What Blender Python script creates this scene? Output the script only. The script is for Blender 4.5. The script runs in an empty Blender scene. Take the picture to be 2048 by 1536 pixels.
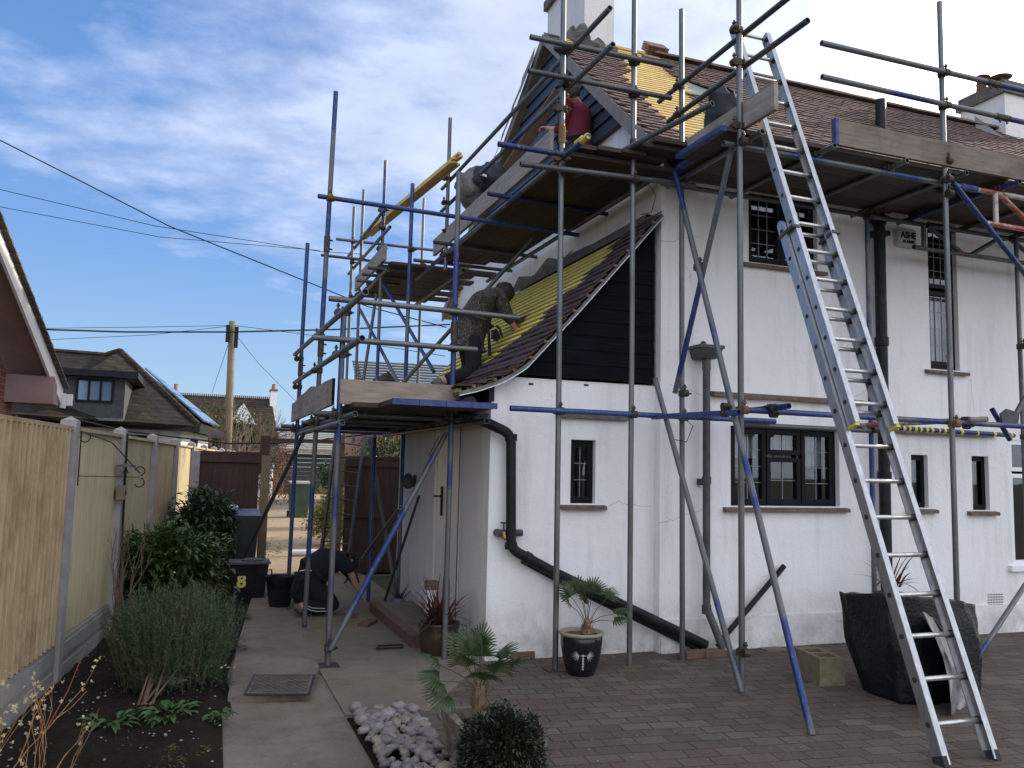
import bpy, bmesh, math, random
from mathutils import Vector, Matrix, noise
R=math.radians
random.seed(7)
SC=bpy.context.scene
COL=SC.collection

# ---------------------------------------------------------------- camera
W=Matrix(((0.9370549400058061,-0.0568033699488284,-0.3445307193461443),
          (-0.3483997388874604,-0.08608807038926128,-0.9333844149544184),
          (0.023359395408792692,0.9946668896163728,-0.10045953089192511)))
CAM=Vector((0,0,1.65)); FPX=1680.0
cd=bpy.data.cameras.new('camera'); cam=bpy.data.objects.new('camera',cd); COL.objects.link(cam)
m4=W.to_4x4(); m4.translation=CAM; cam.matrix_world=m4
cd.sensor_width=36; cd.lens=36*FPX/2048; cd.clip_start=0.05; cd.clip_end=3000
SC.camera=cam

# ---------------------------------------------------------------- light
SUN_AZ=17.0; SUN_EL=24.0      # azimuth measured from +X towards +Y
sd=Vector((math.cos(R(SUN_EL))*math.cos(R(SUN_AZ)),math.cos(R(SUN_EL))*math.sin(R(SUN_AZ)),math.sin(R(SUN_EL))))
sl=bpy.data.lights.new('sun','SUN'); sl.energy=3.6; sl.angle=R(0.6); sl.color=(1.0,0.87,0.70)
so=bpy.data.objects.new('sun',sl); COL.objects.link(so); so.rotation_euler=sd.to_track_quat('Z','Y').to_euler(); so.location=(30,10,30)
SC.view_settings.view_transform='Standard'; SC.view_settings.look='None'; SC.view_settings.gamma=1
SC.view_settings.exposure=0.55
w=bpy.data.worlds.new('World'); SC.world=w; w.use_nodes=True
nt=w.node_tree; nt.nodes.clear(); N=nt.nodes.new; L=nt.links.new
def mth(nt,op,a,b=None,c=None,clamp=False):
    n=nt.nodes.new('ShaderNodeMath'); n.operation=op; n.use_clamp=clamp
    for i,v in enumerate((a,b,c)):
        if v is None: continue
        if isinstance(v,(int,float)): n.inputs[i].default_value=v
        else: nt.links.new(v,n.inputs[i])
    return n.outputs[0]
def mixc(nt,f,a,b,mode='MIX'):
    n=nt.nodes.new('ShaderNodeMix'); n.data_type='RGBA'; n.blend_type=mode
    for s,v in ((n.inputs[0],f),(n.inputs[6],a),(n.inputs[7],b)):
        if isinstance(v,(int,float)): s.default_value=v
        elif isinstance(v,(tuple,list)): s.default_value=(*v[:3],1)
        else: nt.links.new(v,s)
    return n.outputs[2]
def ramp(nt,f,stops):
    n=nt.nodes.new('ShaderNodeValToRGB'); e=n.color_ramp.elements
    while len(e)<len(stops): e.new(0.5)
    for x,(p,c) in zip(e,stops):
        x.position=p; x.color=(c,c,c,1) if isinstance(c,(int,float)) else (*c[:3],1)
    nt.links.new(f,n.inputs[0]); return n.outputs[0]
tc=N('ShaderNodeTexCoord'); sx=N('ShaderNodeSeparateXYZ'); L(tc.outputs['Generated'],sx.inputs[0])
sky=N('ShaderNodeTexSky'); sky.sky_type='NISHITA'; sky.sun_disc=False
sky.sun_elevation=R(SUN_EL); sky.sun_rotation=R(90-SUN_AZ); sky.air_density=1.0; sky.dust_density=0.6; sky.ozone_density=1.6
zc=mth(nt,'MAXIMUM',sx.outputs[2],0.0)
dn=mth(nt,'ADD',zc,0.18)
px_=mth(nt,'DIVIDE',sx.outputs[0],dn); py_=mth(nt,'DIVIDE',sx.outputs[1],dn)
cb=N('ShaderNodeCombineXYZ'); L(px_,cb.inputs[0]); L(py_,cb.inputs[1])
mp=N('ShaderNodeMapping'); mp.inputs['Rotation'].default_value=(0,0,R(28)); mp.inputs['Scale'].default_value=(1.0,1.25,1); mp.inputs['Location'].default_value=(2.7,1.1,0); L(cb.outputs[0],mp.inputs[0])
n1=N('ShaderNodeTexNoise'); n1.inputs['Scale'].default_value=1.5; n1.inputs['Detail'].default_value=8; n1.inputs['Roughness'].default_value=0.55; n1.inputs['Distortion'].default_value=0.35; L(mp.outputs[0],n1.inputs[0])
n2=N('ShaderNodeTexNoise'); n2.inputs['Scale'].default_value=4.6; n2.inputs['Detail'].default_value=7; n2.inputs['Roughness'].default_value=0.6; L(mp.outputs[0],n2.inputs[0])
# towards the sun the deck thickens; low down it thins out
dsun=mth(nt,'ADD',mth(nt,'MULTIPLY',sx.outputs[0],math.cos(R(SUN_AZ))),mth(nt,'MULTIPLY',sx.outputs[1],math.sin(R(SUN_AZ))))
thick=mth(nt,'ADD',mth(nt,'MULTIPLY',n1.outputs[0],0.62),mth(nt,'MULTIPLY',n2.outputs[0],0.38))
elev=ramp(nt,sx.outputs[2],[(0.12,0.0),(0.34,1.0)])
bias=mth(nt,'ADD',mth(nt,'MULTIPLY',mth(nt,'SUBTRACT',dsun,0.40),0.33),mth(nt,'MULTIPLY',mth(nt,'SUBTRACT',elev,1.0),0.22))
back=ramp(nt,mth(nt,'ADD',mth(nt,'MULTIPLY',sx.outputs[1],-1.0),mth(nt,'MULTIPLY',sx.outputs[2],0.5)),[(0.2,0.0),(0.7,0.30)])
cm=mth(nt,'ADD',mth(nt,'ADD',thick,bias),back)
mask=ramp(nt,cm,[(0.355,0.0),(0.44,0.34),(0.56,0.82)])
nz=ramp(nt,n2.outputs[0],[(0.3,0.80),(0.7,1.08)])
glow=ramp(nt,dsun,[(0.42,0.0),(0.68,0.30),(0.86,1.0)])
glow2=ramp(nt,mth(nt,'MULTIPLY',sx.outputs[1],-1.0),[(0.0,0.0),(0.5,0.62)])  # unseen clouds behind the camera brightened as fill for the shaded walls
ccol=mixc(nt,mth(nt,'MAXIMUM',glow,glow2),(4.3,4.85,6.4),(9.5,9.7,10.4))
ccol=mixc(nt,1.0,ccol,nz,'MULTIPLY')
grad=nt.nodes.new('ShaderNodeValToRGB'); L(sx.outputs[2],grad.inputs[0])
for e_,(p_,c_2) in zip([grad.color_ramp.elements[0],grad.color_ramp.elements[1]]+[grad.color_ramp.elements.new(.5) for _ in range(3)],[(0.0,(.62,.80,1.02)),(1.0,(.12,.27,.70)),(0.10,(.43,.68,1.02)),(0.22,(.26,.50,.98)),(0.45,(.17,.37,.84))]):
    e_.position=p_; e_.color=(*c_2,1)
d3=mth(nt,'ADD',dsun,mth(nt,'MULTIPLY',sx.outputs[2],0.25))
hot=ramp(nt,d3,[(0.88,0.0),(1.0,1.0)])
ccol=mixc(nt,hot,ccol,(34,31,28))
bk2=ramp(nt,mth(nt,'MULTIPLY',sx.outputs[1],-1.0),[(0.12,0.0),(0.62,1.0)])  # added band of bright cloud behind the camera, there to light the walls
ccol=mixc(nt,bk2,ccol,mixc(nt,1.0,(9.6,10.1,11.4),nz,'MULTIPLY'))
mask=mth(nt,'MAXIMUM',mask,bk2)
gs=mixc(nt,1.0,grad.outputs[0],(5.4,5.4,5.4),'MULTIPLY')
hs=N('ShaderNodeHueSaturation'); hs.inputs['Saturation'].default_value=1.15; hs.inputs['Value'].default_value=0.55; L(sky.outputs[0],hs.inputs['Color'])
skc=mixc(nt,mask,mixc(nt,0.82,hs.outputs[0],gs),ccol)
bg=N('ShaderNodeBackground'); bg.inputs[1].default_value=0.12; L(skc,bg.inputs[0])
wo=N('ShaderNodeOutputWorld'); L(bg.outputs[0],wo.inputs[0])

# ---------------------------------------------------------------- pixel rays (photo pixel -> point on a known plane)
def ray(x,y):
    return (W@Vector((x-1024,-(y-768),-FPX))).normalized()
def gx(x,y,X): r=ray(x,y); return CAM+r*(X/r.x)
def gy(x,y,Y): r=ray(x,y); return CAM+r*(Y/r.y)
def gz(x,y,Z=0.0): r=ray(x,y); return CAM+r*((Z-CAM.z)/r.z)
def gpl(x,y,p,n): r=ray(x,y); return CAM+r*((Vector(p)-CAM).dot(n)/r.dot(n))

# ---------------------------------------------------------------- materials
MATS={}
def newmat(name):
    m=bpy.data.materials.new(name); m.use_nodes=True; t=m.node_tree; t.nodes.clear()
    o=t.nodes.new('ShaderNodeOutputMaterial'); b=t.nodes.new('ShaderNodeBsdfPrincipled'); t.links.new(b.outputs[0],o.inputs[0])
    MATS[name]=m; return m,t,b
def coords(t,scale=1,kind='Object',sc=(1,1,1)):
    c=t.nodes.new('ShaderNodeTexCoord'); mp=t.nodes.new('ShaderNodeMapping'); mp.inputs['Scale'].default_value=tuple(s*scale for s in sc)
    if kind=='World':
        g=t.nodes.new('ShaderNodeNewGeometry'); t.links.new(g.outputs['Position'],mp.inputs[0])
    else: t.links.new(c.outputs[kind],mp.inputs[0])
    return mp.outputs[0]
def noi(t,v,scale,detail=5,rough=0.55,dist=0):
    n=t.nodes.new('ShaderNodeTexNoise'); n.inputs['Scale'].default_value=scale; n.inputs['Detail'].default_value=detail; n.inputs['Roughness'].default_value=rough; n.inputs['Distortion'].default_value=dist
    t.links.new(v,n.inputs[0]); return n.outputs[0]
def bump(t,b,h,st=0.3,dist=0.01):
    n=t.nodes.new('ShaderNodeBump'); n.inputs['Strength'].default_value=st; n.inputs['Distance'].default_value=dist
    t.links.new(h,n.inputs['Height']); t.links.new(n.outputs[0],b.inputs['Normal'])
def objrand(t):
    o=t.nodes.new('ShaderNodeObjectInfo'); return o.outputs['Random']
def basic(name,c1,c2,scale=6,rough=0.8,metal=0,bs=0.3,bd=0.004,sc=(1,1,1),kind='World',lo=0.35,hi=0.65,bscale=None,spec=0.5,vary=0):
    m,t,b=newmat(name); v=coords(t,1,kind,sc)
    f=ramp(t,noi(t,v,scale,6,0.6),[(lo,0.0),(hi,1.0)])
    col=mixc(t,f,c1,c2)
    if vary:
        r=t.nodes.new('ShaderNodeMapRange'); r.inputs[3].default_value=1-vary; r.inputs[4].default_value=1+vary; t.links.new(objrand(t),r.inputs[0])
        col=mixc(t,1.0,col,r.outputs[0],'MULTIPLY')
    t.links.new(col,b.inputs['Base Color'])
    b.inputs['Roughness'].default_value=rough; b.inputs['Metallic'].default_value=metal; b.inputs['Specular IOR Level'].default_value=spec
    if bs: bump(t,b,noi(t,v,bscale or scale*4,6,0.65),bs,bd)
    return m
# render wall: off-white with faint streaks, dirt near the ground, hairline cracks
def mk_render(name,base=(0.80,0.80,0.80)):
    m,t,b=newmat(name); v=coords(t,1,'World')
    big=ramp(t,noi(t,v,0.9,5,0.6),[(0.3,0.0),(0.7,1.0)])
    col=mixc(t,big,base,tuple(c*0.93 for c in base))
    vs=coords(t,1,'World',(3.0,3.0,0.35)); st=ramp(t,noi(t,vs,2.0,6,0.6),[(0.52,0.0),(0.78,0.42)])
    col=mixc(t,st,col,(0.42,0.40,0.36))
    sp=ramp(t,noi(t,v,9.0,4,0.7),[(0.70,0.0),(0.78,0.5)])
    col=mixc(t,sp,col,(0.50,0.47,0.43))
    sep=t.nodes.new('ShaderNodeSeparateXYZ'); t.links.new(v,sep.inputs[0])
    low=mth(t,'SUBTRACT',1.0,mth(t,'MULTIPLY',sep.outputs[2],1.8),clamp=True)
    ds=mth(t,'MULTIPLY',low,ramp(t,noi(t,v,5.0,6,0.7),[(0.35,0.0),(0.7,1.0)]))
    col=mixc(t,mth(t,'MULTIPLY',ds,0.95),col,(0.34,0.31,0.26))
    vo=t.nodes.new('ShaderNodeTexVoronoi'); vo.feature='DISTANCE_TO_EDGE'; vo.inputs['Scale'].default_value=0.55
    wv=t.nodes.new('ShaderNodeVectorMath'); wv.operation='ADD'; t.links.new(v,wv.inputs[0])
    nn=t.nodes.new('ShaderNodeTexNoise'); nn.inputs['Scale'].default_value=2.5; nn.inputs['Detail'].default_value=6; t.links.new(v,nn.inputs[0]); 
    sc_=t.nodes.new('ShaderNodeVectorMath'); sc_.operation='SCALE'; sc_.inputs['Scale'].default_value=0.45; t.links.new(nn.outputs['Color'],sc_.inputs[0]); t.links.new(sc_.outputs[0],wv.inputs[1]); t.links.new(wv.outputs[0],vo.inputs['Vector'])
    cr=ramp(t,vo.outputs['Distance'],[(0.0,1.0),(0.004,0.0)])
    crm=mth(t,'MULTIPLY',cr,ramp(t,noi(t,v,0.8,3),[(0.60,0.0),(0.66,0.5)]))
    col=mixc(t,crm,col,(0.25,0.22,0.20))
    t.links.new(col,b.inputs['Base Color']); b.inputs['Roughness'].default_value=0.9; b.inputs['Specular IOR Level'].default_value=0.2
    bump(t,b,mth(t,'ADD',noi(t,v,70,4,0.6),mth(t,'ADD',mth(t,'MULTIPLY',noi(t,v,3,4,0.5),3.0),mth(t,'MULTIPLY',noi(t,v,14,4,0.5),1.2))),0.5,0.010)
    return m
mk_render('render_wall',(0.83,0.83,0.83)); mk_render('chimney_render',(0.74,0.73,0.70))
# scaffold tube finishes
def mk_tube(name,ca,cb,cut=0.5,rust=0.0,metal=0.65,sc=2.2):
    m,t,b=newmat(name); v=coords(t,1,'World',(1,1,1))
    f=ramp(t,noi(t,coords(t,1,'World',(0.8,0.8,1.0)),sc*0.6,3,0.5),[(cut-0.03,0.0),(cut+0.03,1.0)])
    scr=ramp(t,noi(t,coords(t,1,'World',(6,6,1.2)),9,6,0.75),[(0.55,0.0),(0.64,1.0)])
    col=mixc(t,f,ca,cb); col=mixc(t,mth(t,'MULTIPLY',scr,0.5),col,(0.22,0.225,0.225))
    pt=ramp(t,noi(t,v,24,5,0.7),[(0.60,0.0),(0.72,0.6)]); col=mixc(t,pt,col,(0.10,0.10,0.10))
    if rust: col=mixc(t,ramp(t,noi(t,v,7,6,0.7),[(0.56-rust,0.0),(0.62-rust,0.9)]),col,(0.22,0.07,0.035))
    t.links.new(col,b.inputs['Base Color']); b.inputs['Roughness'].default_value=0.46; b.inputs['Metallic'].default_value=metal
    bump(t,b,noi(t,v,60,4,0.6),0.15,0.002)
GAL=(0.115,0.122,0.125); BLU=(0.020,0.045,0.165)
mk_tube('tube_galvanised',GAL,(0.15,0.155,0.155),0.5,0,0.6)
mk_tube('tube_dull',(0.065,0.07,0.078),(0.105,0.11,0.115),0.5,-.06,0.5)
mk_tube('tube_blue',BLU,(0.03,0.065,0.20),0.5,0,0.15)
mk_tube('tube_part_blue',GAL,BLU,0.52,0,0.35)
mk_tube('tube_navy',(0.012,0.03,0.12),(0.05,0.06,0.10),0.55,0,0.3)
mk_tube('tube_rusty',(0.42,0.40,0.34),(0.30,0.08,0.05),0.52,0.05,0.2,6)
basic('coupler_steel',(0.035,0.033,0.032),(0.10,0.075,0.055),30,0.6,0.6,0.4,0.003)
basic('coupler_rust',(0.13,0.07,0.035),(0.20,0.13,0.06),30,0.8,0.2,0.4,0.003)
def mk_board(name,c1,c2,c3,sc=(0.6,9,9),rough=0.85,xscale=4):
    m,t,b=newmat(name); v=coords(t,1,'World',sc)
    col=mixc(t,ramp(t,noi(t,v,xscale,6,0.65),[(0.35,0.0),(0.65,1.0)]),c1,c2)
    col=mixc(t,ramp(t,noi(t,coords(t,1,'World'),2.3,6,0.7),[(0.5,0.0),(0.72,0.8)]),col,c3)
    r=t.nodes.new('ShaderNodeMapRange'); r.inputs[3].default_value=0.78; r.inputs[4].default_value=1.2; t.links.new(objrand(t),r.inputs[0]); col=mixc(t,1.0,col,r.outputs[0],'MULTIPLY')
    t.links.new(col,b.inputs['Base Color']); b.inputs['Roughness'].default_value=rough
    bump(t,b,noi(t,v,xscale*3,6,0.7),0.4,0.004)
mk_board('board_y',(0.038,0.025,0.019),(0.066,0.045,0.034),(0.025,0.019,0.017),(9,0.6,9))
mk_board('board_x',(0.038,0.026,0.020),(0.066,0.047,0.035),(0.025,0.019,0.017),(0.6,9,9))
mk_board('toe_pale',(0.20,0.155,0.125),(0.31,0.25,0.205),(0.13,0.095,0.078),(1.2,8,7))
mk_board('toe_grey_y',(0.20,0.175,0.155),(0.31,0.28,0.25),(0.12,0.095,0.08),(8,0.7,8))
mk_board('toe_grey_x',(0.17,0.135,0.11),(0.26,0.215,0.175),(0.12,0.08,0.058),(0.7,8,8))
mk_board('plank_brown',(0.085,0.050,0.032),(0.13,0.08,0.05),(0.10,0.06,0.04),(8,0.7,8))
mk_board('fence_wood',(0.36,0.26,0.14),(0.50,0.40,0.25),(0.25,0.16,0.08),(14,14,0.7),0.8,3)
mk_board('fence_groove',(0.20,0.12,0.055),(0.30,0.20,0.10),(0.14,0.085,0.04),(14,14,0.7),0.85,3)  # browner wood between the ribs, with groove shade mixed into the colour
mk_board('fence_pale',(0.43,0.36,0.205),(0.51,0.445,0.275),(0.30,0.235,0.135),(9,9,0.6),0.85,2.5)
mk_board('fence_brown',(0.048,0.022,0.015),(0.075,0.036,0.024),(0.035,0.019,0.014),(12,12,0.7),0.8,3)
mk_board('gate_post',(0.17,0.12,0.075),(0.24,0.175,0.11),(0.11,0.08,0.05),(10,10,0.8))
basic('board_end_blue',(0.014,0.026,0.13),(0.045,0.07,0.21),14,0.6,0,0.2)
basic('black_boarding',(0.006,0.007,0.010),(0.010,0.012,0.016),5,0.9,0,0.3,0.003,(0.6,0.6,9),spec=0.03)
basic('cladding_blue',(0.028,0.040,0.058),(0.042,0.058,0.082),4,0.6,0,0.25,0.003,(1,0.6,9))
basic('bargeboard_grey',(0.19,0.175,0.165),(0.26,0.24,0.23),7,0.85,0,0.4)
basic('black_paint',(0.010,0.011,0.014),(0.018,0.019,0.023),8,0.42,0,0.15,0.002,spec=0.12)
basic('black_plastic',(0.012,0.013,0.016),(0.026,0.027,0.032),9,0.38,0,0.2,0.002,spec=0.12)
basic('grey_iron',(0.045,0.05,0.055),(0.085,0.09,0.095),8,0.6,0.2,0.25,0.003)
basic('cover_steel',(0.085,0.074,0.064),(0.15,0.135,0.115),9,0.9,0,0.4,spec=0.2)
basic('cast_iron',(0.006,0.006,0.009),(0.014,0.015,0.020),12,0.5,0.1,0.5,0.003)
def mk_tile(name,c1,c2,c3,course=0):
    m,t,b=newmat(name); v=coords(t,1,'World')
    vo=t.nodes.new('ShaderNodeTexVoronoi'); vo.inputs['Scale'].default_value=7.0; t.links.new(v,vo.inputs['Vector'])
    sp=t.nodes.new('ShaderNodeSeparateColor'); t.links.new(vo.outputs['Color'],sp.inputs[0])
    col=mixc(t,sp.outputs[0],c1,c2); col=mixc(t,ramp(t,noi(t,v,3.5,6,0.7),[(0.5,0.0),(0.72,0.85)]),col,c3)
    if course:
        sz=t.nodes.new('ShaderNodeSeparateXYZ'); t.links.new(v,sz.inputs[0]); fr_=mth(t,'FRACT',mth(t,'DIVIDE',sz.outputs[2],course)); col=mixc(t,ramp(t,fr_,[(0.0,1.0),(0.28,0.0)]),col,(0.004,0.004,0.004)); b.inputs['Specular IOR Level'].default_value=0.12
    t.links.new(col,b.inputs['Base Color']); b.inputs['Roughness'].default_value=0.78
    bump(t,b,noi(t,v,45,5,0.7),0.4,0.004)
mk_tile('clay_tile',(0.105,0.064,0.054),(0.165,0.105,0.088),(0.085,0.068,0.06))
mk_tile('clay_tile_dark',(0.045,0.024,0.024),(0.078,0.040,0.038),(0.040,0.032,0.036))
mk_tile('mossy_tile',(0.05,0.04,0.034),(0.10,0.08,0.06),(0.15,0.12,0.045))
mk_tile('brown_tile',(0.030,0.022,0.018),(0.055,0.038,0.028),(0.08,0.065,0.028),.12)
mk_tile('grey_roof',(0.012,0.011,0.011),(0.024,0.021,0.020),(0.060,0.048,0.018),.10)
basic('yellow_batten',(0.55,0.38,0.12),(0.68,0.50,0.19),10,0.8,0,0.3,0.003)
basic('batten_end_wood',(0.10,0.045,0.03),(0.27,0.16,0.10),25,0.8,0,0.3)
basic('lemon_batten',(0.62,0.50,0.10),(0.76,0.64,0.17),10,0.8,0,0.3,0.003)
basic('membrane',(0.30,0.235,0.10),(0.40,0.32,0.15),4,0.7,0,0.2)
basic('membrane_teal',(0.16,0.21,0.19),(0.22,0.28,0.25),6,0.6,0,0.2)
basic('mortar',(0.17,0.155,0.14),(0.10,0.092,0.085),9,0.95,0,0.9,0.02)
basic('lead_flashing',(0.10,0.105,0.11),(0.17,0.17,0.175),7,0.55,0.3,0.4)
def mk_brick(name,c1,c2,mortar,sc=1.0,world=True):
    m,t,b=newmat(name); v=coords(t,1,'World')
    s=t.nodes.new('ShaderNodeSeparateXYZ'); t.links.new(v,s.inputs[0]); c=t.nodes.new('ShaderNodeCombineXYZ')
    t.links.new(mth(t,'ADD',s.outputs[0],s.outputs[1]),c.inputs[0]); t.links.new(s.outputs[2],c.inputs[1])
    br=t.nodes.new('ShaderNodeTexBrick'); br.inputs['Scale'].default_value=1.0; br.inputs['Brick Width'].default_value=0.225*sc; br.inputs['Row Height'].default_value=0.075*sc; br.inputs['Mortar Size'].default_value=0.006
    br.inputs['Color1'].default_value=(*c1,1); br.inputs['Color2'].default_value=(*c2,1); br.inputs['Mortar'].default_value=(*mortar,1)
    t.links.new(c.outputs[0],br.inputs[0]); t.links.new(mixc(t,0.25,br.outputs[0],noi(t,v,14,5),'OVERLAY'),b.inputs['Base Color'])
    b.inputs['Roughness'].default_value=0.9; bump(t,b,br.outputs['Fac'],-0.5,0.006)
mk_brick('red_brick',(0.22,0.075,0.045),(0.30,0.11,0.07),(0.30,0.27,0.24))
# block paving
def mk_paving():
    m,t,b=newmat('block_paving'); v=coords(t,1,'World'); mp=t.nodes.new('ShaderNodeMapping'); mp.inputs['Rotation'].default_value=(0,0,R(7)); t.links.new(v,mp.inputs[0])
    wn=t.nodes.new('ShaderNodeTexNoise'); wn.inputs['Scale'].default_value=1.3; t.links.new(v,wn.inputs[0])
    ws=t.nodes.new('ShaderNodeVectorMath'); ws.operation='SCALE'; ws.inputs['Scale'].default_value=0.05; t.links.new(wn.outputs['Color'],ws.inputs[0])
    wa=t.nodes.new('ShaderNodeVectorMath'); wa.operation='ADD'; t.links.new(mp.outputs[0],wa.inputs[0]); t.links.new(ws.outputs[0],wa.inputs[1])
    br=t.nodes.new('ShaderNodeTexBrick'); br.inputs['Scale'].default_value=1.0; br.inputs['Brick Width'].default_value=0.205; br.inputs['Row Height'].default_value=0.135; br.inputs['Mortar Size'].default_value=0.0055; br.inputs['Mortar Smooth'].default_value=0.4; br.inputs['Bias'].default_value=-0.1
    br.inputs['Color1'].default_value=(0.095,0.082,0.066,1); br.inputs['Color2'].default_value=(0.17,0.142,0.115,1); br.inputs['Mortar'].default_value=(0.032,0.028,0.024,1)
    t.links.new(wa.outputs[0],br.inputs[0])
    col=mixc(t,ramp(t,noi(t,v,1.1,6,0.65),[(0.42,0.0),(0.62,0.8)]),mixc(t,mth(t,'MULTIPLY',br.outputs['Fac'],0.8),br.outputs[0],(.13,.108,.088)),(0.115,0.080,0.062))
    col=mixc(t,ramp(t,noi(t,v,2.6,6,0.7),[(0.55,0.0),(0.75,0.7)]),col,(0.070,0.060,0.046))
    col=mixc(t,ramp(t,noi(t,v,38,4,0.8),[(0.68,0.0),(0.74,0.7)]),col,(0.30,0.27,0.24))
    jm=ramp(t,noi(t,v,3.3,5,0.7),[(0.36,0.15),(0.62,1.0)]); col=mixc(t,mth(t,'MULTIPLY',mth(t,'MULTIPLY',br.outputs['Fac'],jm),0.85),col,(0.022,0.022,0.014))
    col=mixc(t,ramp(t,noi(t,v,7.5,6,0.75),[(0.56,0.0),(0.70,0.55)]),col,(0.050,0.050,0.032))
    t.links.new(col,b.inputs['Base Color']); b.inputs['Roughness'].default_value=0.9; b.inputs['Specular IOR Level'].default_value=0.25
    h=mth(t,'ADD',mth(t,'MULTIPLY',br.outputs['Fac'],-2.2),mth(t,'ADD',noi(t,v,40,5,0.7),mth(t,'MULTIPLY',noi(t,v,5,4),1.6)))
    bump(t,b,h,0.8,0.016)
mk_paving()
def mk_ground(name,c1,c2,c3,s=2.0,fleck=(0.40,0.37,0.33),fl=0.72,bs=0.6,bd=0.015):
    m,t,b=newmat(name); v=coords(t,1,'World')
    col=mixc(t,ramp(t,noi(t,v,s,7,0.65,0.3),[(0.35,0.0),(0.68,1.0)]),c1,c2)
    col=mixc(t,ramp(t,noi(t,v,s*3.1,6,0.7),[(0.52,0.0),(0.74,0.8)]),col,c3)
    col=mixc(t,ramp(t,noi(t,v,55,4,0.8),[(fl,0.0),(fl+0.05,0.75)]),col,fleck)
    col=mixc(t,ramp(t,noi(t,v,120,3,0.7),[(0.35,0.35),(0.6,0.0)]),col,c3)
    t.links.new(col,b.inputs['Base Color']); b.inputs['Roughness'].default_value=0.93; b.inputs['Specular IOR Level'].default_value=0.2
    bump(t,b,mth(t,'ADD',noi(t,v,90,5,0.7),mth(t,'MULTIPLY',noi(t,v,11,5,0.6),2.0)),bs,bd)
mk_ground('concrete_path',(0.175,0.146,0.116),(0.275,0.238,0.195),(0.11,0.085,0.065),1.6,fl=.68)
mk_ground('concrete_slab',(0.18,0.152,0.12),(0.26,0.225,0.175),(0.115,0.09,0.064),1.3,fl=.69)
mk_ground('soil',(0.026,0.019,0.014),(0.045,0.032,0.024),(0.015,0.011,0.009),3.0,(0.30,0.27,0.23),0.70,1.0,0.04)
mk_ground('drive',(0.30,0.235,0.16),(0.38,0.30,0.21),(0.22,0.17,0.12),0.8)
mk_ground('earth',(0.10,0.085,0.06),(0.08,0.09,0.045),(0.05,0.045,0.03),0.4)
basic('concrete_post',(0.27,0.255,0.25),(0.36,0.345,0.34),8,0.9,0,0.5,0.005)
basic('concrete_base',(0.22,0.21,0.20),(0.33,0.315,0.30),3,0.9,0,0.5,0.006)
basic('stone_trough',(0.10,0.085,0.060),(0.27,0.235,0.19),11,0.95,0,0.8,0.012)
basic('block_ochre',(0.15,0.125,0.075),(0.22,0.19,0.115),20,0.95,0,0.8,0.006)
basic('edging_brick',(0.065,0.055,0.045),(0.11,0.092,0.075),14,0.95,0,0.6,0.006)
basic('brick_dull',(0.11,0.062,0.045),(0.16,0.095,0.07),14,0.95,0,0.6,0.006)
basic('aluminium',(0.36,0.37,0.385),(0.50,0.505,0.51),9,0.36,0.78,0.15,0.001,(6,6,1.0))
basic('aluminium_rung',(0.50,0.50,0.50),(0.66,0.65,0.63),25,0.34,0.8,0.2,0.001)
basic('rubber_dark',(0.02,0.02,0.02),(0.035,0.035,0.035),20,0.8)
basic('yellow_cap',(0.50,0.42,0.10),(0.58,0.50,0.16),20,0.6)
basic('window_frame',(0.006,0.007,0.009),(0.011,0.012,0.015),8,0.45,0,0.1,0.002,spec=0.12)
basic('lead_strip',(0.20,0.21,0.22),(0.30,0.31,0.32),20,0.5,0.4,0)
basic('sill_tile',(0.11,0.075,0.058),(0.18,0.125,0.10),12,0.9,0,0.6,0.006)
basic('white_upvc',(0.76,0.77,0.78),(0.82,0.82,0.83),5,0.35,0,0.05)
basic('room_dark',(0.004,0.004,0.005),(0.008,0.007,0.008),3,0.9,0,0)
basic('net_blind',(0.30,0.32,0.34),(0.44,0.45,0.47),9,0.9,0,0.3,0.004,(8,8,0.8))
m,t,b=newmat('glass'); b.inputs['Base Color'].default_value=(0.9,0.95,1,1)
tr=t.nodes.new('ShaderNodeBsdfTransparent'); tr.inputs[0].default_value=(0.80,0.85,0.86,1); gl=t.nodes.new('ShaderNodeBsdfGlossy'); gl.inputs['Roughness'].default_value=0.02; gl.inputs[0].default_value=(0.9,0.95,1,1)
fr=t.nodes.new('ShaderNodeFresnel'); fr.inputs[0].default_value=1.55; mx=t.nodes.new('ShaderNodeMixShader')
vv=coords(t,1,'World'); bn=t.nodes.new('ShaderNodeBump'); bn.inputs['Strength'].default_value=0.05; bn.inputs['Distance'].default_value=0.02; t.links.new(noi(t,vv,2.2,2),bn.inputs['Height']); t.links.new(bn.outputs[0],gl.inputs['Normal'])
t.links.new(mth(t,'ADD',mth(t,'MULTIPLY',fr.outputs[0],1.15),0.03,clamp=True),mx.inputs[0]); t.links.new(tr.outputs[0],mx.inputs[1]); t.links.new(gl.outputs[0],mx.inputs[2])
t.links.new(mx.outputs[0],[n for n in t.nodes if n.type=='OUTPUT_MATERIAL'][0].inputs[0])
basic('solar_glass',(0.10,0.17,0.28),(0.16,0.24,0.36),2,0.10,0.3,0)
basic('terracotta',(0.30,0.13,0.08),(0.38,0.18,0.11),12,0.85)
basic('pot_buff',(0.22,0.19,0.15),(0.30,0.27,0.22),12,0.85)
basic('glaze_black',(0.008,0.009,0.012),(0.016,0.017,0.02),10,0.16,0,0.1,0.002)
basic('glaze_rim',(0.24,0.21,0.15),(0.32,0.28,0.20),14,0.5)
basic('pot_motif',(0.40,0.40,0.35),(0.55,0.55,0.48),20,0.7)
basic('glaze_brown',(0.030,0.022,0.016),(0.055,0.038,0.025),8,0.35)
basic('plastic_green',(0.02,0.045,0.03),(0.035,0.065,0.045),6,0.5)
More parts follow.
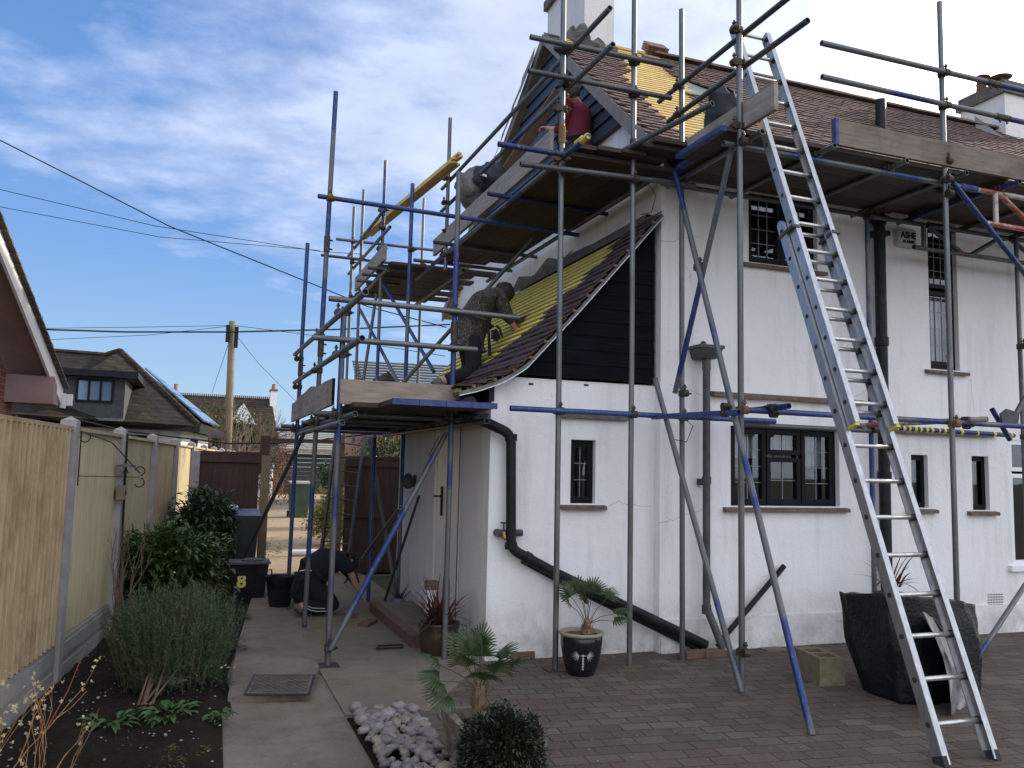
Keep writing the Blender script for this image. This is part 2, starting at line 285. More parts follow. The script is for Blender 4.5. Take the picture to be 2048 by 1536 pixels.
basic('plastic_darkgreen',(0.008,0.020,0.018),(0.014,0.03,0.026),6,0.45)
basic('plastic_bluegrey',(0.10,0.12,0.22),(0.14,0.17,0.28),6,0.5)
basic('number_yellow',(0.70,0.62,0.12),(0.76,0.68,0.18),10,0.6,0,0)
basic('polythene',(0.007,0.008,0.011),(0.013,0.015,0.019),5,0.36,0,0.8,0.025,spec=0.28)
basic('polythene_grey',(0.12,0.12,0.125),(0.20,0.20,0.205),6,0.32,0,0.6,0.02)
basic('card_yellow',(0.24,0.17,0.08),(0.32,0.24,0.12),6,0.9)
basic('pvc_white',(0.75,0.75,0.80),(0.80,0.80,0.84),6,0.35,0,0)
basic('brass',(0.45,0.26,0.09),(0.55,0.34,0.13),20,0.4,0.8)
basic('alarm_white',(0.45,0.46,0.48),(0.52,0.53,0.54),6,0.5,0,0.05)
basic('soffit_pink',(0.24,0.165,0.145),(0.30,0.21,0.19),3,0.8,0,0.2)
basic('fascia_white',(0.62,0.60,0.58),(0.72,0.70,0.68),6,0.6,0,0.15)
basic('telegraph_wood',(0.14,0.11,0.065),(0.21,0.165,0.11),5,0.9,0,0.5,0.01,(6,6,0.6))
basic('cable_black',(0.006,0.007,0.010),(0.012,0.013,0.016),9,0.7,0,0)
basic('garage_cladding',(0.19,0.17,0.13),(0.25,0.225,0.175),5,0.8,0,0.3)
basic('garage_door',(0.020,0.026,0.030),(0.035,0.042,0.046),6,0.5,0,0.2)
basic('dark_slate_clad',(0.030,0.032,0.036),(0.05,0.052,0.058),6,0.8,0,0.3)
basic('blackboard_house',(0.02,0.021,0.024),(0.03,0.031,0.034),6,0.8)
basic('bark',(0.16,0.115,0.08),(0.26,0.195,0.14),9,0.9,0,0.6,0.01)
basic('twig',(0.11,0.065,0.045),(0.17,0.11,0.075),12,0.85,0,0.2)
basic('twig_red',(0.22,0.05,0.03),(0.32,0.10,0.05),12,0.7,0,0.2)
basic('twig_gold',(0.34,0.18,0.08),(0.44,0.26,0.12),12,0.7,0,0.2)
basic('palm_trunk',(0.14,0.09,0.05),(0.24,0.165,0.095),14,0.95,0,0.9,0.015)
def mk_leaf(name,c1,c2,c3,rough=0.45,tr=0.25,s=25):
    m,t,b=newmat(name); v=coords(t,1,'World')
    col=mixc(t,ramp(t,noi(t,v,s,3,0.6),[(0.35,0.0),(0.65,1.0)]),c1,c2); col=mixc(t,ramp(t,noi(t,v,s*0.25,4,0.6),[(0.5,0.0),(0.7,1.0)]),col,c3)
    t.links.new(col,b.inputs['Base Color']); b.inputs['Roughness'].default_value=rough
    ts=t.nodes.new('ShaderNodeBsdfTranslucent'); t.links.new(col,ts.inputs[0]); mx=t.nodes.new('ShaderNodeMixShader'); mx.inputs[0].default_value=tr
    o=[n for n in t.nodes if n.type=='OUTPUT_MATERIAL'][0]; t.links.new(b.outputs[0],mx.inputs[1]); t.links.new(ts.outputs[0],mx.inputs[2]); t.links.new(mx.outputs[0],o.inputs[0])
mk_leaf('leaf_laurel',(0.035,0.080,0.022),(0.068,0.125,0.034),(0.15,0.18,0.04),0.30)
mk_leaf('leaf_dark',(0.022,0.052,0.020),(0.042,0.082,0.030),(0.065,0.10,0.03),0.32)
mk_leaf('leaf_bush',(0.018,0.030,0.014),(0.034,0.050,0.022),(0.05,0.055,0.035),0.34)
mk_leaf('leaf_palm',(0.028,0.058,0.020),(0.055,0.088,0.028),(0.12,0.115,0.035),0.5)
mk_leaf('leaf_rosemary',(0.042,0.080,0.034),(0.070,0.115,0.048),(0.095,0.110,0.045),0.65)
mk_leaf('leaf_weed',(0.05,0.12,0.035),(0.08,0.16,0.05),(0.07,0.10,0.04),0.5)
mk_leaf('leaf_variegated',(0.12,0.14,0.025),(0.26,0.25,0.05),(0.05,0.09,0.02),0.5)
mk_leaf('leaf_bronze',(0.10,0.035,0.03),(0.16,0.065,0.05),(0.06,0.035,0.03),0.5)
mk_leaf('leaf_hedge',(0.045,0.085,0.025),(0.08,0.13,0.035),(0.03,0.05,0.02),0.6,0.2,6)
mk_leaf('petal',(0.65,0.55,0.30),(0.75,0.68,0.45),(0.6,0.5,0.3),0.6)
mk_leaf('moss',(0.10,0.11,0.03),(0.15,0.14,0.045),(0.06,0.07,0.02),0.9,0.1)
basic('skin',(0.42,0.22,0.16),(0.48,0.26,0.19),20,0.6,0,0.1,0.002)
basic('hair_dark',(0.012,0.010,0.009),(0.022,0.018,0.015),60,0.7,0,0.5,0.004)
basic('cloth_red',(0.085,0.006,0.016),(0.12,0.010,0.024),5,0.9,0,0.4,0.01)
basic('cloth_navy',(0.010,0.012,0.018),(0.018,0.020,0.028),5,0.95,0,0.4,0.01)
basic('cloth_black',(0.006,0.007,0.012),(0.010,0.012,0.018),5,0.95,0,0.4,0.01)
basic('cloth_stripe',(0.55,0.55,0.58),(0.6,0.6,0.62),5,0.8,0,0)
basic('boot_grey',(0.06,0.06,0.055),(0.13,0.13,0.115),14,0.9,0,0.3)
m,t,b=newmat('cloth_camo'); v=coords(t,1,'World')
f1=ramp(t,noi(t,v,13,4,0.7,1.8),[(0.48,0.0),(0.54,1.0)]); f2=ramp(t,noi(t,v,24,3,0.7,2.5),[(0.57,0.0),(0.60,1.0)])
t.links.new(mixc(t,f2,mixc(t,f1,(0.026,0.024,0.020),(0.05,0.045,0.037)),(0.17,0.155,0.125)),b.inputs['Base Color']); b.inputs['Roughness'].default_value=0.95; bump(t,b,noi(t,v,12,4),0.6,0.02)
basic('canvas_grey',(0.10,0.10,0.105),(0.20,0.195,0.19),7,0.9,0,0.6,0.02)
basic('bag_dark',(0.016,0.020,0.028),(0.03,0.036,0.046),7,0.7,0,0.7,0.02)
basic('tape_yellow',(0.62,0.50,0.05),(0.70,0.58,0.08),8,0.5,0,0)
for i,(a,b_) in enumerate((((0.165,0.152,0.152),(0.225,0.208,0.207)),((0.19,0.160,0.156),(0.26,0.222,0.215)),((0.12,0.115,0.12),(0.18,0.175,0.18)),((0.18,0.150,0.125),(0.24,0.205,0.17)),((0.15,0.122,0.124),(0.21,0.175,0.178)))):
    basic('cobble_%d'%i,a,b_,16,0.55,0,0.2,0.002,kind='Object',vary=0.25)

# ---------------------------------------------------------------- mesh helpers
class MB:
    def __init__(s): s.v=[]; s.f=[]; s.m=[]; s.cm=0
    def add(s,vs,fs):
        o=len(s.v); s.v+=[Vector(p) for p in vs]
        for f in fs: s.f.append([i+o for i in f]); s.m.append(s.cm)
        return s
    def box(s,a,b):
        x0,y0,z0=(min(a[i],b[i]) for i in range(3)); x1,y1,z1=(max(a[i],b[i]) for i in range(3))
        return s.add([(x0,y0,z0),(x1,y0,z0),(x1,y1,z0),(x0,y1,z0),(x0,y0,z1),(x1,y0,z1),(x1,y1,z1),(x0,y1,z1)],
                     [(0,3,2,1),(4,5,6,7),(0,1,5,4),(1,2,6,5),(2,3,7,6),(3,0,4,7)])
    def beam(s,p0,p1,wd,ht,up=(0,0,1)):
        p0=Vector(p0); p1=Vector(p1); d=(p1-p0).normalized(); r=d.cross(Vector(up))
        if r.length<1e-4: r=d.cross(Vector((0,1,0)))
        r.normalize(); u=r.cross(d); r=r*(wd/2); u=u*(ht/2)
        vs=[p-r*a+u*b for p in (p0,p1) for a,b in ((1,-1),(-1,-1),(-1,1),(1,1))]
        return s.add(vs,[(0,1,2,3),(7,6,5,4),(0,4,5,1),(1,5,6,2),(2,6,7,3),(3,7,4,0)])
    def tube(s,p0,p1,r0,r1=None,n=10,hollow=False,caps=True):
        r1=r0 if r1 is None else r1; p0=Vector(p0); p1=Vector(p1); d=(p1-p0).normalized()
        a=d.cross(Vector((0,0,1)))
        if a.length<1e-3: a=d.cross(Vector((1,0,0)))
        a.normalize(); b=d.cross(a)
        def ring(p,r): return [p+(a*math.cos(2*math.pi*i/n)+b*math.sin(2*math.pi*i/n))*r for i in range(n)]
        if hollow:
            k=min(0.06,(p1-p0).length*0.2)
            rs=[ring(p0+d*k,r0*.80),ring(p0,r0*.80),ring(p0,r0),ring(p1,r1),ring(p1,r1*.80),ring(p1-d*k,r1*.80)]
        else: rs=[ring(p0,r0),ring(p1,r1)]
        vs=[p for q in rs for p in q]; fs=[]
        for k in range(len(rs)-1):
            for i in range(n):
                j=(i+1)%n; fs.append((k*n+i,k*n+j,(k+1)*n+j,(k+1)*n+i))
        if caps or hollow:
            fs.append(tuple(range(n))[::-1]); q=(len(rs)-1)*n; fs.append(tuple(q+i for i in range(n)))
        return s.add(vs,fs)
    def path(s,pts,r,n=6,r1=None):
        pts=[Vector(p) for p in pts]; m=len(pts); r1=r if r1 is None else r1; rings=[]; pa=None
        for i,p in enumerate(pts):
            d=(pts[min(i+1,m-1)]-pts[max(i-1,0)]).normalized()
            if pa is None:
                pa=d.cross(Vector((0,0,1))); 
                if pa.length<1e-3: pa=Vector((1,0,0))
            a=(pa-d*pa.dot(d)).normalized(); pa=a; b=d.cross(a); rr=r+(r1-r)*i/max(1,m-1)
            rings+=[p+(a*math.cos(2*math.pi*k/n)+b*math.sin(2*math.pi*k/n))*rr for k in range(n)]
        fs=[(i*n+k,i*n+(k+1)%n,(i+1)*n+(k+1)%n,(i+1)*n+k) for i in range(m-1) for k in range(n)]
        fs.append(tuple(range(n))[::-1]); fs.append(tuple((m-1)*n+k for k in range(n)))
        return s.add(rings,fs)
    def lathe(s,c,prof,n=24,ax=None,jit=0):
        c=Vector(c); vs=[]
        for r,z in prof:
            for i in range(n):
                a=2*math.pi*i/n; vs.append(c+Vector((r*math.cos(a),r*math.sin(a),z)))
        m=len(prof); fs=[(k*n+i,k*n+(i+1)%n,(k+1)*n+(i+1)%n,(k+1)*n+i) for k in range(m-1) for i in range(n)]
        if prof[0][0]>0: fs.append(tuple(range(n))[::-1])
        if prof[-1][0]>0: fs.append(tuple((m-1)*n+i for i in range(n)))
        return s.add(vs,fs)
    def prism(s,poly,off):
        n=len(poly); off=Vector(off); a=[Vector(p) for p in poly]; b=[p+off for p in a]
        return s.add(a+b,[tuple(range(n))[::-1],tuple(range(n,2*n))]+[(i,(i+1)%n,n+(i+1)%n,n+i) for i in range(n)])
    def quad(s,*p): return s.add(p,[tuple(range(len(p)))])
    def ell(s,c,r,nu=10,nv=7,rot=None,amp=0,seed=0):
        c=Vector(c); vs=[]; fs=[]
        for j in range(nv+1):
            ph=math.pi*j/nv
            for i in range(nu):
                a=2*math.pi*i/nu; p=Vector((r[0]*math.sin(ph)*math.cos(a),r[1]*math.sin(ph)*math.sin(a),r[2]*math.cos(ph)))
                if amp: p*=1+amp*noise.noise(p*3.0/max(r)+Vector((seed,seed*2.3,0)))
                if rot is not None: p=rot@p
                vs.append(c+p)
        for j in range(nv):
            for i in range(nu): k=(i+1)%nu; fs.append((j*nu+i,(j+1)*nu+i,(j+1)*nu+k,j*nu+k))
        return s.add(vs,fs)
WL={}
def build(name,mb,mat,parent=None,label=None,smooth=False,kind=None):
    me=bpy.data.meshes.new(name)
    lo=[min(p[i] for p in mb.v) for i in range(3)]; hi=[max(p[i] for p in mb.v) for i in range(3)]
    c=Vector(((lo[0]+hi[0])/2,(lo[1]+hi[1])/2,lo[2] if parent is None else (lo[2]+hi[2])/2))
    me.from_pydata([tuple(p-c) for p in mb.v],[],mb.f)
    mats=mat if isinstance(mat,(list,tuple)) else [mat]
    for q in mats: me.materials.append(MATS[q])
    me.polygons.foreach_set('material_index',mb.m)
    if smooth: me.polygons.foreach_set('use_smooth',[True]*len(me.polygons))
    me.update()
    o=bpy.data.objects.new(name,me); COL.objects.link(o)
    if parent is not None: o.parent=parent; o.location=c-WL[parent.name]
    else: o.location=c
    WL[o.name]=c
    if label: o['label']=label
    if kind: o['kind']=kind
    return o
def tag(o,label=None,cat=None,group=None,kind=None):
    if label: o['label']=label
    if cat: o['category']=cat
    if group: o['group']=group
    if kind: o['kind']=kind
    return o
def thing(name,label,cat,loc=(0,0,0),group=None):
    o=bpy.data.objects.new(name,None); COL.objects.link(o); o.location=loc; o.empty_display_size=0.2; WL[o.name]=Vector(loc)
    return tag(o,label,cat,group)
def smooth_by_angle(o,deg=40):
    me=o.data; 
    for p in me.polygons: p.use_smooth=True
    bm=bmesh.new(); bm.from_mesh(me)
    for e in bm.edges:
        if len(e.link_faces)==2 and e.calc_face_angle(0)>R(deg): e.smooth=False
    bm.to_mesh(me); bm.free(); return o
def recalc(o):
    bm=bmesh.new(); bm.from_mesh(o.data); bmesh.ops.recalc_face_normals(bm,faces=bm.faces); bm.to_mesh(o.data); bm.free(); return o

# ================================================================ GROUND
FD=Vector((0.108,0.994,0)); FB=Vector((-0.91,7.02,0)); FN=Vector((FD.y,-FD.x,0))   # garden fence line
def fpt(t,z=0,off=0): return FB+FD*(t-0)+FN*off+Vector((0,0,z))
def sheet(name,poly,z,mat,kind='structure',thick=0.0):
    mb=MB()
    if thick: mb.prism([(x,y,z-thick) for x,y in poly],(0,0,thick))
    else: mb.quad(*[(x,y,z) for x,y in poly])
    o=build(name,mb,mat,kind=kind); return o
sheet('ground',[(-300,-300),(300,-300),(300,300),(-300,300)],-0.03,'earth')
sheet('block_paving',[(1.53,-4),(24,-4),(24,6.95),(2.38,7.03),(1.62,6.02),(1.53,5.6)],0.0,'block_paving')
sheet('path',[(0.10,-3),(1.56,-3),(1.56,5.7),(2.39,7.0),(2.39,13.2),(0.9,13.2),(0.2,6.3)],0.004,'concrete_path')
sheet('path_slab',[(1.0,5.72),(1.53,5.70),(1.62,6.02),(2.38,7.03),(2.42,13.2),(1.0,13.2)],0.016,'concrete_slab',thick=0.03)
sheet('path_raised',[(0.28,6.24),(0.83,6.20),(0.99,6.95),(1.02,13.2),(0.95,13.2),(0.62,10.0),(0.42,8.0)],0.052,'concrete_path',thick=0.07)
sheet('driveway',[(0.6,13.2),(3.3,13.2),(9.5,48.5),(3.2,48.5)],0.01,'drive')
# soil bed, lumpy
mb=MB(); nu,nv=46,150
for j in range(nv+1):
    y=1.0+12.0*j/nv; xl=(fpt(y-7.02)).x-0.02; xr=0.12+.02*y if y<6 else (0.30 if y<7 else 0.30+0.11*(y-7))
    xr=min(xr,0.98)
    for i in range(nu+1):
        x=xl+(xr-xl)*i/nu; e=min(1,min(i,nu-i)/5.0)
        z=0.012+e*(0.045+0.05*noise.noise(Vector((x*2.2,y*2.2,0)))+0.035*noise.noise(Vector((x*9,y*9,3)))+0.02*noise.noise(Vector((x*27,y*27,8))))
        mb.v.append(Vector((x,y,z)))
for j in range(nv):
    for i in range(nu):
        a=j*(nu+1)+i; mb.f.append([a,a+1,a+nu+2,a+nu+1]); mb.m.append(0)
build('soil_bed',mb,'soil',kind='structure',smooth=True)
# gravelly crumbs scattered on bed and paving
mb=MB()
for i in range(900):
    if i<500: x=random.uniform(-1.0,0.25); y=random.uniform(4,9); z=0.06
    else: x=random.uniform(0.2,7); y=random.choice([random.uniform(4.3,6.9),6.88+random.gauss(0,0.03)]); z=0.006
    if i>=500 and 1.0<x<1.5 and y<5.7: continue
    r=random.uniform(0.003,0.010 if i<500 else 0.007); mb.ell((x,y,z),(r,r*random.uniform(.6,1),r*.6),5,4)
build('stone_chips',mb,'concrete_base',kind='stuff')

# ================================================================ HOUSE
HX0,HX1,HY0,HY1=4.05,15.5,6.92,14.1
RY,RZ=9.7,7.30
EY,EZ=6.72,4.66
SL=math.hypot(RY-EY,RZ-EZ); US=Vector((0,(RY-EY)/SL,(RZ-EZ)/SL)); NS=Vector((0,-US.z,US.y))
house=thing('house','white rendered two storey house being reroofed, wrapped in scaffolding, with a lean-to','house',(4.05,6.92,0))
def wall_y(mb,x0,x1,z0,z1,Y,holes,dep):
    xs=sorted({x0,x1,*[h[0] for h in holes],*[h[1] for h in holes]}); zs=sorted({z0,z1,*[h[2] for h in holes],*[h[3] for h in holes]})
    for a,b in zip(xs,xs[1:]):
        for c,d in zip(zs,zs[1:]):
            if any(h[0]-1e-6<=a and b<=h[1]+1e-6 and h[2]-1e-6<=c and d<=h[3]+1e-6 for h in holes): continue
            mb.quad((a,Y,c),(b,Y,c),(b,Y,d),(a,Y,d))
    for a,b,c,d in holes:
        mb.quad((a,Y,c),(a,Y+dep,c),(a,Y+dep,d),(a,Y,d)); mb.quad((b,Y,c),(b,Y,d),(b,Y+dep,d),(b,Y+dep,c))
        mb.quad((a,Y,c),(b,Y,c),(b,Y+dep,c),(a,Y+dep,c)); mb.quad((a,Y,d),(a,Y+dep,d),(b,Y+dep,d),(b,Y,d))
HOL=[(4.83,6.14,1.345,2.12),(5.05,5.90,3.77,4.50),(7.40,7.82,2.84,4.50),(7.09,7.32,1.34,1.90),(7.95,8.20,1.32,1.91),(8.52,9.6,0.72,2.10)]
mb=MB(); wall_y(mb,HX0,HX1,-0.05,4.80,HY0,HOL,0.10)
gab=[(HY0,-0.05),(HY1,-0.05),(HY1,4.42),(RY,RZ-0.10),(HY0,4.72)]
mb.add([(HX0,y,z) for y,z in gab],[(4,3,2,1,0)])
mb.quad((HX0,HY1,-0.05),(HX1,HY1,-0.05),(HX1,HY1,4.42),(HX0,HY1,4.42))
mb.quad((HX1,HY0,-0.05),(HX1,HY1,-0.05),(HX1,HY1,4.4),(HX1,RY,RZ-0.1),(HX1,HY0,4.72))
mb.box((HX0+0.01,HY0-0.022,-0.05),(HX1,HY0-0.001,0.30))       # plinth
build('wall',mb,'render_wall',house)
# no wing is built on the right; the house itself shades the drive
# room behind the windows
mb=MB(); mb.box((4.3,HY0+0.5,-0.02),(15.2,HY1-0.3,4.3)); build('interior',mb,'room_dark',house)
# roof deck + tiles
def rp(x,s,h=0.0): return Vector((x,EY,EZ))+US*s+NS*h
mb=MB(); X0,X1=3.93,HX1+0.1
mb.prism([rp(X0,0,0),rp(X0,SL,0),rp(X0,SL,-0.09),rp(X0,0,-0.09)],(X1-X0,0,0))
rear=Vector((0,HY1+0.15,4.35)); top=Vector((0,RY,RZ)); 
mb.prism([(X0,top.y,top.z),(X0,rear.y,rear.z),(X0,rear.y,rear.z-.09),(X0,top.y,top.z-.09)],(X1-X0,0,0))
build('roof_deck',mb,'membrane',house)
Ppl=rp(0,0)
def main_roof(x,y): q=gpl(x,y,Ppl,NS); return (q.x,(q-Ppl).dot(US))
zone=[main_roof(*p) for p in [(1229,96),(1300,112),(1310,122),(1335,148),(1357,165),(1372,188),(1400,212),(1416,228),(1430,262),(1400,285),(1357,276),(1330,246),(1292,212),(1280,190),(1252,170),(1240,150),(1258,138),(1247,126),(1228,113)]]
zone2=[main_roof(*p) for p in [(1352,158),(1372,190),(1440,206),(1440,190)]]
zone3=[main_roof(*p) for p in [(1098,68),(1140,78),(1150,96),(1128,92)]]
def inside(pt,poly):
    x,y=pt; c=False; j=len(poly)-1
    for i in range(len(poly)):
        if (poly[i][1]>y)!=(poly[j][1]>y) and x<(poly[j][0]-poly[i][0])*(y-poly[i][1])/(poly[j][1]-poly[i][1])+poly[i][0]: c=not c
        j=i
    return c
tb=MB(); bb=MB(); bb3=MB(); G=0.10; NC=int(SL/G)
for k in range(NC):
    s=k*G; off=(k%2)*0.0825
    x=X0-0.02+off
    while x<13.6:
        c=(x+0.08,s+0.05)
        if not(inside(c,zone) or inside(c,zone2) or inside(c,zone3)):
            j=random.uniform(-0.004,0.004); h=0.052+random.uniform(0,0.008); w_=0.160
            a,b=x,x+w_
            t_=0.022
            tb.add([rp(a,s+j,h),rp(b,s+j,h+random.uniform(-.002,.002)),rp(b,s+0.16,h-0.022),rp(a,s+0.16,h-0.022),
                    rp(a,s+j,h-t_),rp(b,s+j,h-t_),rp(b,s+0.16,h-0.022-t_),rp(a,s+0.16,h-0.022-t_)],[(0,1,2,3),(0,4,5,1),(1,5,6,2),(3,7,4,0),(7,6,5,4)])
        x+=0.165
    # battens run behind the missing tiles
    for z_,bb_ in ((zone,bb),(zone3,bb3)):
        xs=[q for q in [i*0.05 for i in range(78,200)] if inside((q,s+0.05),z_)]
        if xs: bb_.prism([rp(min(xs)-0.05,s+0.028,0.002),rp(min(xs)-0.05,s+0.028,0.030),rp(min(xs)-0.05,s+0.086,0.030),rp(min(xs)-0.05,s+0.086,0.002)],(max(xs)-min(xs)+0.16,0,0))
build('roof_tiles',tb,'clay_tile',house,'weathered brown clay tiles with a bare patch')
build('roof_battens',bb,'yellow_batten',house)
if bb3.v: build('roof_battens',bb3,'yellow_batten',house)
mb=MB(); mb.quad(*[rp(x,s,0.012) for x,s in zone2]); build('roof_membrane',mb,'membrane_teal',house)
# ridge tiles
mb=MB(); x=5.5
while x<13.5:
    L_=0.30; prof=[Vector((0,RY+0.13*math.cos(a),RZ+0.015+0.075*math.sin(a))) for a in [math.pi*i/6 for i in range(7)]]
    mb.prism([p+Vector((x,0,random.uniform(0,.006))) for p in prof],(L_-0.008,0,0)); x+=L_
build('ridge_tiles',mb,'clay_tile',house)
mb=MB(); mb.prism([(4.6,RY-.03,RZ+.02),(4.6,RY+.03,RZ+.02),(4.6,RY+.03,RZ+.05),(4.6,RY-.03,RZ+.05)],(.9,0,0)); build('ridge_board',mb,'yellow_batten',house)
# bargeboards
mb=MB(); a=rp(3.90,-0.02,0.03); b=rp(3.90,SL,0.03)
mb.add([a,b,b+Vector((0,0,-0.17)),a+Vector((0,0,-0.17)),a+Vector((.035,0,0)),b+Vector((.035,0,0)),b+Vector((.035,0,-.17)),a+Vector((.035,0,-.17))],[(0,1,2,3),(7,6,5,4),(0,4,5,1),(1,5,6,2),(2,6,7,3),(3,7,4,0)])
a=Vector((3.90,rear.y,rear.z+.04)); b=Vector((3.90,RY+.03,RZ+.02))
mb.add([b,a,a+Vector((0,0,-0.16)),b+Vector((0,0,-0.16)),b+Vector((.035,0,0)),a+Vector((.035,0,0)),a+Vector((.035,0,-.16)),b+Vector((.035,0,-.16))],[(0,1,2,3),(7,6,5,4),(0,4,5,1),(1,5,6,2),(2,6,7,3),(3,7,4,0)])
build('bargeboard',mb,'bargeboard_grey',house)
# torn felt strips hanging on the rear verge
mb=MB()
for i in range(9):
    t_=0.04+i*0.085; p=b.lerp(a,t_)+Vector((-0.03,0,0.02)); q=b.lerp(a,t_+0.09)+Vector((-0.05,0,0.03)); dz=Vector((random.uniform(-.06,0),0.02,-random.uniform(.10,.22)))
    mb.prism([p,q,q+dz,p+dz*random.uniform(.5,1)],(0.006,0,0))
build('torn_felt',mb,'bargeboard_grey',house,'pale torn felt hanging off the rear verge')
# gable cladding boards
mb=MB(); z=5.33; bh=0.165
def gy_front(z): return EY+(z+0.12-EZ)/(RZ-EZ)*(RY-EY)
def gy_rear(z): return RY+(RZ-0.12-z)/(RZ-4.35)*(rear.y-RY)
while z<RZ-0.25:
    z2=min(z+bh,RZ-0.2); y0,y1=gy_front(z),gy_rear(z); y0b,y1b=gy_front(z2),gy_rear(z2)
    mb.add([(3.985,y0,z),(3.985,y1,z),(4.012,y1b,z2),(4.012,y0b,z2),(4.045,y0,z),(4.045,y1,z),(4.045,y1b,z2),(4.045,y0b,z2)],[(0,1,2,3)[::-1],(0,4,5,1)[::-1],(0,3,7,4)[::-1],(1,5,6,2)[::-1],(3,2,6,7)[::-1]]); z+=bh
build('gable_cladding',mb,'cladding_blue',house,'blue-grey boards cladding the gable')
# eaves fascia and gutter
mb=MB(); mb.box((HX0-0.1,EY-0.02,EZ-0.16),(HX1,EY+0.01,EZ-0.01)); mb.box((HX0-0.1,EY+0.012,EZ-0.14),(HX1,HY0-0.002,EZ-0.12)); build('fascia',mb,'black_paint',house)
mb=MB(); pr=[(EY-0.08+0.055*math.cos(a),EZ-0.03+0.055*math.sin(a)) for a in [math.pi+math.pi*i/8 for i in range(9)]]
mb.prism([(4.0,y,z) for y,z in pr]+[(4.0,y,z+.0) for y,z in [(EY-0.03,EZ-0.03),(EY-0.035,EZ-0.03)]],(11,0,0)); mb.tube((3.98,EY-.08,EZ-.04),(4.06,EY-.08,EZ-.04),.06)
build('gutter',mb,'black_plastic',house)
# chimneys
def chimney(x0,x1,y0,y1,zt,cap=True,label=None,pots=()):
    mb=MB(); mb.box((x0,y0,5.9),(x1,y1,zt)); c=build('chimney',mb,'chimney_render',house,label)
    mb=MB(); mb.box((x0-.05,y0-.05,zt+.001),(x1+.05,y1+.05,zt+.14)); mb.box((x0-.02,y0-.02,zt+.141),(x1+.02,y1+.02,zt+.22)); build('chimney_cap',mb,'mortar',c)
    for (cx,cy,h,r) in pots:
        mb=MB(); z=zt+.22; mb.lathe((cx,cy,z),[(r*1.1,0),(r,.05),(r*.85,h),(r*.95,h+.03),(r*.9,h+.04)],14)
        for a in (0,2.1,4.2): mb.box((cx+r*.6*math.cos(a)-.012,cy+r*.6*math.sin(a)-.012,z+h),(cx+r*.6*math.cos(a)+.012,cy+r*.6*math.sin(a)+.012,z+h+.14))
        mb.lathe((cx,cy,z+h+.13),[(r*1.3,0),(r*1.55,.015),(r*1.1,.04),(0,.05)],16); build('chimney_pot',mb,'brick_dull',c,smooth=False)
    return c
cc=gpl(1168,92,Ppl,NS); xl=cc.x; yf=cc.y
yb=gx(1095,60,xl).y; xr=gy(1228,60,yf).x
print('CHIMNEY',xl,xr,yf,yb,'zt',gx(1092,12,xl))
ch=chimney(xl,xr,yf,yb,gx(1092,14,xl).z-0.10,label='tall white rendered chimney rising out of the gable')
mb=MB(); mb.ell((xl-.06,yf+.25,RZ-.02),(.16,.42,.22),14,8,amp=.6,seed=3); mb.ell((xl+.1,yf-.05,RZ-.22),(.22,.12,.20),12,7,amp=.7,seed=5); build('flaunching',mb,'mortar',house,'broken grey mortar round the chimney foot')
q=gy(1205,96,yf-.06); mb=MB()
for i in range(3):
    for k in range(2): mb.box((q.x-.22+i*.15,yf-.09,q.z-.10+k*.075),(q.x-.09+i*.15,yf-.005,q.z-.035+k*.075))
build('exposed_brick',mb,'brick_dull',house)
c2=gpl(2012,278,Ppl,NS); yb2=gx(1921,250,c2.x).y
print('CH2',c2,yb2)
zt2=gx(2010,182,c2.x).z; zt2=(CAM+ray(2010,182)*((c2.x)/ray(2010,182).x)).z
chimney(c2.x,c2.x+0.75,c2.y,yb2,zt2-.02,label='white stained chimney with two mushroom pots further along the ridge',pots=((c2.x+.25,yb2-.22,.20,.09),(c2.x+.35,c2.y+.35,.10,.12)))
mb=MB(); pA=gpl(1960,245,Ppl+NS*.08,NS); mb.add([gpl(1952,256,Ppl+NS*.05,NS),gpl(2010,277,Ppl+NS*.05,NS),pA+Vector((0,.1,.16))],[(0,1,2)]); build('chimney_saddle',mb,'lead_flashing',house)
# vent pipe through the tiles
v0=gpl(1762,262,Ppl,NS); vt=gy(1760,200,v0.y); mb=MB(); mb.tube(v0-Vector((0,0,.3)),(v0.x,v0.y,vt.z),.068,n=18,hollow=True); o=build('vent_pipe',mb,'black_plastic',house); smooth_by_angle(o)

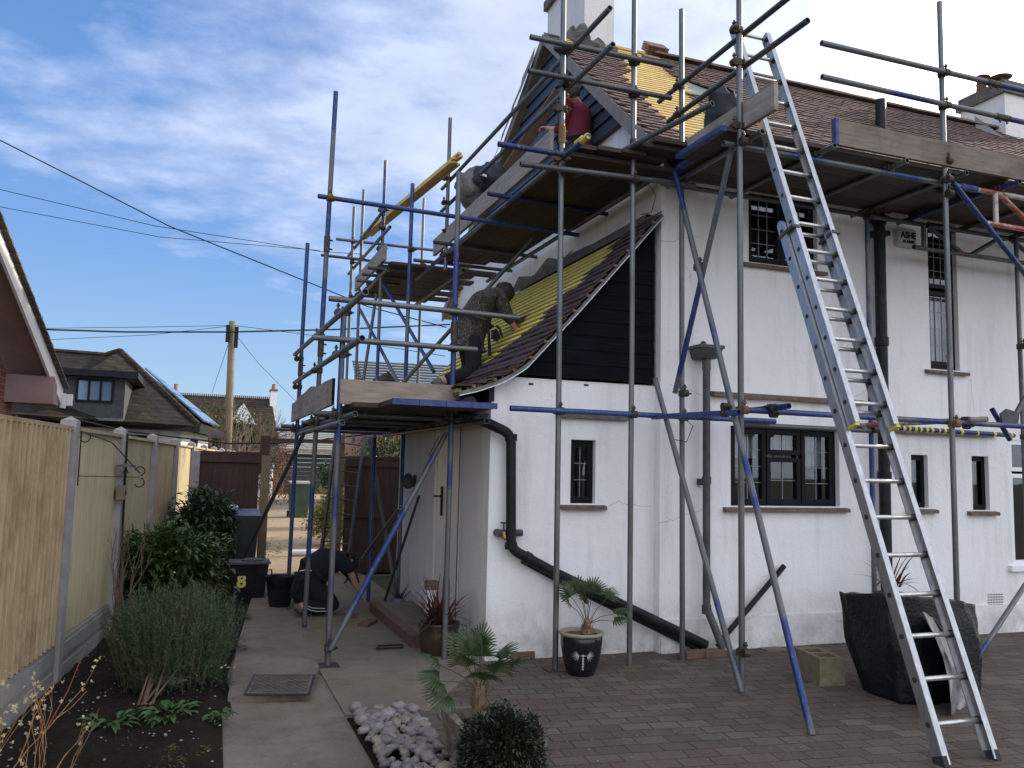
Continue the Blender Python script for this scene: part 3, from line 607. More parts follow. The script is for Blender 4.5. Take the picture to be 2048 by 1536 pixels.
# ---- windows
def window(parent,x0,x1,z0,z1,Y,lights,leadx=2,leadz=3,blind=None,mat='window_frame',fw=0.05,label=None,sillx=0.09,sill='sill_tile',rec=0.06,silz=0.045):
    mb=MB(); yf=Y+rec; d=0.05
    mb.box((x0,yf,z0),(x0+fw,yf+d,z1)); mb.box((x1-fw,yf,z0),(x1,yf+d,z1)); mb.box((x0+fw,yf+.001,z0),(x1-fw,yf+d,z0+fw)); mb.box((x0+fw,yf+.001,z1-fw),(x1-fw,yf+d,z1))
    panes=[]
    for (a,b,c,e) in lights:   # fractions
        xa,xb=x0+(x1-x0)*a,x0+(x1-x0)*b; za,zb=z0+(z1-z0)*c,z0+(z1-z0)*e; s=0.045
        mb.box((xa,yf-.012,za),(xa+s,yf+d-.01,zb)); mb.box((xb-s,yf-.012,za),(xb,yf+d-.01,zb)); mb.box((xa+s,yf-.011,za),(xb-s,yf+d-.01,za+s)); mb.box((xa+s,yf-.011,zb-s),(xb-s,yf+d-.01,zb)); panes.append((xa+s,xb-s,za+s,zb-s))
    wn=build('window',mb,mat,parent,label); 
    for (xa,xb,za,zb) in panes:
        mb=MB(); mb.quad((xa,yf+.02,za),(xb,yf+.02,za),(xb,yf+.02,zb),(xa,yf+.02,zb)); build('pane',mb,'glass',wn)
        lm=MB()
        for i in range(1,leadx): xx=xa+(xb-xa)*i/leadx; lm.box((xx-.003,yf+.012,za),(xx+.003,yf+.019,zb))
        nz=max(1,round((zb-za)/leadz))
        for i in range(1,nz): zz=za+(zb-za)*i/nz; lm.box((xa,yf+.013,zz-.003),(xb,yf+.0188,zz+.003))
        if lm.v: build('leading',lm,'lead_strip',wn)
    if blind:
        for (xa,xb,za,zb) in blind:
            A,B=x0+(x1-x0)*xa,x0+(x1-x0)*xb; C_,D=z0+(z1-z0)*za,z0+(z1-z0)*zb; mb=MB(); n=10
            for i in range(n): xx=A+(B-A)*i/n; mb.box((xx,yf+.10+.012*(i%2),C_),(xx+(B-A)/n,yf+.104+.012*(i%2),D))
            build('blind',mb,'net_blind',wn)
    if sill:
        mb=MB(); L_=x1-x0+2*sillx; n=max(3,int(L_/0.16))
        for i in range(n): xa=x0-sillx+L_*i/n; dz=random.uniform(-.002,.002); mb.add([(xa,Y-.055,z0-silz-.012+dz),(xa+L_/n-.003,Y-.055,z0-silz-.012+dz),(xa+L_/n-.003,Y+rec,z0-silz),(xa,Y+rec,z0-silz),(xa,Y-.055,z0-.022+dz),(xa+L_/n-.003,Y-.055,z0-.022+dz),(xa+L_/n-.003,Y+rec,z0-.001),(xa,Y+rec,z0-.001)],[(0,3,2,1),(4,5,6,7),(0,1,5,4),(1,2,6,5),(2,3,7,6),(3,0,4,7)])
        build('sill',mb,sill,wn)
    return wn
window(house,*HOL[0],HY0,[(0.03,.34,.03,.97),(.35,.66,.66,.97),(.35,.66,.03,.62),(.67,.97,.03,.97)],2,.17,[(.05,.32,.60,.97),(.36,.65,.60,.97),(.69,.94,.52,.97)],label='wide black three-light leaded window on the ground floor')
window(house,*HOL[1],HY0,[(0.03,.50,.04,.97),(.51,.97,.04,.97)],3,.15,label='black leaded upstairs window behind the ladder')
window(house,*HOL[2],HY0,[(0.04,.96,.55,.98),(.04,.96,.03,.53)],3,.17,[(.1,.9,.03,.5)],label='tall narrow black leaded stair window')
window(house,*HOL[3],HY0,[(0.02,.98,.02,.98)],1,.9,[(.1,.9,.05,.95)],label='small narrow black window left of a pair')
window(house,*HOL[4],HY0,[(0.02,.98,.02,.98)],1,.9,[(.1,.9,.05,.95)],label='small narrow black window right of a pair')
wu=window(house,*HOL[5],HY0,[(0.0,.5,.75,1.0),(0.0,.5,.0,.73),(.5,1,.75,1),(.5,1,0,.73)],1,3,mat='white_upvc',label='white framed window at the right end',sill=None,rec=0.02)
mb=MB(); mb.box((8.44,HY0-.05,.655),(9.7,HY0+.02,.715)); build('sill',mb,'white_upvc',wu)
# projecting tile drips over the openings
def drip(x0,x1,z,Y,dep=.07,h=.035,mat='sill_tile'):
    mb=MB(); n=max(3,int((x1-x0)/.2))
    for i in range(n):
        a=x0+(x1-x0)*i/n; b=x0+(x1-x0)*(i+1)/n-.002; dz=random.uniform(-.004,.004)
        mb.add([(a,Y-dep,z-.02+dz),(b,Y-dep,z-.02+dz),(b,Y-.001,z-.012),(a,Y-.001,z-.012),(a,Y-dep,z+h-.02+dz),(b,Y-dep,z+h-.02+dz),(b,Y-.001,z+h),(a,Y-.001,z+h)],[(0,3,2,1),(4,5,6,7),(0,1,5,4),(1,2,6,5),(2,3,7,6),(3,0,4,7)])
    return build('tile_drip',mb,mat,house)
drip(4.60,6.45,2.41,HY0); drip(6.74,8.3,2.145,HY0,.06,.03,'mortar')
# alarm box with its lettering
ab=MB(); A0=gy(1793,456,HY0-.05); A1=gy(1829,498,HY0-.05)
xa,xb,za,zb=A0.x,A1.x,A1.z,A0.z+.01
ab.prism([(xa+.012,HY0-.07,za+.015),(xb-.03,HY0-.07,za+.005),(xb,HY0-.07,za+.03),(xb,HY0-.07,zb-.02),(xb-.02,HY0-.07,zb),(xa+.02,HY0-.07,zb),(xa,HY0-.07,zb-.03),(xa,HY0-.07,za+.03)],(0,.069,0))
al=build('alarm_box',ab,'alarm_white',house,'white burglar alarm box with black lettering')
def text(s,size,loc,rot,mat,parent,ext=.002,name='lettering',bold=0.0,sx=1.0):
    cu=bpy.data.curves.new('t','FONT'); cu.body=s; cu.size=size; cu.align_x='CENTER'; cu.align_y='CENTER'; cu.extrude=ext; cu.offset=bold
    o=bpy.data.objects.new('t',cu); COL.objects.link(o); dg=bpy.context.evaluated_depsgraph_get(); me=bpy.data.meshes.new_from_object(o.evaluated_get(dg)); bpy.data.objects.remove(o)
    M_=Matrix.Translation(loc)@rot.to_4x4()@Matrix.Diagonal((sx,1,1,1)); mb=MB(); mb.add([M_@v.co for v in me.vertices],[tuple(p.vertices) for p in me.polygons]); return build(name,mb,mat,parent)
rot=Matrix.Rotation(R(90),3,'X')
text('ASHE',.098,Vector(((xa+xb)/2+.02,HY0-.073,(za+zb)/2+.025)),rot,'black_paint',al,bold=.003,sx=.92)
text('ALARMS',.040,Vector(((xa+xb)/2+.02,HY0-.073,(za+zb)/2-.045)),rot,'black_paint',al,bold=.0018,sx=1.1)
# down pipes
def pipe(pts,r,mat,parent,label=None,collars=()):
    P_=[Vector(p) for p in pts]; out=[P_[0]]
    for i in range(1,len(P_)-1):
        a=(P_[i-1]-P_[i]).normalized(); b=(P_[i+1]-P_[i]).normalized(); k=r*1.8
        for t_ in (0,.25,.5,.75,1): out.append((P_[i]+a*k).lerp(P_[i],t_).lerp(P_[i].lerp(P_[i]+b*k,t_),t_))
    out.append(P_[-1]); mb=MB(); mb.path(out,r,14)
    for (p,q) in collars: mb.tube(p,q,r*1.22,n=14)
    return smooth_by_angle(build('drain_pipe',mb,mat,parent,label),35)
Yp=6.80
def c_(x,y,Y=Yp): return gy(x,y,Y)
x_=c_(1413,960).x
h0=c_(1411,1262); pipe([(x_,Yp,2.70),(x_,Yp,.42),(x_+.10,Yp-.12,.06)],.036,'grey_iron',house,'grey downpipe below the hopper',[((x_,Yp,1.55),(x_,Yp,1.62)),((x_,Yp,.36),(x_,Yp,.44))])
hz=c_(1415,700,6.84).z; mb=MB(); a_=.09; b_=.12
mb.add([(x_-a_,6.74,hz-.09),(x_+a_,6.74,hz-.09),(x_+a_,6.915,hz-.09),(x_-a_,6.915,hz-.09),(x_-b_,6.70,hz),(x_+b_,6.70,hz),(x_+b_,6.915,hz),(x_-b_,6.915,hz)],[(0,3,2,1),(4,5,6,7),(0,1,5,4),(1,2,6,5),(2,3,7,6),(3,0,4,7)])
mb.box((x_-b_-.012,6.69,hz+.001),(x_+b_+.012,6.916,hz+.03)); mb.tube((x_,Yp,hz-.2),(x_,Yp,hz-.08),.042); mb.ell((x_-.01,6.84,hz+.05),(.03,.03,.035)); mb.box((x_-.03,Yp+.03,1.54),(x_+.03,6.919,1.60)); build('rain_hopper',mb,'grey_iron',house)
xs_=gy(1768,900,6.82).x; ys=6.82
pipe([(xs_,ys,4.52),(xs_,ys,.02)],.058,'black_plastic',house,'thick black soil pipe down the front wall',[((xs_,ys,z_),(xs_,ys,z_+.09)) for z_ in (4.32,3.02,1.62)])
mb=MB(); mb.box((xs_-.07,ys-.05,4.2),(xs_+.10,HY0-.001,4.25)); build('pipe_bracket',mb,'black_plastic',house); mb=MB(); mb.box((xs_-.07,ys-.05,4.36),(xs_+.10,HY0-.001,4.41)); build('pipe_bracket',mb,'black_plastic',house); mb=MB(); mb.tube((xs_-.16,HY0-.06,2.93),(xs_-.16,HY0,2.93),.06,n=14); build('pipe_stub',mb,'black_plastic',house)

# ---- lean-to
LX=2.40; LY=7.02; LYB=10.55
lean=thing('lean_to','white single storey lean-to with a swept half-tiled roof against the house','lean-to',(LX,LY,0))
WH=(3.18,3.43,1.35,1.93)
mb=MB(); wall_y(mb,LX,HX0-.001,-.05,2.47,LY,[WH],.09)
mb.add([(LX,LY,-.05),(LX,LYB,-.05),(LX,LYB,2.33),(LX,LY,2.33)],[(0,3,2,1)])
mb.quad((LX,LYB,-.05),(HX0,LYB,-.05),(HX0,LYB,3.9),(LX,LYB,2.3))
build('wall',mb,'render_wall',lean)
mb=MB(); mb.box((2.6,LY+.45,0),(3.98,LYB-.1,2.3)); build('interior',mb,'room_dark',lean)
window(lean,*WH,LY,[(.04,.96,.03,.97)],2,.17,fw=.035,label='small narrow black leaded window',sillx=.10)
mb=MB(); zz=gy(1200,834,6.97).z; mb.box((3.02,LY-.05,zz-.02),(3.75,LY-.001,zz+.015)); build('tile_drip',mb,'mortar',lean)
mb=MB()   # lead vents
for p in ((1062,768),(1172,770)):
    q=gy(*p,LY); mb.box((q.x-.022,LY-.006,q.z-.008),(q.x+.022,LY-.0005,q.z+.008))
build('air_vent',mb,'black_paint',lean)
mb=MB(); q=gy(1990,1200,HY0)
for i in range(5):
    for j in range(6): mb.box((q.x-.11+j*.04,HY0-.004,q.z-.06+i*.028),(q.x-.082+j*.04,HY0-.0005,q.z-.045+i*.028))
build('air_brick',mb,'concrete_base',house)
# side door (white plank) with handle
d0=gx(905,1000,LX).y; d1=gx(868,1000,LX).y
mb=MB(); dy0,dy1=7.93,8.72
for i in range(6): mb.box((LX-.012,dy0+(dy1-dy0)*i/6+.003,.08),(LX-.001,dy0+(dy1-dy0)*(i+1)/6-.003,2.04))
mb.box((LX-.02,dy0-.06,.08),(LX-.001,dy0-.002,2.10)); mb.box((LX-.02,dy1+.002,.08),(LX-.001,dy1+.06,2.10))
door=build('door',mb,'white_upvc',lean,'white plank side door')
q=gx(887,1000,LX); mb=MB(); mb.box((LX-.03,q.y-.02,q.z-.16),(LX-.0125,q.y+.02,q.z+.14)); mb.tube((LX-.03,q.y,q.z+.04),(LX-.075,q.y,q.z+.04),.009); mb.tube((LX-.072,q.y,q.z+.04),(LX-.072,q.y+.12,q.z+.035),.010); build('door_handle',mb,'black_paint',door)
mb=MB(); mb.box((LX-.024,dy0-.085,.06),(LX-.0205,dy0-.062,2.1)); build('door_seal',mb,'black_paint',door)
q=gx(831,962,LX); mb=MB(); mb.box((LX-.02,q.y-.05,q.z-.07),(LX-.001,q.y+.05,q.z+.07)); mb.lathe((LX-.09,q.y,q.z-.07),[(.02,-.02),(.06,0),(.065,.10),(.03,.15),(0,.16)],10); build('wall_light',mb,'grey_iron',lean)
# roof profile
PROF=[(4.04,4.12),(3.19,3.14),(2.66,2.56),(2.45,2.43),(2.23,2.345),(2.06,2.30)]
cum=[0]
for (a,b),(c,d) in zip(PROF,PROF[1:]): cum.append(cum[-1]+math.hypot(a-c,b-d))
def pf(s,h=0):
    s=max(0,min(cum[-1]-1e-6,s)); i=max(k for k in range(len(PROF)-1) if cum[k]<=s+1e-9); t_=(s-cum[i])/(cum[i+1]-cum[i]); a=PROF[i]; b=PROF[i+1]
    n=Vector((-(a[1]-b[1]),0,(a[0]-b[0]))).normalized(); return Vector((a[0]+(b[0]-a[0])*t_,0,a[1]+(b[1]-a[1])*t_))+n*h
VY=6.86
mb=MB()
for i in range(24):
    s0,s1=cum[-1]*i/24,cum[-1]*(i+1)/24; a,b=pf(s0),pf(s1); c,d=pf(s0,-.03),pf(s1,-.03)
    mb.prism([a+Vector((0,VY+.03,0)),b+Vector((0,VY+.03,0)),d+Vector((0,VY+.03,0)),c+Vector((0,VY+.03,0))],(0,LYB+.05-VY,0))
build('roof_deck',mb,'lead_flashing',lean)
lp_=Vector((4.04,0,4.12)); ld=(Vector((2.66,0,2.56))-lp_).normalized(); ln=Vector((-ld.z*-1*-1,0,0)); ln=Vector((ld.z,0,-ld.x)); ln=-ln if ln.z<0 else ln
bnd=[]
for p in [(1236,487),(1180,548),(1120,605),(1080,645),(1040,685),(975,735),(925,768)]:
    q=gpl(*p,lp_,ln); bnd.append(((q-Vector((lp_.x,q.y,lp_.z))).dot(ld),q.y))
bnd.sort(); print('BND',[(round(a,2),round(b,2)) for a,b in bnd])
def yb_(s):
    if s<=bnd[0][0]: return bnd[0][1]
    for (a,b),(c,d) in zip(bnd,bnd[1:]):
        if s<=c: return b+(d-b)*(s-a)/(c-a)
    return bnd[-1][1]
tb=MB(); bt=MB(); k=0; s=cum[-1]; g=0.10
while s>0.12:
    y=VY-(0.0825 if k%2 else 0); lim=yb_(s)+random.uniform(-.12,.12)-(.22 if s<1.5 else .08)
    while y<lim:
        a=pf(s,.058+random.uniform(0,.008)); b=pf(s-.16,.030); t_=.015; y0,y1=max(y,VY),y+.160
        vs=[(a.x,y0,a.z),(a.x,y1,a.z),(b.x,y1,b.z),(b.x,y0,b.z),(a.x,y0,a.z-t_),(a.x,y1,a.z-t_),(b.x,y1,b.z-t_),(b.x,y0,b.z-t_)]
        tb.add(vs,[(0,1,2,3),(0,4,5,1),(1,5,6,2),(3,7,4,0),(7,6,5,4),(2,6,7,3)]); y+=.165
    if s>.17:
        a=pf(s-.015,.0); b=pf(s-.068,.0); c=pf(s-.068,.030); d=pf(s-.015,.030)
        e=LYB+.03+random.uniform(-.10,.12)-(0 if s<1.6 else 0); st=min(VY+.9,lim-.1)
        bt.prism([q_+Vector((0,VY+.16,0)) for q_ in (a,b,c,d)],(0,e-VY-.16,0))
    s-=g; k+=1
build('roof_tiles',tb,'clay_tile_dark',lean,'dark red clay tiles laid so far along the verge'); build('roof_battens',bt,'lemon_batten',lean)
mb=MB(); ys=[VY+.2+i*.12 for i in range(32)]
for i in range(len(ys)-1):
    h0,h1=[.13+.12*noise.noise(Vector((y*1.9,1,0))) for y in (ys[i],ys[i+1])]
    for (z_,s_) in ((1,0),):
        a=pf(.13,.04); b=pf(.03,.05)
        if ys[i]<8.9: h0*=.55*(ys[i]-6.6)/2; h1*=.55*(ys[i+1]-6.6)/2
        mb.add([(a.x,ys[i],a.z),(a.x,ys[i+1],a.z),(b.x-.015,ys[i+1],b.z+.03),(b.x-.015,ys[i],b.z+.03)],[(0,3,2,1)])
        mb.add([(b.x-.015,ys[i],b.z+.03),(b.x-.015,ys[i+1],b.z+.03),(HX0-.012,ys[i+1],4.14+h1),(HX0-.012,ys[i],4.14+h0)],[(0,3,2,1)])
build('wall_flashing',mb,'mortar',lean,'rough grey strip where render was hacked off above the lean-to roof')
# verge trim, batten ends, boarding
mb=MB(); be=MB()
for i in range(40):
    a,b=pf(cum[-1]*i/40,.0),pf(cum[-1]*(i+1)/40,.0); mb.prism([(a.x,VY-.004,a.z-.032),(b.x,VY-.004,b.z-.032),(b.x,VY-.004,b.z-.040),(a.x,VY-.004,a.z-.038)],(0,.03,0))
for i in range(13):
    s=.15+i*.205
    if s<cum[-1]: a=pf(s,.018); be=MB(); be.box((a.x-.016,VY-.006,a.z-.012),(a.x+.016,VY+.02,a.z+.010)); build('batten_end',be,'batten_end_wood',lean)
build('verge_trim',mb,'white_upvc',lean)
mb=MB(); z=2.49
def px_at(z):
    for (a,b),(c,d) in zip(PROF,PROF[1:]):
        if d<=z<=b: return c+(a-c)*(z-d)/(b-d)
    return 4.0
while z<4.0:
    z2=min(z+.135,4.02); xa,xb=px_at(z)+.02,px_at(z2)+.03
    mb.add([(xa,LY-.035,z),(HX0-.03,LY-.035,z),(HX0-.03,LY-.027,z2),(xb,LY-.027,z2),(xa,LY+.02,z),(HX0-.03,LY+.02,z),(HX0-.03,LY+.02,z2),(xb,LY+.02,z2)],[(0,1,2,3),(0,4,5,1),(3,2,6,7),(0,3,7,4),(1,5,6,2)]); z+=.135
build('black_boarding',mb,'black_boarding',lean)
mb=MB(); mb.box((LX-.03,LY-.02,2.24),(LX+.02,LYB,2.40)); mb.box((2.20,LY-.02,2.10),(LX-.031,LYB,2.13)); mb.box((2.18,LY-.05,2.12),(2.20,LYB,2.26)); mb.tube((2.13,LY-.25,2.20),(2.13,LYB,2.20),.055,n=12); build('gutter',mb,'black_plastic',lean)
o=pipe([(2.13,7.05,2.17),(2.13,6.92,2.08),c_(958,838,6.93),c_(1022,868,6.93),c_(1022,1098,6.93),c_(1105,1143,6.93),c_(1412,1290,6.80)],.045,'black_plastic',lean,'black drain pipe slanting down the lean-to front',[(c_(1022,868,6.93),c_(1022,882,6.93)),(c_(1022,1085,6.93),c_(1022,1098,6.93)),(c_(1050,1113,6.93),c_(1060,1119,6.93))])
pipe([c_(1045,1121,6.97),c_(1150,1178,6.97),c_(1402,1300,6.84)],.028,'black_plastic',lean,'thinner black pipe under the slanting drain pipe')
pipe([c_(1568,1132,6.86),c_(1450,1272,6.80),c_(1436,1292,6.76)],.026,'black_plastic',house,'black waste pipe slanting down to the right of the drain',)
# tap
q=c_(1005,1066,6.95); mb=MB(); mb.tube(q+Vector((-.03,.06,0)),q+Vector((-.03,0,0)),.035,n=12); mb.tube(q+Vector((-.02,.02,0)),q+Vector((.19,.02,0)),.030); mb.tube(q+Vector((.01,0,.01)),q+Vector((.01,0,.09)),.008); mb.tube(q+Vector((-.02,0,.09)),q+Vector((.04,0,.085)),.008); tp=build('garden_tap',mb,'grey_iron',lean)
mb=MB(); mb.tube(q+Vector((.0,-.03,0)),q+Vector((.0,-.06,-.045)),.014); mb.tube(q+Vector((.0,0,0)),q+Vector((.0,-.04,0)),.014); build('tap_spout',mb,'brass',tp)

# ================================================================ SCAFFOLD
TR=0.0242
scaf=thing('scaffold','tube and board scaffold of blue and galvanised tubes wrapped round the house and lean-to','scaffold',(2.87,6.58,0))
def T(name,p0,p1,mat='tube_galvanised',label=None,r=TR,hollow=True):
    mb=MB(); mb.tube(p0,p1,r,n=14,hollow=hollow); o=build(name,mb,mat,scaf,label); smooth_by_angle(o,50); return o
def V(x,y,z): return Vector((x,y,z))
random.seed(21)
def CP(tube,p,axis=None,mat='coupler_steel',sleeve=False,d2=None):
    """band-and-plate coupler: a band on the tube, a second band on the crossing tube, bolts"""
    p=Vector(p); ax=Vector(axis or (0,0,1)).normalized(); mb=MB()
    if sleeve:
        mb.tube(p-ax*.08,p+ax*.08,.031,n=10); 
        s_=ax.cross(Vector((0.3,-1,0.2))).normalized()
        for t_ in (-.045,.045): mb.tube(p+ax*t_+s_*.02,p+ax*t_+s_*.06,.009,n=6)
    else:
        mb.tube(p-ax*.026,p+ax*.026,.033,n=10)
        s_=Vector((random.choice((-1,1))*1.0,-.5,0.1)); s_=(s_-ax*s_.dot(ax)).normalized()
        mb.tube(p+s_*.02,p+s_*.085,.009,n=6); mb.tube(p+s_*.052,p+s_*.066,.017,n=6); mb.beam(p+s_*.03,p+s_*.045,.05,.05)
        if d2 is not None:
            d2=Vector(d2).normalized(); q=p+ax.cross(d2).normalized()*(.0 if ax.cross(d2).length<.1 else -.05)*(1 if (ax.cross(d2)).y>0 else -1); mb.tube(q-d2*.026,q+d2*.026,.033,n=10)
            u=ax.cross(d2).normalized(); mb.tube(q+ax*.02,q+ax*.08,.009,n=6); mb.tube(q+ax*.05,q+ax*.064,.017,n=6)
    return build('coupler',mb,mat,tube)
# uprights
U={}
def ST(key,x,y,z0,z1,mat,cps=(),label=None,lean=(0,0)):
    o=T('standard',V(x,y,z0),V(x+lean[0],y+lean[1],z1),mat,label); U[key]=o
    for c in cps:
        z=c[0] if isinstance(c,tuple) else c; f=(z-z0)/(z1-z0); p=V(x+lean[0]*f,y+lean[1]*f,z)
        if isinstance(c,tuple): CP(o,p,(0,0,1),c[2] if len(c)>2 else 'coupler_steel',sleeve=c[1]=='s',d2=None if c[1]=='s' else c[1])
        else: CP(o,p,(0,0,1),d2=(1,0,0))
    return o
mb=MB(); mb.box((2.78,6.49,0.0),(2.94,6.66,.008)); 
ST('p1',2.87,6.58,0,7.6,'tube_galvanised',[2.15,4.28,(4.40,(0,1,0),'coupler_rust'),(4.62,'s','coupler_rust'),(4.86,(0,1,0)),5.09,5.40,(5.43,(0,1,0))],lean=(0.0,.10))
build('base_plate',mb,'coupler_steel',U['p1'])
ST('p2',3.55,6.56,0,7.6,'tube_galvanised',[2.15,4.28,(4.6,'s'),5.09,5.40],lean=(.02,.06))
ST('p3',4.116,6.63,0,6.06,'tube_galvanised',[(2.15,(1,0,0),'coupler_rust'),2.37,4.33,(5.01,(0,1,0)),(5.29,(0,1,0))],lean=(-.03,0))
ST('p4',3.98,5.565,0,7.0,'tube_galvanised',[(.30,(1,0,0)),(2.15,(1,0,0),'coupler_rust'),4.33,(4.47,(0,1,0)),(5.01,(0,1,0)),(5.29,(0,1,0))])
ST('p5',6.17,5.56,0,6.03,'tube_galvanised',[(2.13,(1,0,0),'coupler_rust'),4.2,4.33,4.50,5.02,5.33])
q=gy(1743,900,6.62); ST('p6',q.x,6.62,0,4.35,'tube_part_blue',[2.12,4.3])
q=gy(2040,700,6.57); ST('p7',q.x,6.57,0,4.35,'tube_dull',[3.1,2.12])
ST('s3',1.08,7.13,0,2.99,'tube_part_blue',[(2.06,(0,1,0)),(2.58,(0,1,0)),(2.94,(0,1,0)),(.16,(1,0,1))],'standard of the low platform, blue above and bare below',lean=(0.01,0))
mb=MB(); mb.box((1.0,7.04,.017),(1.17,7.21,.024)); build('base_plate',mb,'coupler_steel',U['s3'])
ST('s2',1.07,8.65,0.05,5.40,'tube_part_blue',[(2.06,(0,1,0)),(2.58,(0,1,0)),(2.80,'s'),(2.92,(0,1,0)),(3.85,'s'),(4.31,(1,0,0),'coupler_rust')],lean=(.02,-.36))
ST('s1',1.10,10.62,0.05,4.34,'tube_blue',[(2.06,(0,1,0)),(2.58,(0,1,0)),(2.80,'s'),(2.92,(0,1,0))],lean=(0,-.3))
ST('i1',2.07,7.13,0.02,4.32,'tube_part_blue',[(2.06,(0,1,0)),2.70,(2.86,'s'),3.03])
ST('i2',2.30,9.97,0.02,5.15,'tube_part_blue',[(2.06,(0,1,0)),4.31])
ST('i3',2.30,11.75,2.0,6.06,'tube_part_blue',[(4.42,(0,1,0)),(4.75,(0,1,0)),5.05,(5.32,(0,1,0))])
ST('i4',2.30,13.5,2.0,6.17,'tube_galvanised',[4.42,5.0,5.35])
ST('i5',2.20,13.78,2.0,5.95,'tube_galvanised',[4.42,5.0,5.35])
q=gy(847,430,14.2); ST('i6',q.x,14.2,1.0,q.z+.3,'tube_galvanised',[5.2])
ST('i7',2.02,10.32,0.02,2.0,'tube_blue',lean=(.02,.1))
ST('o1',2.87,10.38,4.2,6.26,'tube_galvanised',[(4.40,(0,1,0)),4.72,(5.10,(0,1,0)),(5.43,(0,1,0))])
# upper side lift: rails and ledgers
T('guard_rail',V(2.50,6.52,5.40),V(3.92,6.52,5.41),'tube_dull'); T('guard_rail',V(2.49,6.52,5.09),V(3.91,6.52,5.10),'tube_dull')
T('guard_rail',V(2.93,5.84,5.40),V(2.93,10.9,5.46),'tube_galvanised'); T('guard_rail',V(2.93,5.78,5.06),V(2.93,10.9,5.14),'tube_part_blue')
T('transom',V(2.23,6.52,4.39),V(2.86,6.52,4.39),'tube_navy'); T('ledger',V(2.44,6.53,4.25),V(4.19,6.56,4.32),'tube_dull')
h=T('ledger',V(2.87,6.09,4.40),V(2.87,12.0,4.42),'tube_part_blue')
mb=MB(); mb.tube(V(2.87,6.10,4.405),V(2.87,6.21,4.405),.030,n=12); mb.tube(V(2.87,6.20,4.43),V(2.87,6.33,4.43),.022,n=8); build('yellow_tape',mb,'tape_yellow',h)
T('ledger',V(3.85,6.7,4.40),V(3.85,11.6,4.40),'tube_dull')
for (a,b,m_) in (((976,387),(1224,430),'tube_navy'),((867,484),(1080,515),'tube_dull'),((827,520),(1024,542),'tube_dull')):
    T('transom',gz(*a,4.452),gz(*b,4.452),m_)
T('transom',V(.97,8.36,4.32),gz(1157,470,4.34),'tube_blue','long blue tube reaching out to the tallest outer standard')
# boards, upper side lift
def board_y(x0,x1,y0,y1,z,mat='board_y',t=.038,lab=None):
    mb=MB(); mb.box((x0,y0,z),(x1,y1,z+t)); return build('deck_board',mb,mat,scaf,lab)
def board_x(x0,x1,y0,y1,z,mat='board_x',t=.038):
    mb=MB(); mb.box((x0,y0,z),(x1,y1,z+t)); return build('deck_board',mb,mat,scaf)
for i in range(4):
    x=2.93+i*.232; board_y(x,x+.225,6.48+random.uniform(-.05,.08),10.9+random.uniform(-.2,.3),4.478+random.uniform(0,.008))
for i,(x,y1) in enumerate(((3.86,8.9),)): board_y(x,x+.16,6.9,y1,4.48)
board_x(2.95,4.15,6.60,6.82,4.43); board_x(3.5,4.62,6.35,6.57,4.522)
mb=MB(); mb.box((2.845,6.86,4.52),(2.883,10.95,4.745)); build('toe_board',mb,'toe_grey_y',scaf)
mb=MB(); mb.box((2.80,6.45,4.53),(3.2,6.49,4.57)); 
# far lift
for i in range(11):
    y=11.42+i*.232; xr=3.95-.05*random.random()-(0.0 if i<1 else (.25 if i in(1,4) else (.12 if i%2 else .42))); board_x(2.32+random.uniform(-.06,.06),min(xr,3.98),y,y+.222,4.462+random.uniform(0,.012))
mb=MB(); mb.box((2.25,11.35,4.50),(2.29,13.7,4.725)); build('toe_board',mb,'toe_grey_y',scaf)
T('ledger',V(2.30,11.3,4.36),V(2.30,13.95,4.36),'tube_galvanised'); T('ledger',V(3.3,11.0,4.38),V(3.3,13.9,4.38),'tube_dull')
for y in (11.6,12.05,12.5): T('transom',V(2.08,y,4.42),V(2.75,y,4.42),'tube_dull')
a=gy(672,478,13.7); T('guard_rail',a,V(3.9,13.7,a.z),'tube_part_blue'); a=gy(642,510,13.7); T('guard_rail',a,V(3.9,13.7,a.z-.02),'tube_dull')
T('guard_rail',gx(780,454,2.25),gx(697,548,2.25),'tube_galvanised'); T('guard_rail',gx(772,415,2.25),gx(697,512,2.25),'tube_part_blue')
T('brace',gx(765,565,2.36),gy(868,744,10.5),'tube_blue'); T('brace',gx(718,615,2.36),gx(800,772,2.36),'tube_part_blue')
T('brace',gz(1067,475,4.34),gx(805,767,2.22),'tube_dull','long dark brace running down behind the bending roofer')
T('brace',gy(753,588,12.6),gy(726,765,12.6),'tube_dull')
# lower lift beside the lean-to
T('guard_rail',V(1.03,5.80,2.86),V(1.03,10.5,2.98),'tube_galvanised'); T('guard_rail',V(1.03,5.86,2.54),V(1.03,10.35,2.62),'tube_part_blue')
T('guard_rail',V(.95,7.07,3.04),V(2.66,7.07,3.02),'tube_galvanised','pale guard rail ending over the yellow battens'); T('guard_rail',V(.83,7.07,2.70),V(2.27,7.07,2.70),'tube_galvanised')
T('ledger',V(1.12,6.55,2.045),V(1.12,10.85,2.045),'tube_dull'); T('ledger',V(2.22,6.60,2.04),V(2.22,10.7,2.04),'tube_dull')
for p,z in (((626,826),2.10),((621,838),2.10),((603,845),2.10),((562,852),2.10),((549,858),2.08)):
    a=gz(*p,z); T('transom',a,V(2.32,a.y,z),'tube_dull' if p[0]<603 else 'tube_galvanised')
T('brace',gz(684,845,1.98),gz(598,868,2.0),'tube_galvanised')
for i in range(5):
    x=1.17+i*.216; b=board_y(x,x+.208,6.42+(.0 if i else .5),10.75+random.uniform(-.1,.1),2.13+random.uniform(0,.006))
    if i: mb=MB(); mb.box((x-.002,6.405,2.128),(x+.210,6.425,2.176)); build('painted_end',mb,'board_end_blue',b)
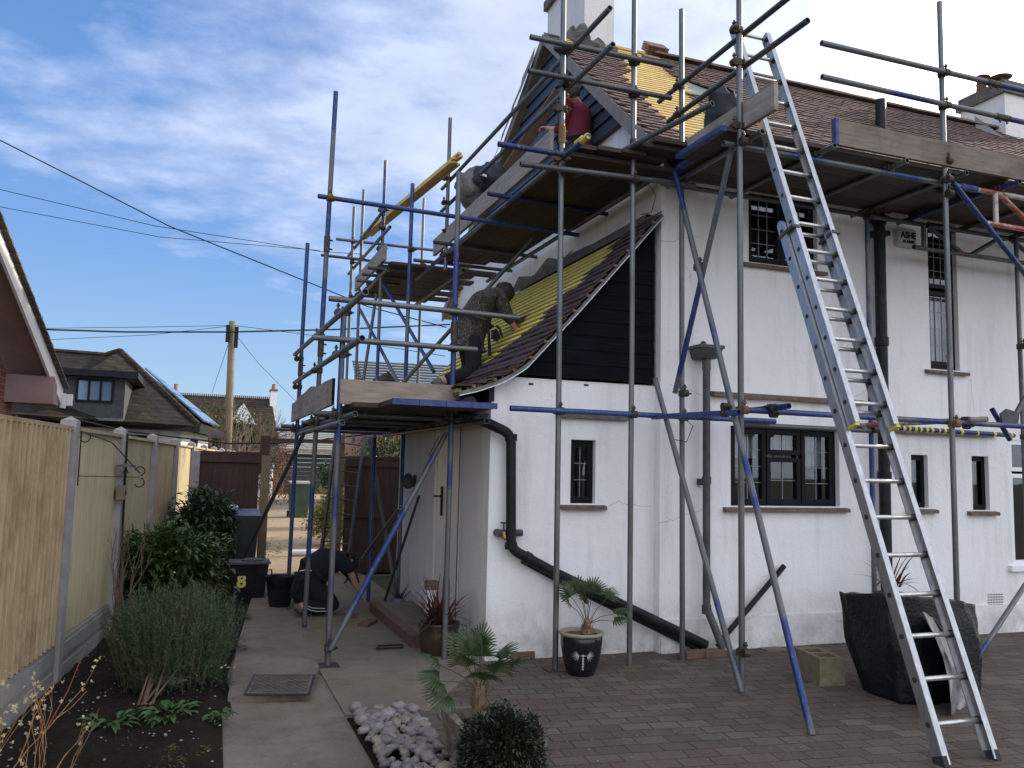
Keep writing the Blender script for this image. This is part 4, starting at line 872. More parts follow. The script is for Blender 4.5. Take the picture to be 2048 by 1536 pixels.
mb=MB(); mb.box((1.08,7.09,2.16),(2.13,7.125,2.37)); tbd=build('toe_board',mb,'toe_pale',scaf,'pale stained toe board across the low platform')
mb=MB(); n=40
for i in range(n):
    y0=7.14+3.3*i/n; y1=7.14+3.3*(i+1)/n; f=lambda y:2.40+.022*math.sin(y*2.3)+.010*math.sin(y*6)
    mb.add([(1.045,y0,2.15),(1.045,y1,2.15),(1.045,y1,f(y1)),(1.045,y0,f(y0)),(1.02,y0,2.15),(1.02,y1,2.15),(1.02,y1,f(y1)),(1.02,y0,f(y0))],[(0,1,2,3),(7,6,5,4),(3,2,6,7)])
mb.quad((1.02,10.44,2.15),(1.045,10.44,2.15),(1.045,10.44,2.33),(1.02,10.44,2.33)); build('toe_board',mb,'toe_grey_y',scaf,'side toe board of the low platform with a wavy top')
T('brace',gy(893,865,7.22),gy(660,1300,7.06),'tube_part_blue','brace crossing in front of the lean-to side wall')
T('brace',gx(607,868,1.06),gz(466,1163,.03),'tube_galvanised'); T('brace',gz(738,878,2.0),gz(793,1195,.03),'tube_part_blue')
T('brace',gx(838,992,2.35),gz(770,1200,.03),'tube_dull',r=.016); T('brace',gz(800,1015,1.3),gz(690,1165,.05),'tube_dull',r=.018)
# middle lift, front
T('ledger',V(2.40,6.53,2.15),V(5.05,6.53,2.15),'tube_blue','bright blue ledger across the lean-to front'); T('ledger',V(4.75,6.60,2.11),V(6.3,6.60,2.11),'tube_galvanised')
lt=T('ledger',V(6.35,6.56,2.15),V(8.15,6.56,2.13),'tube_navy','dark tube wound with yellow tape')
for i in range(22):
    x=6.45+i*.078+random.uniform(-.012,.012)
    if x>7.3 and i%3: continue
    mb=MB(); mb.tube(V(x,6.56,2.149-(x-6.35)*.011),V(x+.028+random.uniform(-.008,.008),6.56,2.149-(x-6.35)*.011),.0262,n=12); build('tape_band',mb,'tape_yellow',lt)
T('ledger',V(3.88,5.61,2.16),V(5.3,5.61,2.155),'tube_blue'); T('ledger',V(5.25,5.61,2.155),V(9.2,5.61,2.14),'tube_part_blue')
for a,b,m_,ya,yb2_ in (((1305,834),(1478,825),'tube_blue',6.6,5.4),((1385,834),(1578,812),'tube_navy',6.7,5.4),((1420,829),(1482,824),'tube_blue',6.3,5.9),((1705,852),(1975,838),'tube_rusty',6.7,5.45)):
    o=T('transom',gy(*a,ya),gy(*b,yb2_),m_); p=gy(*a,ya).lerp(gy(*b,yb2_),.86); CP(o,p,gy(*b,yb2_)-gy(*a,ya),d2=(1,0,0))
# upper front lift
T('ledger',V(3.86,5.62,4.33),V(6.5,5.62,4.33),'tube_part_blue'); T('ledger',V(6.48,5.62,4.33),V(9.5,5.62,4.33),'tube_rusty'); T('ledger',V(3.9,6.66,4.33),V(9.5,6.66,4.33),'tube_dull')
mb=MB(); mb.tube(V(6.42,5.62,4.33),V(6.62,5.62,4.33),.031,n=10); build('coupler',mb,'board_end_blue',scaf)
for x,m_ in ((4.08,'tube_galvanised'),(4.80,'tube_dull'),(5.60,'tube_dull'),(6.30,'tube_dull'),(6.92,'tube_navy'),(7.70,'tube_dull'),(8.45,'tube_dull')):
    o=T('transom',V(x,5.42+random.uniform(-.03,.03),4.383),V(x,6.86,4.383),m_); CP(o,V(x,5.62,4.375),(0,1,0))
for i in range(5):
    y=5.56+i*.232; x0=3.80+(.0 if i<3 else .05*i); b=board_x(x0,6.6+random.uniform(-.3,.3),y,y+.225,4.41+random.uniform(0,.006)); mb=MB(); mb.box((x0-.004,y-.001,4.408),(x0+.05,y+.226,4.450)); build('painted_end',mb,'board_end_blue',b)
    board_x(6.92,9.6,y,y+.225,4.41+random.uniform(0,.006)) if i!=9 else 0
mb=MB(); mb.box((6.55,5.56,4.462),(6.98,6.70,4.49)); build('deck_board',mb,'board_y',scaf)
mb=MB(); mb.box((4.00,5.15,4.452),(4.038,6.40,4.675)); build('toe_board',mb,'toe_grey_y',scaf,'end toe board of the front platform beside the ladder')
mb=MB(); mb.box((4.93,5.512,4.452),(9.5,5.548,4.675)); tb2=build('toe_board',mb,'toe_grey_x',scaf,'long brown front toe board with a blue end'); mb=MB(); mb.box((4.90,5.50,4.45),(4.932,5.552,4.678)); build('painted_end',mb,'board_end_blue',tb2)
r_=T('guard_rail',V(4.77,5.51,5.32),V(9.3,5.51,5.35),'tube_part_blue'); CP(r_,V(6.75,5.51,5.33),(1,0,0),sleeve=True); r_=T('guard_rail',V(4.77,5.51,5.02),V(9.3,5.51,5.02),'tube_part_blue'); CP(r_,V(6.85,5.51,5.02),(1,0,0),sleeve=True)
T('guard_rail',V(4.05,4.60,5.31),V(4.05,6.98,5.28),'tube_dull'); T('guard_rail',V(4.05,4.82,5.01),V(4.05,6.80,5.01),'tube_dull')
T('guard_rail',gx(1425,207,3.72),gx(1150,352,3.25),'tube_dull')
T('brace',gy(1350,345,6.52),V(3.78,4.545,0),'tube_part_blue','long raker down to the paving, bright blue at its foot'); T('brace',gy(1466,285,5.66),gy(1350,786,6.52),'tube_part_blue'); CP(U['p3'],gy(1394,535,6.2),(0,0,1),d2=(1,0,.3))
T('brace',gy(1310,757,6.62),V(3.93,5.50,0.02),'tube_part_blue','brace from the corner down to the outer standard'); T('brace',V(6.19,5.49,4.29),V(7.6,5.49,3.06),'tube_navy')
T('brace',gz(1947,1326,.02),gy(2070,1140,6.3),'tube_part_blue')
a=gy(1972,446,5.62); T('lattice_chord',a,V(9.4,5.62,a.z),'tube_rusty'); a2=gy(1990,385,5.62); T('lattice_strut',a2,V(a2.x,5.62,a.z),'tube_rusty'); T('lattice_strut',a2+V(.04,0,0),V(a2.x+.55,5.62,a.z),'tube_rusty'); T('lattice_strut',V(a2.x+1.1,5.62,4.33),V(a2.x+.6,5.62,a.z),'tube_rusty')
a=gy(1827,494,6.6); T('lattice_chord',a,V(9.8,6.6,a.z),'tube_dull'); a2=gy(1846,430,6.6); T('lattice_strut',V(a2.x,6.6,4.3),V(a2.x,6.6,a.z),'tube_dull'); T('lattice_strut',V(a2.x+.06,6.6,4.3),V(a2.x+.55,6.6,a.z),'tube_dull'); T('lattice_strut',V(a2.x+1.1,6.6,4.3),V(a2.x+.65,6.6,a.z),'tube_dull'); T('lattice_strut',V(a2.x+1.25,6.6,4.3),V(a2.x+1.75,6.6,a.z),'tube_dull')
T('brace',gy(1984,818,5.9),gy(2020,880,5.9),'tube_navy'); T('brace',gy(2050,795,5.8),gy(2020,850,5.8),'tube_dull')
mb=MB(); a=gy(2018,835,5.75); mb.prism([a+V(-.08,0,-.05),a+V(.12,0,-.05),a+V(.14,0,.05),a+V(-.02,0,.08),a+V(-.1,0,.03)],(0,.02,0)); build('gusset_plate',mb,'grey_iron',scaf)
for pts,y in ((((1374,842),(1386,852),(1373,884),(1344,878)),6.5),(((1296,368),(1312,391),(1303,425),(1283,429)),6.6),(((878,872),(866,895),(858,912),(868,905)),7.3)):
    mb=MB(); mb.path([gy(*p,y) for p in pts],.004,5); build('wire_tie',mb,'cable_black',scaf)

# ================================================================ LADDER
lad=thing('extension_ladder','long aluminium extension ladder leaning against the front scaffold','ladder',(4.34,3.86,0))
l0=V(4.14,3.86,0); lv=(V(4.14,5.98,5.48)-l0); LL=lv.length; lv.normalize(); lnrm=lv.cross(V(1,0,0)).normalized()
if lnrm.y>0: lnrm=-lnrm
def lrail(x,s0,s1,off,lab=None):
    mb=MB(); a=l0+lv*s0+lnrm*off; b=l0+lv*s1+lnrm*off; a.x=b.x=x
    mb.beam(a,b,.028,.072,up=lnrm); mb.beam(a+lnrm*.036+V(.010 if x<4.3 else -.010,0,0),b+lnrm*.036+V(.010 if x<4.3 else -.010,0,0),.044,.006,up=lnrm); mb.beam(a-lnrm*.036+V(.010 if x<4.3 else -.010,0,0),b-lnrm*.036+V(.010 if x<4.3 else -.010,0,0),.044,.006,up=lnrm)
    return build('rail',mb,'aluminium',lad,lab)
lo_r=[lrail(4.13,0,3.83,0),lrail(4.535,0,3.83,0)]; up_r=[lrail(4.155,2.12,LL,.085),lrail(4.51,2.12,LL,.085)]
for rr,s in ((lo_r[0],3.83),(lo_r[1],3.83),(up_r[0],LL),(up_r[1],LL)):
    off=0 if rr in lo_r else .085; x={0:4.13,1:4.535}[lo_r.index(rr)] if rr in lo_r else {0:4.155,1:4.51}[up_r.index(rr)]
    p=l0+lv*s+lnrm*off; p.x=x; mb=MB(); mb.tube(p-V(.0145,0,0),p+V(.0145,0,0),.037,n=12); build('end_cap',mb,'aluminium',rr)
for rr,x in ((up_r[0],4.155),(up_r[1],4.51)):
    p=l0+lv*2.115+lnrm*.085; p.x=x; mb=MB(); mb.beam(p,p-lv*.02,.034,.080,up=lnrm); build('end_cap',mb,'yellow_cap',rr)
for x in (4.13,4.535):
    p=l0+lnrm*0; p.x=x; mb=MB(); mb.beam(p+lv*.05,p-lv*.012,.036,.08,up=lnrm); build('foot',mb,'rubber_dark',lad)
k=0; s=.22
while s<LL-.05:
    if s<3.8:
        p=l0+lv*s; mb=MB(); mb.tube(V(4.128,p.y,p.z),V(4.537,p.y,p.z),.0155,n=10); o=build('rung',mb,'aluminium_rung',lad,smooth=True)
        mb=MB(); mb.tube(V(4.1145,p.y,p.z),V(4.117,p.y,p.z),.017,n=10); build('rung_end',mb,'rubber_dark',o); mb=MB(); mb.tube(V(4.505,p.y,p.z),V(4.522,p.y,p.z),.024,n=10); build('rung_end',mb,'rubber_dark',o)
    if s>2.15:
        p=l0+lv*(s+.03)+lnrm*.085; mb=MB(); mb.tube(V(4.153,p.y,p.z),V(4.512,p.y,p.z),.0155,n=10); o=build('rung',mb,'aluminium_rung',lad,smooth=True)
        mb=MB(); mb.tube(V(4.1395,p.y,p.z),V(4.142,p.y,p.z),.017,n=10); build('rung_end',mb,'rubber_dark',o); mb=MB(); mb.tube(V(4.484,p.y,p.z),V(4.497,p.y,p.z),.024,n=10); build('rung_end',mb,'rubber_dark',o)
    s+=.254
for x,xx in ((4.13,4.155),(4.535,4.51)):
    p=l0+lv*3.74+lnrm*.045; mb=MB(); mb.beam(V((x+xx)/2,p.y,p.z)-lv*.012,V((x+xx)/2,p.y,p.z)+lv*.012,.07,.175,up=lnrm); build('guide_bracket',mb,'grey_iron',lad)
# dark ladder leaning by the back gate
lad2=thing('leaning_ladder','thin dark ladder leaning on the brown gate panel under the low platform','ladder',gz(668,1150,.05))
A0,A1=gz(642,1128,.03),None; B0=gz(692,1150,.03); yy=(A0.y+B0.y)/2; A0=gy(640,1128,12.6); B0=gy(694,1136,12.6); A1=gy(672,866,12.9); B1=gy(730,872,12.9)
for a,b in ((A0,A1),(B0,B1)): mb=MB(); mb.beam(a,b,.035,.06); build('rail',mb,'tube_dull',lad2)
for i in range(9): t_=(i+.6)/9.3; mb=MB(); mb.tube(A0.lerp(A1,t_),B0.lerp(B1,t_),.012,n=6); build('rung',mb,'tube_dull',lad2)

# ================================================================ GARDEN FENCE
fen=thing('garden_fence','tall pale wooden fence with concrete posts running along the left of the garden','fence',tuple(FB))
posts=[-5.49,-3.66,-1.83,0,1.83,3.66,5.49,7.32,9.15,10.98,12.81,14.64,16.5]
for t_ in posts:
    c=fpt(t_); mb=MB(); a=FD*.055; n=FN*.055
    base=[c-a-n,c+a-n,c+a+n,c-a+n]; mb.prism(base,(0,0,1.93)); p=[q+V(0,0,1.931) for q in base]; mb.add(p+[c+V(0,0,1.965)],[(0,1,4),(1,2,4),(2,3,4),(3,0,4),(3,2,1,0)])
    build('post',mb,'concrete_post',fen)
for k,(t0,t1) in enumerate(zip(posts,posts[1:])):
    a,b=t0+.058,t1-.058; mb=MB(); ribbed=(t0<0) or k in (5,); n_=17 if t0<0 else (14 if t0<6 else 8); fine=t0>=0
    mt='fence_wood' if (t0<0 or k in(5,7)) else 'fence_pale'
    for i in range(n_):
        s0=a+(b-a)*i/n_; s1=a+(b-a)*(i+1)/n_+.006; th0=.004 if not fine else .010; th1=.045 if not fine else .015
        p0=fpt(s0,.32,-.012); p1=fpt(s1,.32,-.012); q0=fpt(s0,.32,-.012+th0); q1=fpt(s1,.32,-.012+th1+random.uniform(0,.004))
        vs=[p0,p1,q1,q0]; mb.add(vs+[v+V(0,0,1.54) for v in vs],[(3,2,1,0),(4,5,6,7),(0,1,5,4),(1,2,6,5),(2,3,7,6),(3,0,4,7)])
    if t0<0:
        mb=MB()
        for i in range(n_):
            s0=a+(b-a)*i/n_; wv_=(b-a)/n_; mb.cm=1; mb.prism([fpt(s0,.32,.0),fpt(s0+wv_-.001,.32,.0),fpt(s0+wv_-.001,.32,.014),fpt(s0,.32,.014)],(0,0,1.54)); mb.cm=0
            k=random.uniform(.42,.55); mb.prism([fpt(s0+.002,.32,.0145),fpt(s0+wv_*k,.32,.0145),fpt(s0+wv_*k-.004,.32,.036),fpt(s0+.006,.32,.042)],(0,0,1.54))
        mt=['fence_wood','fence_groove']
    build('panel',mb,mt,fen)
    mb=MB(); mb.prism([fpt(a,1.86,-.03),fpt(b,1.86,-.03),fpt(b,1.86,.035),fpt(a,1.86,.035)],(0,0,.028)); mt=mt[0] if isinstance(mt,list) else mt; build('capping',mb,mt,fen)
    mb=MB(); mb.prism([fpt(a,-.02,-.022),fpt(b,-.02,-.022),fpt(b,-.02,.022),fpt(a,-.02,.022)],(0,0,.33))
    for z in (.02,.175): mb.prism([fpt(a+.03,z,.0225),fpt(b-.03,z,.0225),fpt(b-.03,z,.034),fpt(a+.03,z,.034)],(0,0,.105))
    build('gravel_board',mb,'concrete_base',fen)
# brown close boarded fence and gateway behind the scaffold
bf=thing('brown_fence','dark brown boarded gate panels either side of the gateway behind the scaffold','fence',(.5,12.9,0))
def bpanel(x0,x1,y,zt=1.78,lab=None):
    mb=MB(); n=int((x1-x0)/.1)+1
    for i in range(n): a=x0+(x1-x0)*i/n; mb.box((a+.001,y,.02),(a+(x1-x0)/n-.002,y+.015+(.005 if i%2 else 0),zt-.02))
    mb.box((x0,y+.021,.02),(x1,y+.03,zt-.02)); mb.box((x0,y-.03,zt-.13),(x1,y-.001,zt)); mb.box((x0,y-.028,.85),(x1,y-.001,.94)); mb.box((x0-.02,y-.04,zt+.001),(x1+.02,y+.03,zt+.025)); return build('panel',mb,'fence_brown',bf,lab)
bpanel(.02,.84,12.9); bpanel(2.12,3.0,13.0,1.76)
for (x,y,zt,w_) in ((.93,12.88,1.76,.12),(2.0,12.98,2.1,.16),(-.03,12.88,1.80,.10)): mb=MB(); mb.box((x-w_/2,y-.05,0),(x+w_/2,y+.05,zt)); build('post',mb,'gate_post' if x>0 else 'concrete_post',bf)
mb=MB(); mb.box((.86,13.2,1.5),(1.0,13.3,2.06)); build('post',mb,'fence_brown',bf)
mb=MB(); mb.beam(V(1.0,13.25,2.0),V(2.1,13.1,2.0),.06,.05); build('rail',mb,'fence_brown',bf)

# ================================================================ FOLIAGE HELPERS
def leaf(mb,p,d,up,L_,w_,fold=.25,droop=.2):
    d=d.normalized(); s_=d.cross(up)
    if s_.length<1e-3: s_=d.cross(V(1,0,0))
    s_.normalize(); n=s_.cross(d)
    m1=p+d*L_*.35-n*droop*L_*.05; m2=p+d*L_*.72-n*droop*L_*.2; t_=p+d*L_-n*droop*L_*.45; f_=n*w_*fold
    mb.add([p,m1+s_*w_*.5+f_,m2+s_*w_*.42+f_,t_,m2-s_*w_*.42+f_,m1-s_*w_*.5+f_,m1,m2],[(0,1,6),(1,2,7,6),(2,3,7),(7,3,4),(6,7,4,5),(0,6,5)])
def rdir(zlo=-1,zhi=1):
    a=random.uniform(0,2*math.pi); z=random.uniform(zlo,zhi); r=math.sqrt(max(0,1-z*z)); return V(r*math.cos(a),r*math.sin(a),z)
def shrub(name,label,cat,c,rad,n,L_,w_,mat,base=None,clumps=60,inner=.55,group=None,jit=.16,updir=.4,bark='bark',droop=.5):
    c=Vector(c); base=Vector(base) if base is not None else V(c.x,c.y,0.02); th=thing(name,label,cat,tuple(base),group)
    mb=MB(); 
    cl=[]
    for i in range(clumps):
        d=rdir(-.75,1); k=random.uniform(inner,1.0)*(1+.22*noise.noise(d*2.3+c)); cl.append((c+V(d.x*rad[0],d.y*rad[1],d.z*rad[2])*k,d))
    for i in range(n):
        p,d=random.choice(cl); q=p+V(random.gauss(0,jit*rad[0]),random.gauss(0,jit*rad[1]),random.gauss(0,jit*rad[2]))
        if q.z<.03: continue
        o=(d*1.0+rdir()*.9+V(0,0,updir)).normalized(); leaf(mb,q,o,V(0,0,1) if abs(o.z)<.9 else V(1,0,0),L_*random.uniform(.6,1.15),w_*random.uniform(.7,1.1),droop=droop)
    build('crown',mb,mat,th)
    mb=MB()
    for i in range(12):
        p,d=random.choice(cl); m=base.lerp(p,.5)+V(random.gauss(0,.03),random.gauss(0,.03),0)
        mb.path([base+V(random.gauss(0,.02),random.gauss(0,.02),0),m,p],.012*max(1,rad[0]*2),5,r1=.004*max(1,rad[0]*2))
    build('stem',mb,bark,th); return th
def tree_branches(mb,p,d,L_,r,depth,spread=.55,tips=None,n_=3,up=.1):
    q=p+d*L_*.5+rdir()*L_*.05; e=q+(d+rdir()*.25).normalized()*L_*.5; mb.path([p,q,e],r,5 if depth<2 else 6,r1=r*.62)
    if tips is not None and depth<=1: tips.append((e,d))
    if depth<=0: return
    for i in range(n_): 
        nd=(d+rdir()*spread+V(0,0,up)).normalized(); s=p.lerp(e,random.uniform(.55,1)) if i else e; tree_branches(mb,s,nd,L_*random.uniform(.6,.85),r*.6,depth-1,spread,tips,n_,up)
random.seed(5)
shrub('laurel_bush','broad glossy laurel bush against the fence, the nearer of two','bush',(-.24,9.5,.52),(.52,.50,.48),4200,.11,.046,'leaf_laurel',clumps=190,inner=.35,droop=.7,jit=.12,updir=.15)
shrub('laurel_bush','darker glossy laurel bush beside the green wheelie bin, the farther of two','bush',(.14,12.0,.80),(.40,.36,.52),2600,.11,.044,'leaf_dark',clumps=110,inner=.35,droop=1.0,updir=.1)
# rosemary: upright needle sprigs from a gnarled trunk
ros=thing('rosemary_bush','wispy grey-green rosemary bush in the front of the bed','bush',(-.22,6.2,.03)); mb=MB(); sm=MB()
for i in range(640):
    a=random.uniform(0,2*math.pi); rr=math.sqrt(random.random()); b=V(-.10+.36*rr*math.cos(a),6.75+.46*rr*math.sin(a),.05+.12*random.random()+(.16 if rr<.6 else 0)); tz=.70-.17*rr*rr+random.gauss(0,.05); tip=b+V(.10*math.cos(a)*rr+random.gauss(0,.05),.10*math.sin(a)*rr+random.gauss(0,.04),0); tip.z=tz
    if tip.z<b.z+.1: tip.z=b.z+.18
    sm.path([b,b.lerp(tip,.5)+V(random.gauss(0,.01),random.gauss(0,.01),0),tip],.0016,3,r1=.0007) if i%3==0 else 0
    L_=(tip-b).length; n=int(L_/.0085)
    for k in range(n):
        t_=(k+random.random())/n; p=b.lerp(tip,t_); d=((tip-b).normalized()*.75+rdir()*.8).normalized(); s_=d.cross(rdir()).normalized()*.0034; e=p+d*random.uniform(.020,.038); mb.add([p-s_,p+s_,e],[(0,1,2)])
build('foliage',mb,'leaf_rosemary',ros)
for i in range(8):
    a=random.uniform(0,2*math.pi); p=V(-.24+random.gauss(0,.02),6.2,.04); e=V(-.08+.38*math.cos(a)*random.random(),6.7+.45*math.sin(a)*random.random(),random.uniform(.2,.4)); sm.path([p,p.lerp(e,.35)+V(random.gauss(0,.03),0,.09),e],.009,5,r1=.002)
build('stem',sm,'twig',ros)
# bare shrubs
def bare(name,label,base,n,L_,spread,mat,r=.008,depth=3,up=.3,flowers=0,lean=V(0,0,0)):
    th=thing(name,label,'shrub',tuple(base)); mb=MB(); tips=[]
    for i in range(n):
        d=(V(0,0,1)+rdir()*spread+lean).normalized(); tree_branches(mb,Vector(base)+V(random.gauss(0,.03),random.gauss(0,.03),0),d,L_*random.uniform(.6,1.1),r*random.uniform(.5,1),depth,.35,tips,2,up)
    build('branches',mb,mat,th)
    if flowers:
        fm=MB()
        for i in range(flowers):
            e,d=random.choice(tips); e=e+V(random.gauss(0,.03),random.gauss(0,.03),random.gauss(0,.04))
            for j in range(5): leaf(fm,e,rdir(),rdir(),.012,.010)
        build('blossom',fm,'petal',th)
    return th
bare('bare_shrub','leafless brown shrub with upright twigs against the pale fence',(-.60,8.35,.03),7,.42,.28,'twig',.012,3,.5)
rs=thing('red_stem','long thin red stems rising from the bed corner near the fence','shrub',tuple(gz(80,1480,.05))); 
mb=MB(); a=gz(80,1482,.05)
for p,y in (((175,1285),5.7),((65,1390),5.4),((70,1400),5.6)): e=gy(*p,y); mb.path([a,a.lerp(e,.5)+V(.02,0,0),e],.0045,5,r1=.002)
build('branches',mb,'twig_red',rs)
bare('flowering_shrub','leafless golden stems with small cream blossoms in the bottom left corner',(-.92,4.75,.0),10,.30,.55,'twig_gold',.0055,2,.2,flowers=130,lean=V(.1,0,.0))
bare('flowering_shrub','sparser golden stems at the bottom edge of the bed',(-.62,4.7,.0),6,.26,.5,'twig_gold',.0045,2,.2,flowers=25,lean=V(.25,0,.1))
# low leafy plants
def weed(label,c,R_,n,L_,w_,mat='leaf_weed',name='leafy_plant',zt=.06,flower=None):
    th=thing(name,label,'plant',(c[0],c[1],.03)); mb=MB()
    for i in range(n):
        a=random.uniform(0,2*math.pi); rr=R_*math.sqrt(random.random()); p=V(c[0]+rr*math.cos(a),c[1]+rr*math.sin(a),.04+random.random()*zt); d=V(math.cos(a),math.sin(a),random.uniform(.1,.9)); leaf(mb,p,d,V(0,0,1),L_*random.uniform(.6,1.1),w_,droop=1.2)
    build('leaves',mb,mat,th)
    if flower:
        fm=MB()
        for i in range(flower):
            p=V(c[0]+random.gauss(0,R_*.6),c[1]+random.gauss(0,R_*.6),zt+.08)
            for j in range(5): leaf(fm,p,rdir(.0,1),V(0,0,1),.014,.012)
        build('blossom',fm,'petal',th)
    return th
def gp(x,y): q=gz(x,y,.05); return (q.x,q.y)
weed('fresh green leafy plant left of the rosemary trunk',gp(215,1452),.11,40,.10,.035); weed('fresh green leafy plant right of the rosemary trunk',gp(335,1432),.13,60,.095,.04); weed('small green plant nearest the manhole slab',gp(440,1440),.07,36,.06,.03)
weed('dark leafy plant with pale yellow flowers by the path edge',gp(420,1375),.14,60,.05,.022,'leaf_dark',zt=.10,flower=7); weed('feathery low plant beside the raised path',gp(455,1300),.13,190,.07,.008,'leaf_hedge',zt=.12); weed('grassy tuft at the foot of the laurel',gp(470,1240),.12,140,.09,.007,'leaf_hedge',zt=.1)
weed('mossy yellow tuft at the bottom of the bed',gp(375,1500),.11,200,.025,.008,'moss',zt=.02); weed('brown-green tuft at the bottom of the bed',gp(330,1530),.09,130,.03,.006,'moss',zt=.03)
weed('small green plant beside the gate post',gp(540,1110),.16,80,.08,.03,'leaf_laurel',zt=.25)
gm=MB()
for i in range(3200):
    t_=random.uniform(-3,5.3); off=random.uniform(.06,1.15); p=fpt(t_,.035,off)
    if random.random()>.25+.6*max(0,noise.noise(p*1.7)+.25): continue
    h=random.uniform(.02,.07); d=rdir(0.2,1); s_=V(random.gauss(0,1),random.gauss(0,1),0).normalized()*.0025; gm.add([p-s_,p+s_,p+d*h],[(0,1,2)])
build('bed_grass',gm,'leaf_rosemary',kind='stuff')
fs=MB(); fs.ell((gp(345,1366)[0],gp(345,1366)[1],.06),(.10,.05,.03),10,6,amp=.5,seed=2); tag(build('garden_stone',fs,'concrete_base'),'flat pale stone lying in the bed beside the rosemary','stone')
# fence hooks and feeder
p0=fpt(.07,1.80,.07); br=thing('hanging_bracket','black scrolled hanging bracket on the first concrete fence post','bracket',tuple(p0)); mb=MB(); c0=fpt(.06,1.86,.065); c1=fpt(.06,1.45,.065)
tip=c0+V(0,0,-.34)+FN*.42+FD*.05; mb.path([c0,c1],.005,6); mb.path([c0+V(0,0,-.34),tip],.0035,6)
def curl(c,r,a0,a1,u,v,n=9): return [c+u*(r*math.cos(a0+(a1-a0)*i/n))+v*(r*math.sin(a0+(a1-a0)*i/n)) for i in range(n+1)]
u=FN; v=V(0,0,1); mb.path(curl(c0+V(0,0,-.05)+u*.03,.035,2.5,7.2,u,v),.005,5); mb.path([c0+V(0,0,-.02)+u*.04,c0.lerp(tip,.5)+V(0,0,.09),tip+V(0,0,.03)],.005,5); mb.path(curl(tip+V(0,0,.045),.035,-1.4,3.0,u,v),.005,5); mb.path(curl(tip+V(0,0,-.04),.035,1.4,-2.8,u,v),.005,5)
build('frame',mb,'cable_black',br)
def flat_thing(name,label,cat,mb,mat): return tag(build(name,mb,mat),label,cat)
q=gpl(229,933,fpt(1.5),FN); bfeed=thing('bird_feeder','small hanging bird feeder with a flat grey lid','bird feeder',tuple(q)); q=q+FN*.10
mb=MB(); mb.lathe(q,[(.09,0),(.085,.012),(.0,.03)],14); build('lid',mb,'grey_iron',bfeed); mb=MB(); mb.path([q+V(0,0,.03),q+V(0,0,.30)],.002,4); mb.path([q,q+V(.02,0,-.06),q+V(.03,0,-.05)],.004,4); mb.path([q,q+V(-.02,0,-.06),q+V(-.03,0,-.05)],.004,4); build('wire',mb,'cable_black',bfeed)
q=gpl(228,986,fpt(1.5),FN)+FN*.03; nb=thing('bird_box','small round-topped bird box fixed on the fence','bird box',tuple(q)); mb=MB(); prof=[(-.055,-.06),(.055,-.06),(.055,.03),(.03,.065),(0,.075),(-.03,.065),(-.055,.03)]
mb.prism([q+FD*a+V(0,0,b) for a,b in prof],FN*.07); build('body',mb,'bark',nb); mb=MB(); mb.tube(q+FN*.071,q+FN*.075,.02,n=12); build('entrance_hole',mb,'room_dark',nb)
mb=MB(); c=fpt(1.83,1.9,.06); mb.path([c,c+V(0.015,0,-.8),c+V(.03,0,-1.5),c+V(.0,0,-1.85)],.012,6); flat_thing('black_cable','thick black cable running down the second fence post','cable',mb,'cable_black')

# ================================================================ NEIGHBOURS
nh=thing('neighbour_house','brick house at the left edge with white bargeboard and brown soffit','house',(-2.2,10.5,0))
def seg(a,b): return Vector(b)-Vector(a)
tipp=V(-1.60,11.5,2.50); upp=gy(0,458,9.3); dv=(upp-tipp); top_=tipp+dv*1.6
o_=V(-.99,-.10,0).normalized()   # towards the house wall
mb=MB(); k=V(0,0,-.17)
mb.add([tipp,top_,top_+k,tipp+k*1.25,tipp+o_*.03,top_+o_*.03,top_+k+o_*.03,tipp+k*1.25+o_*.03],[(0,1,2,3)[::-1],(4,5,6,7),(0,4,5,1),(3,2,6,7)[::-1],(0,3,7,4)]); build('bargeboard',mb,'fascia_white',nh)
mb=MB(); q0=tipp+V(0,.10,-.06)+k*.1; mb.box((tipp.x-.02,tipp.y-.02,tipp.z-.24),(tipp.x+.03,tipp.y+.10,tipp.z-.06)); mb.box((tipp.x+.0,tipp.y+.10,tipp.z-.20),(tipp.x+.09,tipp.y+.20,tipp.z-.06)); build('gutter_end',mb,'fascia_white',nh)
mb=MB(); s_=V(0,0,-.10); mb.add([tipp+s_+o_*.031,top_+s_+o_*.031,top_+s_+o_*.75,tipp+s_+o_*.75],[(0,1,2,3)]); build('soffit',mb,'soffit_pink',nh)
mb=MB(); bxa=tipp+o_*.035; mb.prism([bxa+V(0,.05,-.22),bxa+V(0,-.45,-.22),bxa+V(0,-.45,.10),bxa+V(0,.05,-.10)],o_*.5); build('boxed_eave',mb,'soffit_pink',nh)
mb=MB(); n=26
for i in range(n):
    a=tipp+dv*(1.6*i/n)-dv.normalized()*.03; b=tipp+dv*(1.6*(i+1)/n)+dv.normalized()*.03; nn=dv.normalized().cross(o_).normalized(); nn=nn if nn.z>0 else -nn
    x=0
    while x<1.6: mb.prism([a+nn*.045-o_*(.06-x),b+nn*.02-o_*(.06-x),b+nn*.0-o_*(.06-x),a+nn*.02-o_*(.06-x)],o_*.158); x+=.165
build('roof_tiles',mb,'mossy_tile',nh)
mb=MB(); wl=tipp+o_*.5; mb.add([V(wl.x,wl.y-.1,-.1),V(wl.x-.45,wl.y-6,-.1),V(wl.x-.45,wl.y-6,5.0),V(wl.x-.25,wl.y-3.3,4.5),V(wl.x,wl.y-.1,2.38)],[(0,1,2,3,4)]); mb.quad(V(wl.x,wl.y-.1,-.1),V(wl.x,wl.y-.1,2.38),V(wl.x-6,wl.y+.4,2.38),V(wl.x-6,wl.y+.4,-.1)); build('wall',mb,'red_brick',nh)
